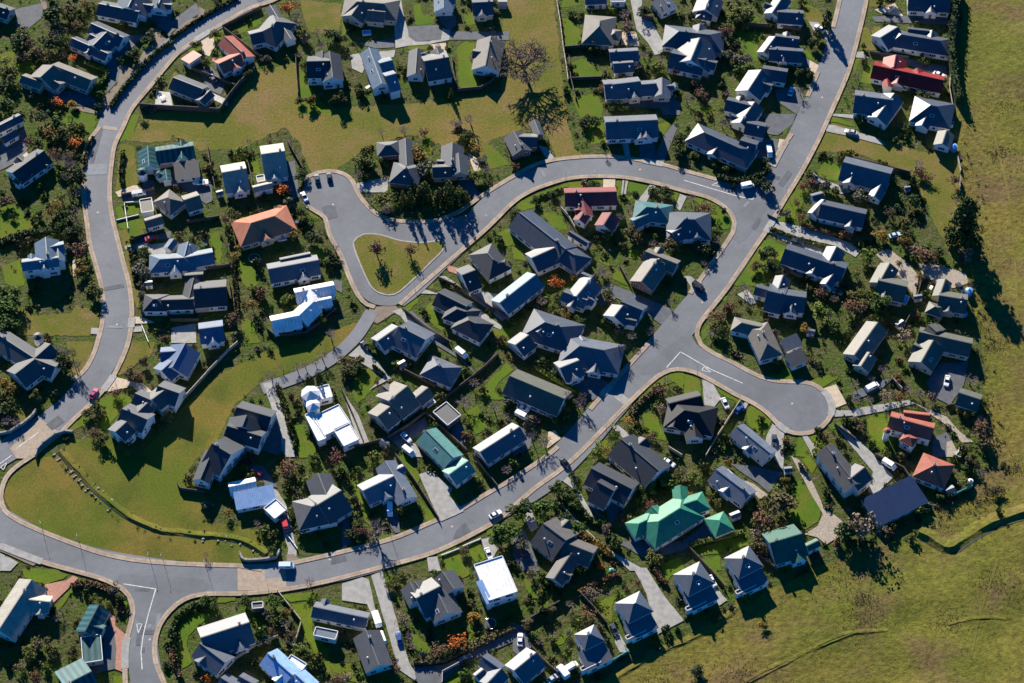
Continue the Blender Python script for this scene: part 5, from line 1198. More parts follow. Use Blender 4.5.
def boat(px, hx, label):
    a, b = Vector(at2(*px)), Vector(at2(*hx)); root = empty('boat', (a.x, a.y, .13), math.atan2((b-a).y, (b-a).x), label, 'boat')
    m = MB(); sec = lambda x, w, zk, zt: [(x,-w,zt), (x,-w*.7,zk+.25), (x,0,zk), (x,w*.7,zk+.25), (x,w,zt), (x,0,zt+.05)]
    loft(m, [sec(-2.6,.95,.6,1.3), sec(-1,1.05,.55,1.35), sec(1,.95,.55,1.4), sec(2.2,.5,.75,1.55), sec(2.9,.05,1.2,1.6)]); m.link('hull', 'plastic_white', root)
    g = MB(); g.box((-.6,0,1.42), (2.,1.3,.06)); g.link('cockpit', 'dark', root); g = MB(); g.box((.5,0,1.65), (.1,1.4,.5)); g.link('windscreen', 'glass', root)
    t = MB(); t.box((0,0,.45), (5.2,.14,.12)); t.box((-.5,0,.4), (.12,1.9,.1)); t.link('trailer_frame', 'chrome', root)
    for s in (-1, 1):
        w_ = empty('wheel', (-.5, s*1.0, .33)); w_.parent = root; place('tyre', TY, w_, (0,0,0)); place('rim', RIM, w_, (0,0,0))
boat(T(1,1,180,425), T(1,1,130,432), 'white motor boat on a trailer in the dark walled court')
# ---------------------------------------------------------------- street lamps
def lamp_parts():
    p = MB(); p.tube((0,0,0), (0,0,7.6), .11, .065, 8, 0, True); a = MB(); a.tube((0,0,7.5), (.9,0,8.1), .055, .045, 6); a.tube((.9,0,8.1), (1.6,0,8.15), .045, .04, 6)
    h = MB(); h.box((1.85,0,8.14), (.75,.28,.14), 0, 0); h.box((1.85,0,8.06), (.5,.2,.04), 0, 1); b = MB(); b.tube((0,0,0), (0,0,.7), .17, .15, 8, 0, True)
    return [(n, m.link(n, mt)) for n, m, mt in (('pole', p, ['lamp_metal']), ('arm', a, ['lamp_metal']), ('lamp_head', h, ['lamp_metal', 'lens']), ('base', b, ['lamp_metal']))]
LP = [(n, o.data) for n, o in lamp_parts()]
for o in [o for o in list(COL.objects) if o.parent is None and o.name.split('.')[0] in ('pole', 'arm', 'lamp_head', 'base')]: bpy.data.objects.remove(o)
for (px, py, face, lab) in ((150,559.5,-90,'left one of two street lamps opposite the lower T-junction'),(163,560,-90,'right one of two street lamps opposite the lower T-junction'),(79,541,-80,'street lamp on the grass bank kerb, middle of the bottom left bend'),(42,528,-70,'street lamp at the far left kerb of the grass bank'),
    (129,262,180,'street lamp by the footpath below the white-edged lawns'),(116,385,210,'street lamp at the upper kerb near the crimson car'),(801,178,150,'street lamp on the corner lawn right of the T-junction'),(606,430,135,'street lamp at the corner lawn beside the main road'),(392,541,-75,'street lamp beside the bare kerbside tree'),
    (206,566,-90,'street lamp left of the stone culvert wall'),(566,180,90,'street lamp above the maroon house lawn'),(415,291,130,'street lamp on the corner below the grass triangle'),(697,374,60,'street lamp at the concrete apron by the give-way triangle'),(786,195,-160,'short street lamp near the shared drive entrance'),(845,82,150,'street lamp on the right kerb by the navy corner house'),(269,593,90,'street lamp on the brick road band below the culvert')):
    q = at2(px, py); root = empty('street_lamp', (q[0], q[1], .0), math.radians(face), lab, 'street lamp', 'street lamps along the kerbs')
    root.scale = (.62, .62, .62)
    for n, d in LP: place(n, d, root, (0,0,0))
# ---------------------------------------------------------------- tanks, trampolines, pools and other garden things
def tank(px, label, r=1.3, h=2.2, mat='tank_blue'):
    q = at2(*px); root = empty('water_tank', (q[0], q[1], 0), 0, label, 'water tank'); b = MB(); b.tube((0,0,0), (0,0,h), r, r*.97, 20, 0); b.tube((0,0,h), (0,0,h+.3), r*.97, .3, 20, 0, True); b.link('tank_body', mat, root)
    c = MB(); c.tube((0,0,h+.3), (0,0,h+.42), .32, .3, 12, 0, True); c.link('lid', 'dark', root)
tank(T(5,1,600,215), 'round blue water tank against the small taupe shed'); tank(T(5,2,690,395), 'blue covered tank by the right sage L house'); tank(T(5,2,668,525), 'pale blue drum beside the sage house nearest the paddock', .8, 1.4)
tank(T(3,5,590,18), 'green round tank in the shade left of the lane', .9, 1.2, 'fence_teal'); tank(T(5,4,700,165), 'white round tank at the teal paddock fence', .9, 1.6, 'plastic_white')
def trampoline(px, label):
    q = at2(*px); root = empty('trampoline', (q[0], q[1], 0), 0, label, 'trampoline'); r = 1.9; b = MB(); n = 20
    b.add([(r*math.cos(2*math.pi*i/n), r*math.sin(2*math.pi*i/n), .85) for i in range(n)], [tuple(range(n))]); b.link('mat', 'net', root)
    b = MB()
    for i in range(n): a, c = 2*math.pi*i/n, 2*math.pi*(i+1)/n; b.tube((r*math.cos(a), r*math.sin(a), .88), (r*math.cos(c), r*math.sin(c), .88), .07, .07, 6)
    b.link('rim', 'chrome', root)
    for i in range(4):
        a = math.pi/2*i+.4; l = MB(); l.tube((r*math.cos(a), r*math.sin(a), 0), (r*math.cos(a), r*math.sin(a), .88), .05, .05, 6); l.link('leg', 'chrome', root)
trampoline(T(1,2,500,190), 'round trampoline on the dark lawn left of the stepped white-ridged house'); trampoline(T(2,5,885,335), 'round trampoline in the shade under the white cube house')
def pool(px, hx, label, l=3., w=2., mat='pool_blue', name='garden_pool'):
    a, b = Vector(at2(*px)), Vector(at2(*hx)); rz = math.atan2((b-a).y, (b-a).x); root = empty(name, (a.x, a.y, 0), rz, label, name.replace('_', ' ')); m = MB()
    for s in (-1, 1): m.box((0, s*w/2, .3), (l+.24, .24, .6), 0, 0); m.box((s*l/2, 0, .3), (.24, w-.24, .6), 0, 0)
    m.link('rim', 'trim', root); m = MB(); m.box((0,0,.24), (l-.24, w-.24, .48)); m.link('water_surface', mat, root)
pool(T(2,0,148,200), T(2,0,170,198), 'small blue pool below the taupe multi-hipped house'); pool(T(5,4,355,310), T(5,4,385,295), 'square hot tub beside the deep blue workshop', 2.4, 2.2, 'solar', 'hot_tub')
pool(T(1,2,665,70), T(1,2,695,64), 'pale blue pool cover below the orange tiled house', 3., 1.1); pool(T(2,3,530,372), T(2,3,560,352), 'blue tarpaulin bin beside the taupe stepped house', 3.2, 1.4); pool(T(4,2,920,385), T(4,2,950,395), 'blue pool beside the long navy house', 3.2, 1.5)
pool(T(5,2,315,435), T(5,2,330,405), 'blue spa beside the left sage L house', 3.6, 1.4)
def smallshed(px, hx, label, l, w, h, roof, wall='timber'):
    a, b = Vector(at2(*px)), Vector(at2(*hx)); rz = math.atan2((b-a).y, (b-a).x); root = empty('garden_shed', (a.x, a.y, 0), rz, label, 'shed'); m = MB(); m.box((0,0,h/2), (l, w, h)); m.link('wall', wall, root)
    m = MB(); rs = .5
    A = [(-l/2-.2,-w/2-.2,h), (l/2+.2,-w/2-.2,h), (l/2+.2,0,h+rs), (-l/2-.2,0,h+rs)]; B = [(l/2+.2,w/2+.2,h), (-l/2-.2,w/2+.2,h), (-l/2-.2,0,h+rs), (l/2+.2,0,h+rs)]
    m.add(A, [(0,1,2,3)], 0, [slope_uv(A)]); m.add(B, [(0,1,2,3)], 0, [slope_uv(B)]); m.add([A[0], A[1], A[2], A[3], B[0], B[1]], [(1,4,2), (0,3,5), (0,5,4,1)], 0); m.link('roof', 'roof_'+roof, root, uv=True)
    d = MB(); d.box((0,-w/2-.03,.95), (.9,.06,1.8)); d.link('door', 'door', root)
for a in ((T(0,2,895,352), T(0,2,915,350), 'tiny white shed below the blue-grey hipped house', 2.2, 2., 2., 'white', 'wall_white'), (T(2,3,362,150), T(2,3,380,140), 'small white shed below the white-edged L house', 2.2, 2., 2., 'white', 'wall_white'), (T(2,3,255,622), T(2,3,275,632), 'small white shed in the strip left of the sea-green house', 2.4, 2., 2., 'white', 'wall_white'),
    (T(4,4,620,100), T(4,4,640,98), 'small pale hut at the top of the gravel drive', 2.2, 1.8, 2., 'white', 'wall_white'), (T(3,0,970,535), T(3,0,975,560), 'small white shed right of the taupe garage wing', 2., 1.4, 2., 'white', 'wall_white'), (T(4,4,305,372), T(4,4,330,362), 'small white shed between the green pyramid garage and the dormer house', 3., 2., 2., 'white', 'wall_white'),
    (T(5,1,322,465), T(5,1,345,462), 'tiny white shed in the shade beside the paddock lot', 1.8, 1.5, 1.9, 'white', 'wall_white'), (T(5,2,385,432), T(5,2,410,428), 'white twin-box shed between the two sage L houses', 2.6, 1.6, 1.8, 'white', 'wall_white'), (T(5,2,280,592), T(5,2,305,575), 'white shed above the pink bush near the sage houses', 2.6, 1.8, 1.9, 'white', 'wall_white'), (T(4,2,755,640), T(4,2,780,645), 'pale blue shed below the four-ridged blue house', 2.4, 1.8, 1.9, 'white', 'wall_white'),
    (T(2,0,962,40), T(2,0,985,40), 'pale shed at the top edge right of the low brown house', 3., 2.6, 2.1, 'pale', 'wall_grey'), (T(5,4,575,222), T(5,4,600,212), 'white shed at the end of the teal fence', 2.8, 2.2, 2., 'white', 'wall_white'), (T(5,0,595,18), T(5,0,620,16), 'white shed under the tall shelter hedge at the top edge', 2.6, 2.2, 2., 'white', 'wall_white'), (T(1,1,295,490), T(1,1,315,485), 'small round-cornered white hut in the walled court corner', 2., 1.8, 1.8, 'white', 'wall_white'),
    (T(5,1,575,75), T(5,1,600,75), 'white lean-to above the taupe shed', 2.4, 1.4, 1.9, 'white', 'wall_white')): smallshed(*a)
# garden tables with chairs
def table_set(px, label, n=4):
    q = at2(*px); root = empty('patio_table', (q[0], q[1], .13), R.uniform(0, 3), label, 'table'); m = MB(); m.box((0,0,.74), (1.8,1.,.06)); m.link('tabletop', 'plastic_white', root)
    for x in (-.8, .8):
        for y in (-.4, .4): l = MB(); l.box((x,y,.36), (.07,.07,.72)); l.link('leg', 'chrome', root)
table_set(T(1,2,205,105), 'white patio table behind the blue-grey hipped house'); table_set(T(2,0,155,530), 'white patio table beside the steel-blue long house'); table_set(T(0,0,975,590), 'white patio table on the pale terrace inside the upper bend'); table_set(T(5,2,465,365), 'white patio table on the terrace of the right sage house')
# boulders along the stream and at the culvert
def boulder_data():
    out = []
    for k in range(4):
        b = MB(); n, rows = 8, 5; vs = []
        for j in range(rows):
            for i in range(n):
                t, f = 2*math.pi*i/n, math.pi*(j+.3)/(rows-.4); r = R.uniform(.75, 1.1); vs.append((r*math.cos(t)*math.sin(f), r*math.sin(t)*math.sin(f)*.8, r*math.cos(f)*.6+.3))
        b.add(vs, [(j*n+i, j*n+(i+1) % n, (j+1)*n+(i+1) % n, (j+1)*n+i) for j in range(rows-1) for i in range(n)]+[tuple(range(n-1,-1,-1)), tuple(range((rows-1)*n, rows*n))])
        o = b.link('boulder', 'stone'); out.append(o.data); bpy.data.objects.remove(o)
    return out
BD = boulder_data(); sl = RL(STREAM)
for k in range(90):
    t = R.random()**1.3*.4 if k % 4 else R.uniform(.72, 1); p = offset(sl, R.choice((-1, 1))*R.uniform(.6, 1.9))[int(t*(len(sl)-1))]
    o = bpy.data.objects.new('boulder', R.choice(BD)); COL.objects.link(o); s = R.uniform(.22, .62); o.location = (p.x, p.y, .02); o.scale = (s, s*R.uniform(.7, 1.2), s*.8); o.rotation_euler = (0, 0, R.uniform(0, 6))
    tag(o, 'pale grey boulder lining the narrow stream bank', 'boulder', 'boulders along the stream')
# ---------------------------------------------------------------- plants
def crown_data(kind, n, s, seed):
    rr = random.Random(seed); b = MB()
    def q(p, sz):
        nn = (Vector(p)*.8+Vector((rr.gauss(0, .8), rr.gauss(0, .8), rr.gauss(.4, .8)))).normalized(); a = nn.orthogonal().normalized()
        a = (Matrix.Rotation(rr.uniform(0, 6.28), 3, nn) @ a)*sz; c = nn.cross(a.normalized())*sz*rr.uniform(.45, .9); p = Vector(p)
        b.add([p-a-c, p+a-c, p+a*.7+c, p-a*.7+c], [(0, 1, 2, 3)])
    if kind == 'round':         # unit radius, centre at .9
        lobes = [(Vector((rr.gauss(0, .42), rr.gauss(0, .42), rr.gauss(.05, .3))), rr.uniform(.38, .62)) for _ in range(11)]
        for _ in range(n):
            c, r = rr.choice(lobes); d = Vector((rr.gauss(0, 1), rr.gauss(0, 1), rr.gauss(.15, 1))).normalized()
            p = c+d*r*rr.uniform(.55, 1.05); q((p.x, p.y, p.z*.85), s*rr.uniform(.6, 1.3))
            b.v[-4:] = [(x, y, max(.05, z+.85)) for x, y, z in b.v[-4:]]
    elif kind == 'cone':        # height 1, base radius .3
        for _ in range(n):
            t = 1-math.sqrt(rr.random()); z = .06+t*.94; lay = .75+.25*math.sin(z*46); r = .27*(1-z)**.8*lay*rr.uniform(.55, 1.12)+.01; a = rr.uniform(0, 6.28)
            q((r*math.cos(a), r*math.sin(a), 0), s*rr.uniform(.6, 1.3)); b.v[-4:] = [(x, y, zz+z-.25*r) for x, y, zz in b.v[-4:]]
    elif kind == 'conifer':     # big irregular conifer: whorls of drooping boughs, height 1
        for k in range(46):
            z0 = .1+.88*(k/46.); a = rr.uniform(0, 6.28); L_ = (.30*(1-z0)**.75+.03)*rr.uniform(.6, 1.15)
            for j in range(n//46):
                t = rr.random()**.7; r = t*L_; w_ = .05+.05*(1-t); x, y = r*math.cos(a)+rr.gauss(0, w_*.7), r*math.sin(a)+rr.gauss(0, w_*.7)
                q((x, y, 0), s*rr.uniform(.5, 1.3)); b.v[-4:] = [(x_, y_, zz+z0-.12*t*L_*3+rr.gauss(0, .01)) for x_, y_, zz in b.v[-4:]]
    elif kind == 'column':
        for _ in range(n):
            z = rr.random(); r = .11*min(1, (1-z)*2.5+.15)*rr.uniform(.7, 1.1); a = rr.uniform(0, 6.28); q((r*math.cos(a), r*math.sin(a), 0), s*rr.uniform(.6, 1.2)); b.v[-4:] = [(x, y, zz+z) for x, y, zz in b.v[-4:]]
    o = b.link('crown_shape', ['leaf_dark']); d = o.data; bpy.data.objects.remove(o); return d
def bare_data(seed, levels=4, spread=.75, twig=.011, first=5, kids=4):
    """trunk and a branching crown, unit height"""
    rr = random.Random(seed); tr = MB(); cr = MB(); leafpts = []
    def grow(p, d, L_, r, lv):
        m = p
        segs = 3
        for k in range(segs):
            d2 = (d+Vector((rr.gauss(0, .13), rr.gauss(0, .13), rr.gauss(.05, .1)))).normalized(); e = m+d2*L_/segs
            (tr if lv == 0 else cr).tube(m, e, r*(1-.2*k), max(twig, r*(1-.2*(k+1))), 6 if lv < 2 else 4); m = e; d = d2
            if lv > 0 and lv < levels-(1 if first > 6 else 0) and k > 0:
                sd = (d+Vector((rr.gauss(0, .7), rr.gauss(0, .7), rr.gauss(.1, .4)))).normalized(); grow(m, sd, L_*.5, max(twig, r*.45), lv+1)
        if lv >= levels: leafpts.append(m); return
        nk = first if lv == 0 else kids
        for i in range(nk):
            a = 2*math.pi*(i+rr.uniform(-.3, .3))/nk; s = Vector((math.cos(a), math.sin(a), 0))
            grow(m, (d*(.75 if lv else .7)+s*spread*rr.uniform(.5, 1.2)+Vector((0,0,.1))).normalized(), L_*rr.uniform(.55, .78), max(twig, r*.55), lv+1)
    grow(Vector((0,0,0)), Vector((0,0,1)), .30, .03, 0)
    t = tr.link('trunk_shape', ['bark']); c = cr.link('crown_shape', ['twig']); td, cd_ = t.data, c.data
    bpy.data.objects.remove(t); bpy.data.objects.remove(c); return td, cd_, leafpts
def trunk_data():
    b = MB(); b.tube((0,0,0), (.01,0,.35), .035, .026, 8); b.tube((.01,0,.35), (0,.01,.75), .026, .01, 6)
    for k in range(5): a = k*1.3; b.tube((.008,0,.28+.07*k), (.16*math.cos(a), .16*math.sin(a), .5+.07*k), .013, .004, 5)
    o = b.link('trunk_shape', ['bark']); d = o.data; bpy.data.objects.remove(o); return d
SHR = [crown_data('round', 260, .17, 10+i) for i in range(4)]; RND = [crown_data('round', 900, .105, 30+i) for i in range(3)]
THIN = [crown_data('round', 330, .085, 60+i) for i in range(3)]
CONE = [crown_data('cone', 900, .028, 40+i) for i in range(2)]; CONIF = crown_data('conifer', 3200, .024, 51); COLU = crown_data('column', 500, .035, 52)
BARE = [bare_data(70+i, 3, .8, .0042, 5, 4)[:2] for i in range(3)]; BIGBARE = bare_data(93, 4, 1.25, .0044, 9, 3)[:2]; plain('bark_dark', (.036,.029,.026), .9, .3, 3.)
TRK = trunk_data()
def setm(o, mat): o.material_slots[0].link = 'OBJECT'; o.material_slots[0].material = MATS[mat]
FRAMEGRP = {}
TADJ = {True: dict(pink='pinkish'), False: dict(lime='yellow-green', grey='grey-green', gold='golden', pink='pinkish', red='dark-red', rust='rust-brown')}
def tree(px, kind, h, r, col='dark', label=None, adj=None, cat='tree'):
    """px is where the crown's middle shows in the photograph"""
    q = at2(px[0], px[1], h*(.55 if kind not in ('cone', 'conifer', 'column') else .45))
    nm = dict(cone='conifer_tree', conifer='conifer_tree', column='cypress_tree', bare='bare_tree', bigbare='bare_tree', thin='autumn_tree', round='tree')[kind]
    if kind == 'thin' and col in ('lime', 'olive', 'brown', 'green', 'pink', 'grey'): nm = 'open_tree'
    root = empty(nm, (q[0], q[1], relief(*q)), R.uniform(0, 6.28), label, 'tree')
    if kind in ('bare', 'bigbare'):
        td, cd_ = BIGBARE if kind == 'bigbare' else R.choice(BARE); s = (r/.42, r/.42, h)
        t = place('trunk', td, root, (0,0,0), (0,0,0), s); c = place('crown', cd_, root, (0,0,0), (0,0,0), s); setm(t, 'bark_dark' if kind == 'bigbare' else 'bark'); setm(c, 'bark_dark' if kind == 'bigbare' else 'twig_pink' if col == 'pink' else 'twig')
    elif kind in ('round', 'thin'):
        place('trunk', TRK, root, (0,0,0), (0,0,0), (h*.9, h*.9, h*.8)); k = place('crown', R.choice(RND if kind == 'round' else THIN), root, (0,0,h*.18), (0,0,0), (r, r, h*.44)); setm(k, 'leaf_'+col)
        if kind == 'thin':
            td, cd_ = R.choice(BARE); c = place('branches', cd_, root, (0,0,0), (0,0,0), (r/.5, r/.5, h*.9)); setm(c, 'twig')
    else:
        place('trunk', TRK, root, (0,0,0), (0,0,0), (h*.6, h*.6, h*.9)); dd = CONIF if kind == 'conifer' else COLU if kind == 'column' else R.choice(CONE)
        rr_ = .11 if kind == 'column' else .29; k = place('crown', dd, root, (0,0,0), (0,0,0), (r/rr_, r/rr_, h)); setm(k, 'leaf_'+col)
    if not label: later(root, TADJ[kind == 'bare'].get(col, col), nm.replace('_', ' '), q)
    return root
TREEPOS = []
def tz(c, r, x, y, kind, h, rad, col='dark', label=None, adj=None): 
    o = tree(T(c, r, x, y), kind, h, rad, col, label, adj); TREEPOS.append((o.location.x, o.location.y, rad)); return o
tree((965, 224), 'conifer', 21, 6.2, 'dark', 'tall dark conifer standing alone at the paddock edge')
tree((524, 62), 'bigbare', 14, 12.5, 'grey', 'large leafless spreading tree alone on the upper grass strip')
tree((451, 93), 'cone', 6, 1.4, 'olive', 'slim pointed conifer on the fence corner by the grass strip')
for x, y, h in ((885,232,7.5), (842,236,5), (822,240,5)): tz(1,3,x,y,'column',h,.75,'dark', {885:'tallest of three pencil cypresses by the white modern house',842:'middle of three pencil cypresses by the white modern house',822:'leftmost of three pencil cypresses by the white modern house'}[x])
for a in ((365,505,'cone',9,2.2,'olive'),(410,500,'cone',10,2.2,'olive'),(500,465,'cone',11,3.6,'olive'),(470,480,'cone',9,3.,'olive'),(585,490,'cone',9,3.2,'olive'),(640,462,'cone',12,3.8,'olive'),(700,480,'cone',9,3.2,'olive'),(740,495,'cone',7,2.4,'olive'),(445,435,'round',4,2.,'green'),(120,280,'round',5,2.8,'olive'),(178,300,'round',4,2.4,'lime'),(95,358,'bare',5,3.,'pink'),(465,255,'round',5,3.,'gold'),(490,320,'round',5,3.2,'grey'),(440,230,'thin',4,2.4,'gold'),(250,505,'round',4,3.,'olive'),(270,575,'thin',4,2.6,'pink'),(300,490,'thin',4,2.4,'olive'),(150,495,'bare',3.5,2.2,'pink'),(752,140,'round',4,2.2,'green'),(748,180,'round',3,1.6,'dark'),(805,215,'thin',4,2.4,'gold'),(850,255,'bare',6,3.2,'pink'),(850,330,'bare',5,3.,'pink'),(810,370,'round',4,2.4,'lime'),(780,380,'round',3.5,2.,'olive'),(700,95,'round',3.4,2.6,'brown'),(700,45,'bare',6.5,4.2,'pink'),(775,35,'bare',6.5,4.,'pink'),(375,95,'bare',6,3.6,'pink'),(240,110,'bare',4.5,2.4,'pink'),(490,115,'thin',3,2.6,'rust')): tz(2,1,*a)
for a in ((1005,592,'round',4.6,2.6,'olive'),(828,605,'round',3.4,2.2,'gold'),(772,598,'round',2.6,1.6,'olive'),(700,38,'thin',6,3.2,'orange'),(735,90,'bare',5,2.6,'pink'),(770,130,'bare',4.5,2.6,'pink'),(790,200,'round',3.2,2.,'olive'),(780,320,'bare',4,2.4,'pink'),(900,280,'bare',5,3.,'pink'),(870,180,'bare',4,2.4,'pink'),(150,270,'round',3,1.8,'olive'),(270,200,'round',3.5,2.2,'olive'),(960,210,'round',4,2.4,'dark'),(1000,230,'round',4,2.6,'dark'),(580,350,'round',2.6,1.7,'grey'),(795,395,'round',3,1.8,'olive'),(460,440,'round',3,1.8,'olive')): tz(1,0,*a)
for a in ((395,55,'bare',9,2.6,'grey'),(425,60,'bare',9,2.6,'grey'),(460,120,'bare',8,2.4,'grey')): tz(0,3,*a)
for a in ((330,330,'bare',8,2.6,'pink'),(405,320,'bare',8,2.4,'pink'),(120,560,'bare',8,3.,'pink'),(650,40,'bare',8,2.6,'grey'),(610,60,'bare',7,2.4,'grey')): tz(3,3,*a)
tz(2,2,205,118,'thin',7.5,3.4,'red','dark red tree on the left of the grass triangle'); tz(2,2,405,140,'thin',5.,2.2,'red','small dark red tree on the right of the grass triangle')
for a in ((600,190,'bare',5,3.4,'pink'),(750,138,'bare',4.4,3.,'pink'),(800,128,'bare',4,2.6,'pink'),(905,78,'bare',5.2,3.6,'pink'),(860,110,'bare',3.6,2.4,'pink'),(670,150,'bare',3.6,2.,'pink')): tz(1,3,*a)
for a in ((255,320,'thin',5.2,3.2,'orange'),(535,258,'bare',5.4,4.,'grey'),(175,432,'bare',4.8,3.4,'pink'),(820,605,'bare',4,2.4,'pink'),(940,445,'bare',4.2,2.4,'pink'),(370,295,'thin',3,1.8,'gold'),(240,470,'round',3,1.8,'lime'),(320,530,'round',3,1.8,'gold'),(395,560,'round',3,1.9,'green'),(700,30,'round',4,2.6,'brown'),(740,40,'thin',4,2.4,'gold'),(840,80,'bare',4,2.6,'pink'),(940,110,'round',4.4,3.,'brown'),(720,640,'bare',4.5,3.,'grey'),(420,220,'bare',4,2.6,'grey'),(560,400,'round',3,2.,'olive')): tz(3,2,*a)
for a in ((380,545,'thin',5,3.4,'rust'),(412,118,'round',2.6,1.6,'gold'),(370,165,'round',2.6,1.6,'gold'),(332,92,'bare',3.4,2.,'pink'),(368,215,'round',2.4,1.3,'brown'),(485,455,'thin',4.4,2.4,'gold'),(575,88,'bare',4,2.2,'pink'),(745,40,'thin',4,2.4,'gold'),(985,120,'bare',5,3.,'pink'),(960,640,'bare',5,3.6,'pink'),(850,60,'round',4,2.8,'dark'),(690,420,'round',3,1.8,'lime'),(900,545,'round',2.6,1.6,'lime')): tz(1,2,*a)
for a in ((665,440,'thin',3.6,2.6,'orange'),(320,625,'thin',3.4,2.,'rust'),(370,610,'round',4,2.4,'olive'),(780,590,'round',3.6,1.8,'dark'),(800,640,'round',3.6,1.8,'dark'),(785,370,'round',3.4,2.2,'dark'),(475,165,'bare',3.6,1.8,'grey'),(715,165,'bare',3.,1.6,'grey'),(510,450,'round',2.6,1.6,'olive')): tz(1,1,*a)
for a in ((470,130,'thin',5,3.6,'red'),(490,258,'round',4,2.6,'gold'),(440,20,'round',5,3.6,'dark'),(400,120,'round',3,1.8,'grey'),(560,380,'round',4.4,2.6,'olive'),(40,400,'round',6,4.2,'green'),(30,500,'round',6,4.4,'green'),(60,560,'round',5,3.6,'green'),(10,440,'round',6,4.4,'green'),(860,150,'round',3.6,2.4,'dark'),(845,255,'round',4,3.,'grey'),(850,205,'round',3,2.,'olive'),(850,340,'round',2.4,1.4,'grey'),(850,400,'round',2.4,1.4,'grey'),(860,480,'round',2.4,1.4,'dark'),(15,590,'round',5,3.4,'green')): tz(0,2,*a)
for a in ((690,300,'thin',3,2.4,'rust'),(770,195,'round',3,2.2,'brown'),(830,200,'thin',3,2.,'rust'),(865,115,'round',3,1.8,'brown'),(215,320,'round',3.6,1.8,'olive'),(345,55,'bare',5.4,3.4,'grey'),(370,130,'round',5.2,3.,'dark'),(30,250,'thin',4.4,2.8,'gold'),(70,270,'thin',4.4,2.6,'gold'),(40,470,'bare',4.5,3.2,'pink'),(90,470,'bare',4.5,3.,'pink'),(560,545,'thin',3,2.4,'red'),(620,580,'round',3.4,2.4,'olive'),(760,630,'round',3.4,2.6,'olive'),(1000,455,'thin',3.6,2.4,'gold'),(530,420,'round',2.6,1.8,'olive'),(580,380,'round',2.4,1.5,'dark'),(20,350,'round',5,3.4,'olive')): tz(0,3,*a)
for a in ((725,368,'bare',5.6,4.2,'grey'),(780,248,'bare',4.4,3.,'pink'),(915,390,'bare',4.8,3.4,'pink'),(980,440,'bare',3.6,2.4,'pink'),(30,165,'round',3.4,2.6,'brown'),(75,120,'round',3.,2.,'brown'),(60,190,'round',3.,2.,'dark'),(110,150,'round',3.,2.,'dark'),(20,120,'round',3,1.8,'brown'),(110,110,'round',2.6,1.6,'brown'),(180,20,'round',2.6,1.6,'lime'),(340,130,'round',2.2,1.4,'lime'),(990,350,'round',3,1.8,'grey')): tz(2,3,*a)
for a in ((390,368,'bare',5,3.8,'pink'),(185,580,'bare',5.6,4.,'pink'),(335,368,'round',3,1.9,'lime'),(330,410,'thin',3,1.9,'gold'),(255,462,'round',3,1.6,'green'),(930,220,'bare',4,2.4,'grey'),(690,480,'thin',3.4,2.2,'gold'),(690,650,'round',2.6,1.6,'green'),(800,580,'thin',3.,2.,'rust'),(880,400,'thin',3,2.,'pink'),(880,290,'round',3,2.,'rust'),(610,560,'round',3.4,2.2,'green'),(510,660,'round',3.4,2.4,'lime'),(560,640,'thin',3.,2.,'gold'),(840,560,'thin',3,2.,'rust')): tz(3,3,*a)
for a in ((820,382,'thin',4,2.8,'rust'),(475,160,'round',4,2.4,'lime'),(480,238,'round',2.4,1.4,'lime'),(520,140,'round',4,2.6,'dark'),(525,230,'round',4,2.8,'dark'),(440,230,'round',3,2.,'brown'),(345,335,'bare',4.4,2.6,'grey'),(385,375,'bare',4,2.4,'grey'),(300,465,'thin',3,2.,'rust'),(200,520,'thin',4,3.,'rust'),(160,630,'bare',4,2.8,'grey'),(200,610,'round',4,2.6,'olive'),(815,500,'round',4.4,3.2,'lime'),(870,520,'bare',5,3.4,'pink'),(900,430,'bare',4.4,2.8,'pink'),(990,480,'thin',5,3.4,'rust'),(480,505,'round',3,2.,'olive'),(720,610,'round',3,2.,'gold'),(190,80,'bare',4,2.4,'pink'),(170,30,'round',3,1.8,'lime'),(120,210,'bare',3,2.,'pink'),(85,110,'round',3.4,2.4,'brown'),(950,350,'round',3.2,2.2,'olive')): tz(4,2,*a)
for a in ((178,48,'round',3.6,2.4,'gold'),(300,90,'round',3.8,2.4,'gold'),(335,45,'round',3.6,2.2,'olive'),(430,155,'thin',4.6,3.6,'rust'),(380,110,'bare',5,3.4,'pink'),(480,185,'thin',4,2.8,'rust'),(100,165,'round',4.6,2.8,'lime'),(700,130,'bare',5.4,3.6,'pink'),(680,190,'bare',4.6,2.6,'pink'),(620,110,'thin',2.6,1.4,'rust'),(660,190,'thin',3,1.6,'red'),(20,480,'thin',5,3.4,'rust'),(170,450,'round',5.4,3.6,'green'),(110,410,'round',3.4,2.2,'lime'),(30,410,'round',4,2.6,'olive'),(300,640,'thin',4.4,3.2,'pink'),(400,300,'thin',3,1.8,'rust'),(460,540,'round',2.6,1.6,'lime'),(20,280,'thin',3,2.2,'lime'),(700,340,'thin',2.6,1.4,'red'),(130,540,'round',3,2.,'lime'),(280,210,'thin',3,1.8,'brown')): tz(5,2,*a)
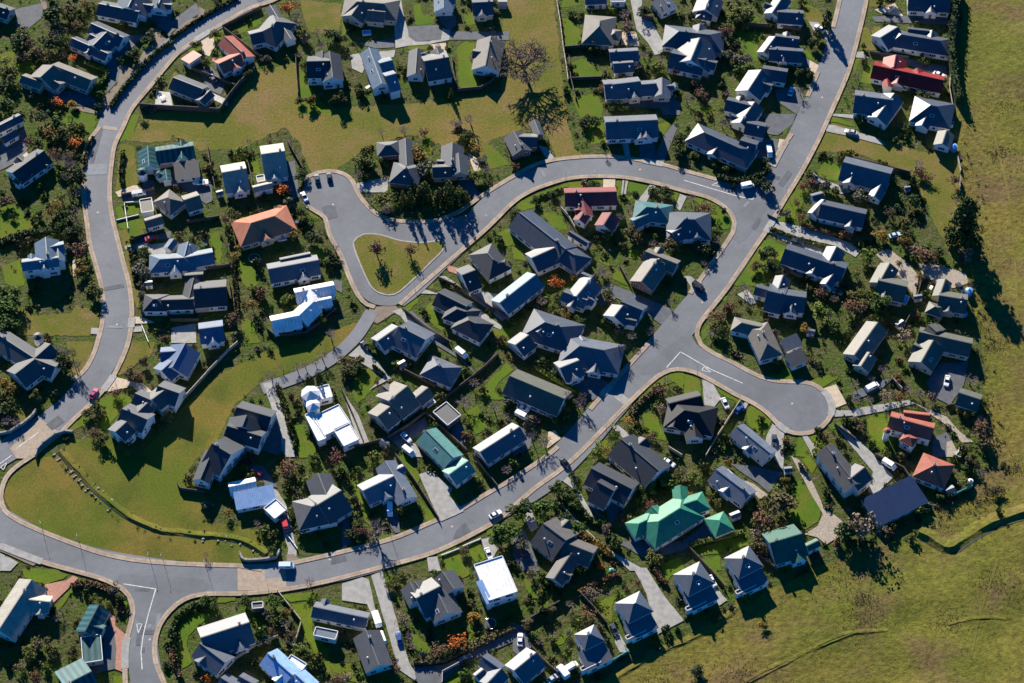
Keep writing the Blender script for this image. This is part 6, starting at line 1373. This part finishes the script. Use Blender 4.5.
for a in ((760,520,'thin',5.6,3.6,'rust'),(340,285,'bare',4.4,3.,'pink'),(400,300,'bare',4.4,2.8,'pink'),(475,322,'thin',3.6,2.4,'pink'),(30,345,'bare',3.6,2.4,'pink'),(100,345,'bare',3.6,2.4,'pink'),(205,315,'thin',4,2.6,'pink'),(20,250,'bare',4.4,3.,'pink'),(180,165,'bare',5,2.8,'pink'),(705,220,'bare',6,4.2,'grey'),(280,330,'thin',3.4,2.2,'gold'),(120,220,'bare',3.6,2.2,'pink'),(760,455,'bare',4,2.6,'pink'),(30,490,'round',3,2.,'brown'),(790,600,'round',4.4,3.,'brown'),(640,410,'thin',2.6,1.8,'gold'),(700,430,'round',2.6,1.8,'gold'),(660,640,'round',3,2.4,'olive'),(270,215,'round',2.4,1.6,'rust')): tz(5,3,*a)
for a in ((480,375,'thin',6,4.6,'rust'),(595,265,'round',6.4,4.2,'brown'),(440,455,'thin',4.6,3.,'pink'),(430,410,'round',3,1.8,'lime'),(600,155,'round',3,1.6,'gold'),(560,200,'thin',3.6,2.4,'lime'),(475,305,'thin',4,2.4,'olive'),(450,540,'round',4,2.4,'brown'),(470,580,'thin',3.4,2.4,'brown'),(70,120,'round',3,2.,'lime'),(15,95,'bare',4,2.4,'pink'),(270,40,'round',2.4,1.4,'gold'),(985,450,'round',3.4,2.2,'grey'),(200,280,'round',2.4,1.4,'olive'),(160,240,'round',2.4,1.4,'olive')): tz(4,4,*a)
tree(T(5,4,62,405), 'thin', 10, 5.4, 'pink', 'tall pinkish half-bare tree casting a long shadow onto the paddock'); tree(T(5,4,-20,440), 'round', 7, 3.6, 'dark', 'dark bushy tree just left of the tall pinkish tree')
tree(T(2,4,205,440), 'bare', 9.5, 6., 'pink', 'bare spreading tree at the kerb casting a branching shadow')
for a in ((110,440,'thin',3.4,2.6,'red'),(100,400,'round',3.2,2.2,'lime'),(60,470,'round',3.2,2.4,'dark'),(940,480,'round',5,3.4,'green'),(990,450,'round',5,3.2,'green'),(990,90,'bare',4.6,3.2,'pink'),(180,470,'thin',3.,2.,'brown'),(740,570,'round',2.4,1.6,'brown')): tz(2,4,*a)
for a in ((690,450,'thin',4.4,3.,'orange'),(600,480,'thin',3.2,2.8,'rust'),(560,500,'thin',3.,2.4,'rust'),(260,500,'thin',3.6,2.4,'rust'),(275,570,'thin',3.2,2.4,'rust'),(372,310,'thin',3.2,2.4,'pink'),(390,400,'bare',3.4,2.4,'pink'),(425,470,'bare',3.,2.,'pink'),(322,70,'round',2.4,1.4,'lime'),(30,655,'thin',3,2.2,'pink'),(290,100,'round',2.6,1.6,'olive'),(790,280,'round',2.8,2.,'gold'),(320,600,'thin',2.6,1.8,'rust')): tz(2,5,*a)
for a in ((230,195,'round',4,2.4,'green'),(620,205,'round',3.8,2.4,'green'),(770,490,'round',3.4,2.2,'lime'),(810,520,'round',3.4,2.2,'lime'),(845,565,'round',2.6,1.6,'lime'),(280,220,'bare',3.4,2.,'pink'),(840,90,'bare',4.4,2.8,'pink'),(205,660,'thin',2.6,1.8,'orange'),(875,550,'thin',2.8,1.8,'rust'),(990,660,'thin',3.4,2.6,'red'),(600,380,'thin',3,2.2,'rust'),(700,330,'bare',3.6,2.6,'pink'),(640,300,'round',3,2.,'olive'),(720,400,'round',3.,2.,'brown'),(450,200,'round',3,2.,'dark'),(580,270,'round',3,1.8,'grey'),(690,260,'thin',3,2.,'gold'),(540,550,'thin',2.,1.4,'rust'),(550,430,'round',2.4,1.8,'grey')): tz(1,5,*a)
for a in ((205,600,'bare',3.4,1.8,'pink'),(720,60,'thin',4.6,3.4,'rust'),(690,110,'thin',3.6,2.4,'rust'),(515,400,'bare',2.8,2.,'pink'),(780,430,'round',3.,2.,'olive'),(345,340,'thin',3,2.,'gold'),(760,200,'bare',3.6,2.6,'grey'),(715,340,'round',2.8,1.8,'olive'),(1000,20,'thin',4.6,3.,'red'),(540,175,'round',2.4,1.6,'olive'),(610,560,'round',3.4,1.4,'lime')): tz(1,4,*a)
for a in ((680,150,'bare',6,4.2,'grey'),(690,170,'thin',4,3.,'rust'),(660,70,'bare',5.6,4.,'pink'),(785,320,'bare',5.2,3.4,'grey'),(750,400,'bare',4.8,3.,'pink'),(880,350,'bare',4,2.6,'pink'),(470,255,'round',3.6,2.2,'olive'),(540,250,'bare',4,2.6,'pink'),(430,285,'cone',3.4,1.,'dark'),(600,630,'round',2.8,1.8,'lime'),(655,640,'round',2.8,1.8,'lime'),(540,520,'thin',2.6,1.6,'rust'),(970,430,'thin',3.6,2.6,'rust'),(920,190,'thin',3,2.,'rust'),(405,260,'round',2.4,1.4,'lime'),(345,400,'round',2.8,1.8,'olive'),(790,60,'round',4,2.6,'dark')): tz(3,0,*a)
for a in ((215,318,'round',3.6,2.4,'grey'),(285,332,'round',3.6,2.4,'grey'),(358,358,'round',3.8,2.6,'grey'),(150,380,'round',3.6,2.4,'grey'),(320,25,'round',3,1.6,'olive'),(240,185,'thin',6.4,3.6,'red'),(255,155,'thin',4.6,2.8,'lime'),(340,85,'round',5.2,3.8,'olive'),(300,120,'round',4,2.6,'olive'),(855,120,'column',9,1.6,'olive'),(778,255,'round',4.4,2.,'olive'),(800,205,'round',4,2.,'dark'),(75,140,'round',3,2.,'olive'),(80,490,'thin',4.4,2.8,'rust'),(135,455,'bare',4,2.6,'grey'),(700,540,'bare',4.6,2.8,'pink'),(520,510,'thin',3,1.8,'olive'),(690,435,'round',3.4,1.6,'olive'),(760,450,'round',3.6,1.6,'olive'),(500,375,'round',2.6,1.6,'green'),(590,405,'round',2.6,1.6,'olive'),(270,550,'bare',4,2.6,'pink'),(575,130,'thin',2.6,1.6,'gold'),(310,270,'round',4,2.6,'dark'),(110,560,'thin',4,2.8,'rust'),(20,590,'bare',4.4,3.,'grey')): tz(4,0,*a)
for a in ((585,145,'bare',4,2.4,'pink'),(570,330,'bare',4.4,2.6,'pink'),(20,460,'bare',4,2.,'pink'),(340,540,'round',3.,1.9,'grey'),(420,580,'round',3.6,2.4,'olive'),(110,170,'bare',3.6,2.2,'pink'),(210,50,'bare',5,3.2,'pink'),(60,280,'round',2.,1.2,'dark'),(230,5,'round',3.6,2.2,'dark')): tz(5,0,*a)
for a in ((385,290,'bare',5.4,3.8,'pink'),(400,350,'thin',3.6,3.2,'rust'),(440,385,'thin',2.8,2.4,'rust'),(280,490,'thin',3.2,2.4,'lime'),(250,390,'thin',3,2.,'lime'),(610,400,'thin',4,2.4,'rust'),(640,250,'bare',3.6,2.,'pink'),(30,490,'round',4.4,2.8,'grey'),(220,600,'thin',4,2.6,'brown'),(370,520,'round',4.6,2.8,'dark'),(360,400,'cone',6.4,2.2,'dark'),(620,510,'bare',4,2.2,'pink'),(270,580,'round',3.6,2.2,'dark')): tz(5,1,*a)
for a in ((755,420,'thin',3.4,3.,'red'),(720,440,'thin',3.,2.4,'red'),(680,530,'thin',2.6,1.8,'rust'),(150,560,'thin',4,3.,'rust'),(110,560,'thin',3.6,2.4,'rust'),(240,580,'round',2.6,1.2,'dark'),(60,500,'bare',4,2.,'pink'),(850,430,'round',3.8,2.4,'grey'),(910,460,'round',3,1.8,'dark'),(610,590,'round',2.8,1.8,'grey'),(690,620,'thin',3,2.2,'rust'),(230,50,'bare',5,3.2,'grey'),(65,245,'round',2.8,1.8,'lime'),(190,290,'round',2.8,1.8,'olive'),(490,285,'round',2.8,1.6,'green'),(440,410,'round',3.4,1.8,'dark'),(490,430,'round',4.4,2.4,'dark'),(300,430,'cone',3,1.,'dark')): tz(4,1,*a)
for a in ((490,420,'round',2.6,1.8,'dark'),(240,475,'round',2.4,1.6,'dark'),(135,520,'round',2.6,1.6,'dark'),(735,485,'round',3,1.8,'dark'),(925,470,'round',3,2.4,'dark'),(440,40,'round',3.2,2.6,'dark'),(490,50,'round',3.,2.2,'dark'),(560,235,'bare',3.4,1.8,'grey'),(980,210,'round',4,2.6,'lime'),(1000,150,'round',4,2.6,'dark'),(640,620,'bare',4.4,3.,'grey'),(690,560,'bare',4,2.6,'pink'),(20,610,'round',3,2.2,'dark')): tz(3,1,*a)
for a in ((310,75,'round',6,4.,'dark'),(300,140,'bare',5,3.4,'pink'),(315,195,'bare',4.6,3.2,'pink'),(320,260,'round',5,3.2,'dark'),(110,250,'round',5.6,3.4,'dark'),(180,255,'thin',4.4,3.,'red'),(60,440,'round',5,3.2,'olive'),(230,310,'round',4.4,3.,'brown'),(150,340,'thin',3.6,2.6,'brown'),(120,210,'round',3.6,2.4,'olive'),(390,220,'thin',3.6,2.4,'lime'),(430,60,'round',4,2.8,'brown'),(410,100,'round',3.6,2.4,'olive'),(450,150,'thin',3.4,2.4,'brown'),(500,30,'thin',3.6,2.4,'gold'),(290,320,'thin',3.6,2.,'lime'),(430,352,'thin',2.6,1.6,'orange'),(365,335,'thin',3,2.,'brown'),(310,610,'thin',2.8,2.,'orange'),(365,615,'thin',2.8,1.8,'orange'),(435,620,'round',2.8,1.8,'gold'),(795,330,'round',3.6,2.6,'dark'),(905,200,'round',2.8,1.6,'grey'),(880,235,'round',2.8,1.8,'dark'),(40,620,'round',5,3.4,'green'),(20,520,'round',4.4,3.,'dark'),(30,360,'thin',4,3.,'lime')): tz(0,0,*a)
for a in ((285,110,'thin',4.4,3.,'gold'),(370,130,'round',4.6,3.,'olive'),(430,95,'round',4.6,2.8,'olive'),(490,100,'round',4.4,2.6,'olive'),(340,60,'round',4.4,2.8,'green'),(260,20,'round',4.4,2.8,'dark'),(180,165,'thin',4.4,2.8,'rust'),(230,185,'round',4,2.4,'olive'),(440,180,'thin',4,2.6,'orange'),(380,270,'bare',5.4,3.6,'pink'),(430,310,'bare',5.4,3.6,'pink'),(400,370,'bare',5.,3.2,'pink'),(340,280,'bare',4.6,3.,'pink'),(470,370,'round',6,3.4,'dark'),(460,450,'bare',4.4,3.,'pink'),(330,240,'thin',4.4,2.8,'red'),(420,240,'thin',4,2.6,'brown'),(350,540,'thin',4.4,2.8,'gold'),(300,580,'thin',3.8,2.4,'gold'),(370,500,'thin',4,2.4,'lime'),(390,600,'round',4.4,2.8,'green'),(440,580,'bare',4.6,3.,'pink'),(240,600,'round',2.4,1.4,'dark'),(70,610,'round',2.4,1.2,'dark'),(380,660,'round',4.4,3.,'dark'),(470,640,'bare',4,2.6,'pink'),(35,520,'round',3.4,2.4,'brown')): tz(0,1,*a)
for a in ((350,205,'bare',3.4,2.4,'pink'),(470,150,'thin',3.2,2.6,'pink'),(445,285,'thin',3.2,2.4,'rust'),(750,85,'thin',3,1.6,'rust'),(985,360,'cone',2.6,1.2,'dark'),(140,395,'round',2.4,1.4,'lime'),(170,430,'bare',3,2.,'pink'),(325,380,'thin',2.4,1.6,'white' if 0 else 'grey'),(290,560,'thin',2.4,1.6,'rust'),(110,20,'thin',3.2,2.2,'brown'),(230,245,'round',2.4,1.6,'brown'),(90,330,'round',2.8,1.8,'brown')): tz(3,5,*a)
for a in ((265,190,'round',3.6,2.4,'green'),(330,250,'round',3.,2.,'green'),(380,290,'round',3.,2.,'green'),(180,300,'round',5.4,3.4,'green'),(50,330,'round',5.4,3.4,'green'),(160,340,'round',3.6,2.,'lime'),(300,370,'round',4,2.6,'dark'),(375,420,'round',4,2.8,'green'),(440,480,'thin',3,2.,'gold'),(780,205,'round',3.,2.,'lime'),(830,190,'round',3.,2.,'lime'),(775,260,'round',2.4,1.6,'lime'),(555,440,'round',3,1.6,'pink'),(450,130,'bare',4,2.4,'pink'),(680,130,'round',2.6,1.6,'olive'),(820,300,'thin',3,2.4,'red'),(910,140,'round',3.6,2.6,'lime'),(990,110,'round',3,2.,'olive'),(840,610,'round',3,2.2,'olive'),(520,655,'thin',2.4,1.8,'orange'),(50,540,'round',3.6,2.2,'grey')): tz(3,4,*a)
for a in ((465,330,'thin',2.6,1.6,'gold'),(490,350,'round',1.6,.9,'lime'),(65,600,'thin',3,2.2,'brown'),(75,620,'round',3,2.,'dark')): tz(4,5,*a)
for a in ((310,250,'round',2.4,1.6,'dark'),(555,180,'round',2.,1.1,'lime'),(600,188,'round',2.,1.1,'lime'),(650,212,'round',2.2,1.2,'lime'),(340,300,'bare',3.6,2.6,'pink'),(370,250,'bare',3.6,2.4,'pink'),(220,450,'round',3.4,2.4,'brown'),(170,500,'round',3.4,2.4,'olive'),(320,490,'round',3,2.,'olive'),(430,500,'round',3,2.,'olive'),(230,660,'thin',3,2.,'red'),(120,580,'thin',3.,2.4,'brown'),(200,640,'thin',3.,2.,'gold'),(685,130,'round',3,1.8,'grey'),(720,180,'round',3,1.8,'dark')): tz(0,5,*a)
for a in ((770,100,'bare',4.6,3.,'pink'),(700,40,'round',3.4,2.2,'brown'),(870,330,'round',3,1.2,'dark'),(660,160,'thin',3.4,2.4,'lime'),(400,250,'round',2.,1.2,'gold'),(530,245,'round',2.2,1.3,'lime'),(410,305,'round',2.6,1.8,'dark'),(860,205,'round',2.6,1.8,'brown')): tz(5,4,*a)
# ---------------------------------------------------------------- shrubs of the gardens: scattered where nothing else stands
def clear(x, y, m=.5):
    p = Vector((x, y))
    for h in HOUSES:
        if (h['c']-p).length > 34: continue
        for pl in h['polys']:
            if inpoly(x, y, pl): return False
            if m and any(inpoly(x+dx*m, y+dy*m, pl) for dx, dy in ((1,0), (-1,0), (0,1), (0,-1))): return False
    for l, w in ROADL:
        if any((q-p).length < w for q in l): return False
    return not any(inpoly(x, y, pl) for pl in ROADPOLY+DRIVEPOLY+BIGPOLY)
ROADL = [(l[::3], w/2+2.6) for n, l, w, z, m in ROADS]+[(l[::2], 2.4) for l in PATHLINES]+[(RL(STREAM), 5.5)]
BIGPOLY = [W(PADDOCK), W(RESERVE), W(MIDRES), W(LOWRES), W(LOT), W(ISLAND)]
LAWNPOLY = [W(p) for p, m in LAWNS]
PW0 = W(PADDOCK)
CLR = ['dark', 'dark', 'olive', 'olive', 'green', 'green', 'green', 'brown', 'grey', 'lime', 'lime', 'rust', 'dark', 'olive']
pts = []
tries = 0
while len(pts) < 1150 and tries < 30000:
    tries += 1; px, py = R.uniform(-15, 1000), R.uniform(-15, 698); x, y = at2(px, py)
    if not clear(x, y): continue
    if any(inpoly(x, y, pl) for pl in LAWNPOLY) and R.random() > .06: continue
    s = min(2.3, max(.55, R.lognormvariate(0, .38)))
    if any((x-a)**2+(y-b)**2 < (.55*(s+c))**2 for a, b, c in pts): continue
    if any((x-a)**2+(y-b)**2 < (.6*c)**2 for a, b, c in TREEPOS): continue
    pts.append((x, y, s))
pts.sort(key=lambda a: -a[2])
CNAME = dict(dark='dark green', olive='olive', green='green', brown='brown', grey='grey-green', lime='yellow-green', rust='rust', gold='golden', pink='pinkish', red='dark red')
for i, (x, y, s) in enumerate(pts[:290]):
    o = bpy.data.objects.new('shrub', R.choice(SHR)); COL.objects.link(o); c = R.choice(CLR); setm(o, 'leaf_'+c)
    o.location = (x, y, -.05); o.scale = (s, s*R.uniform(.8, 1.15), s*R.uniform(.7, 1.2)); o.rotation_euler = (0, 0, R.uniform(0, 6.28)); o['category'] = 'shrub'; o['group'] = 'garden shrubs among the houses'
    later(o, CNAME[c], 'shrub', (x, y))
low = MB(); lm = ['leaf_dark', 'leaf_olive', 'leaf_brown', 'leaf_grey', 'leaf_lime', 'leaf_rust', 'leaf_gold', 'leaf_pink', 'leaf_green']
def clump(x, y, s, mi, n):
    for _ in range(n):
        d = Vector((R.gauss(0, .45), R.gauss(0, .45), abs(R.gauss(.3, .3)))); q = Vector((x, y, .05))+d*s; k = len(low.v); leafquad(low, q, s*R.uniform(.13, .26)); low.m[-1] = mi
for x, y, s in pts[290:]: clump(x, y, s*1.1, R.choice([0, 0, 0, 1, 1, 2, 3, 4, 4, 5, 8, 8]), 75)
n = 0; tries = 0
while n < 2300 and tries < 40000:
    tries += 1; x, y = at2(R.uniform(-15, 1000), R.uniform(-15, 698))
    if not clear(x, y, .2) or (any(inpoly(x, y, pl) for pl in LAWNPOLY) and R.random() > .04): continue
    clump(x, y, R.uniform(.35, .8), R.choice([0, 0, 1, 1, 2, 3, 4, 4, 8, 8]), 22); n += 1
sl_ = RL(STREAM)
for k in range(70):
    q = offset(sl_, R.choice((-1, 1))*R.uniform(.7, 2.2))[R.randrange(len(sl_))]; clump(q.x, q.y, R.uniform(.3, .7), R.choice([0, 1, 1, 2, 8]), 18)
for k in range(420):
    px_, py_ = R.choice(((R.gauss(945, 14), R.gauss(185, 30)), (R.gauss(978, 8), R.gauss(290, 60)), (R.gauss(955, 25), R.gauss(500, 14)), (R.gauss(985, 9), R.gauss(430, 40))))
    x, y = at2(px_, py_)
    if clear(x, y, .3) or inpoly(x, y, PW0): clump(x, y, R.uniform(.3, .8), R.choice([1, 2, 2, 3, 5, 7, 0]), 20)
tag(low.link('garden_planting', lm), kind='stuff')
# tussocks of the paddock
tus = MB(); PW = W(PADDOCK)
def tussock(x, y, s, mi):
    z0 = relief(x, y)
    for _ in range(7):
        a = R.uniform(0, 6.28); r = s*R.uniform(.2, .7); p = Vector((x, y, z0)); t = Vector((-math.sin(a), math.cos(a), 0))*s*.3; e = p+Vector((math.cos(a)*r, math.sin(a)*r, s*R.uniform(.35, .8)))
        tus.add([p-t, p+t, e+t*.4, e-t*.4], [(0, 1, 2, 3)], mi)
cl = [(R.uniform(620, 1024), R.uniform(-10, 690), R.uniform(6, 26)) for _ in range(70)]
for _ in range(15000):
    if R.random() < .88: cx, cy, rr = R.choice(cl); px, py = R.gauss(cx, rr), R.gauss(cy, rr*.6)
    else: px, py = R.uniform(600, 1030), R.uniform(-10, 690)
    x, y = at2(px, py)
    if inpoly(x, y, PW): tussock(x, y, R.uniform(.16, .36), R.choice([0, 0, 1, 2]))
plain('tussock', (.10,.085,.03), .9, .4, 1.); plain('tussock_brown', (.12,.08,.04), .9, .4, 1.); plain('tussock_green', (.07,.085,.02), .9, .4, 1.)
tag(tus.link('tussock_grass', ['tussock', 'tussock_brown', 'tussock_green']), kind='stuff')
settle_labels()
# ---------------------------------------------------------------- light, sky, camera
EL = math.radians(23.5); AZ = math.atan2(-.31, .95)      # the sun stands behind the top of the picture, a little left
sun_dir = Vector((math.sin(AZ)*math.cos(EL), math.cos(AZ)*math.cos(EL), math.sin(EL)))
sd = bpy.data.lights.new('sun', 'SUN'); sd.energy = 5.0; sd.angle = math.radians(.5); sd.color = (1, .915, .77)
so = bpy.data.objects.new('sun', sd); COL.objects.link(so); so.rotation_euler = sun_dir.to_track_quat('Z', 'Y').to_euler(); so.location = (0, 0, 200)
w = bpy.data.worlds.new('World'); SC.world = w; w.use_nodes = True
nt = w.node_tree; bg = nt.nodes['Background']
st = nt.nodes.new('ShaderNodeTexSky'); st.sky_type = 'NISHITA'; st.sun_disc = False
st.sun_elevation = EL; st.sun_rotation = AZ; st.altitude = 400; st.air_density = .6; st.dust_density = 0.; st.ozone_density = 6.
hs = nt.nodes.new('ShaderNodeHueSaturation'); hs.inputs['Saturation'].default_value = 2.2
nt.links.new(st.outputs[0], hs.inputs['Color']); nt.links.new(hs.outputs[0], bg.inputs[0]); bg.inputs[1].default_value = .08
cd = bpy.data.cameras.new('camera'); cd.sensor_width = 36; cd.lens = F/1024*36; cd.clip_end = 5000; cd.clip_start = 1
co = bpy.data.objects.new('camera', cd); COL.objects.link(co); co.location = CAM; co.rotation_euler = (TILT, 0, 0); SC.camera = co
vs = SC.view_settings; vs.view_transform = 'Standard'; vs.look = 'None'; vs.gamma = 1; vs.use_curve_mapping = False; vs.exposure = 1.42
SC.display_settings.display_device = 'sRGB'
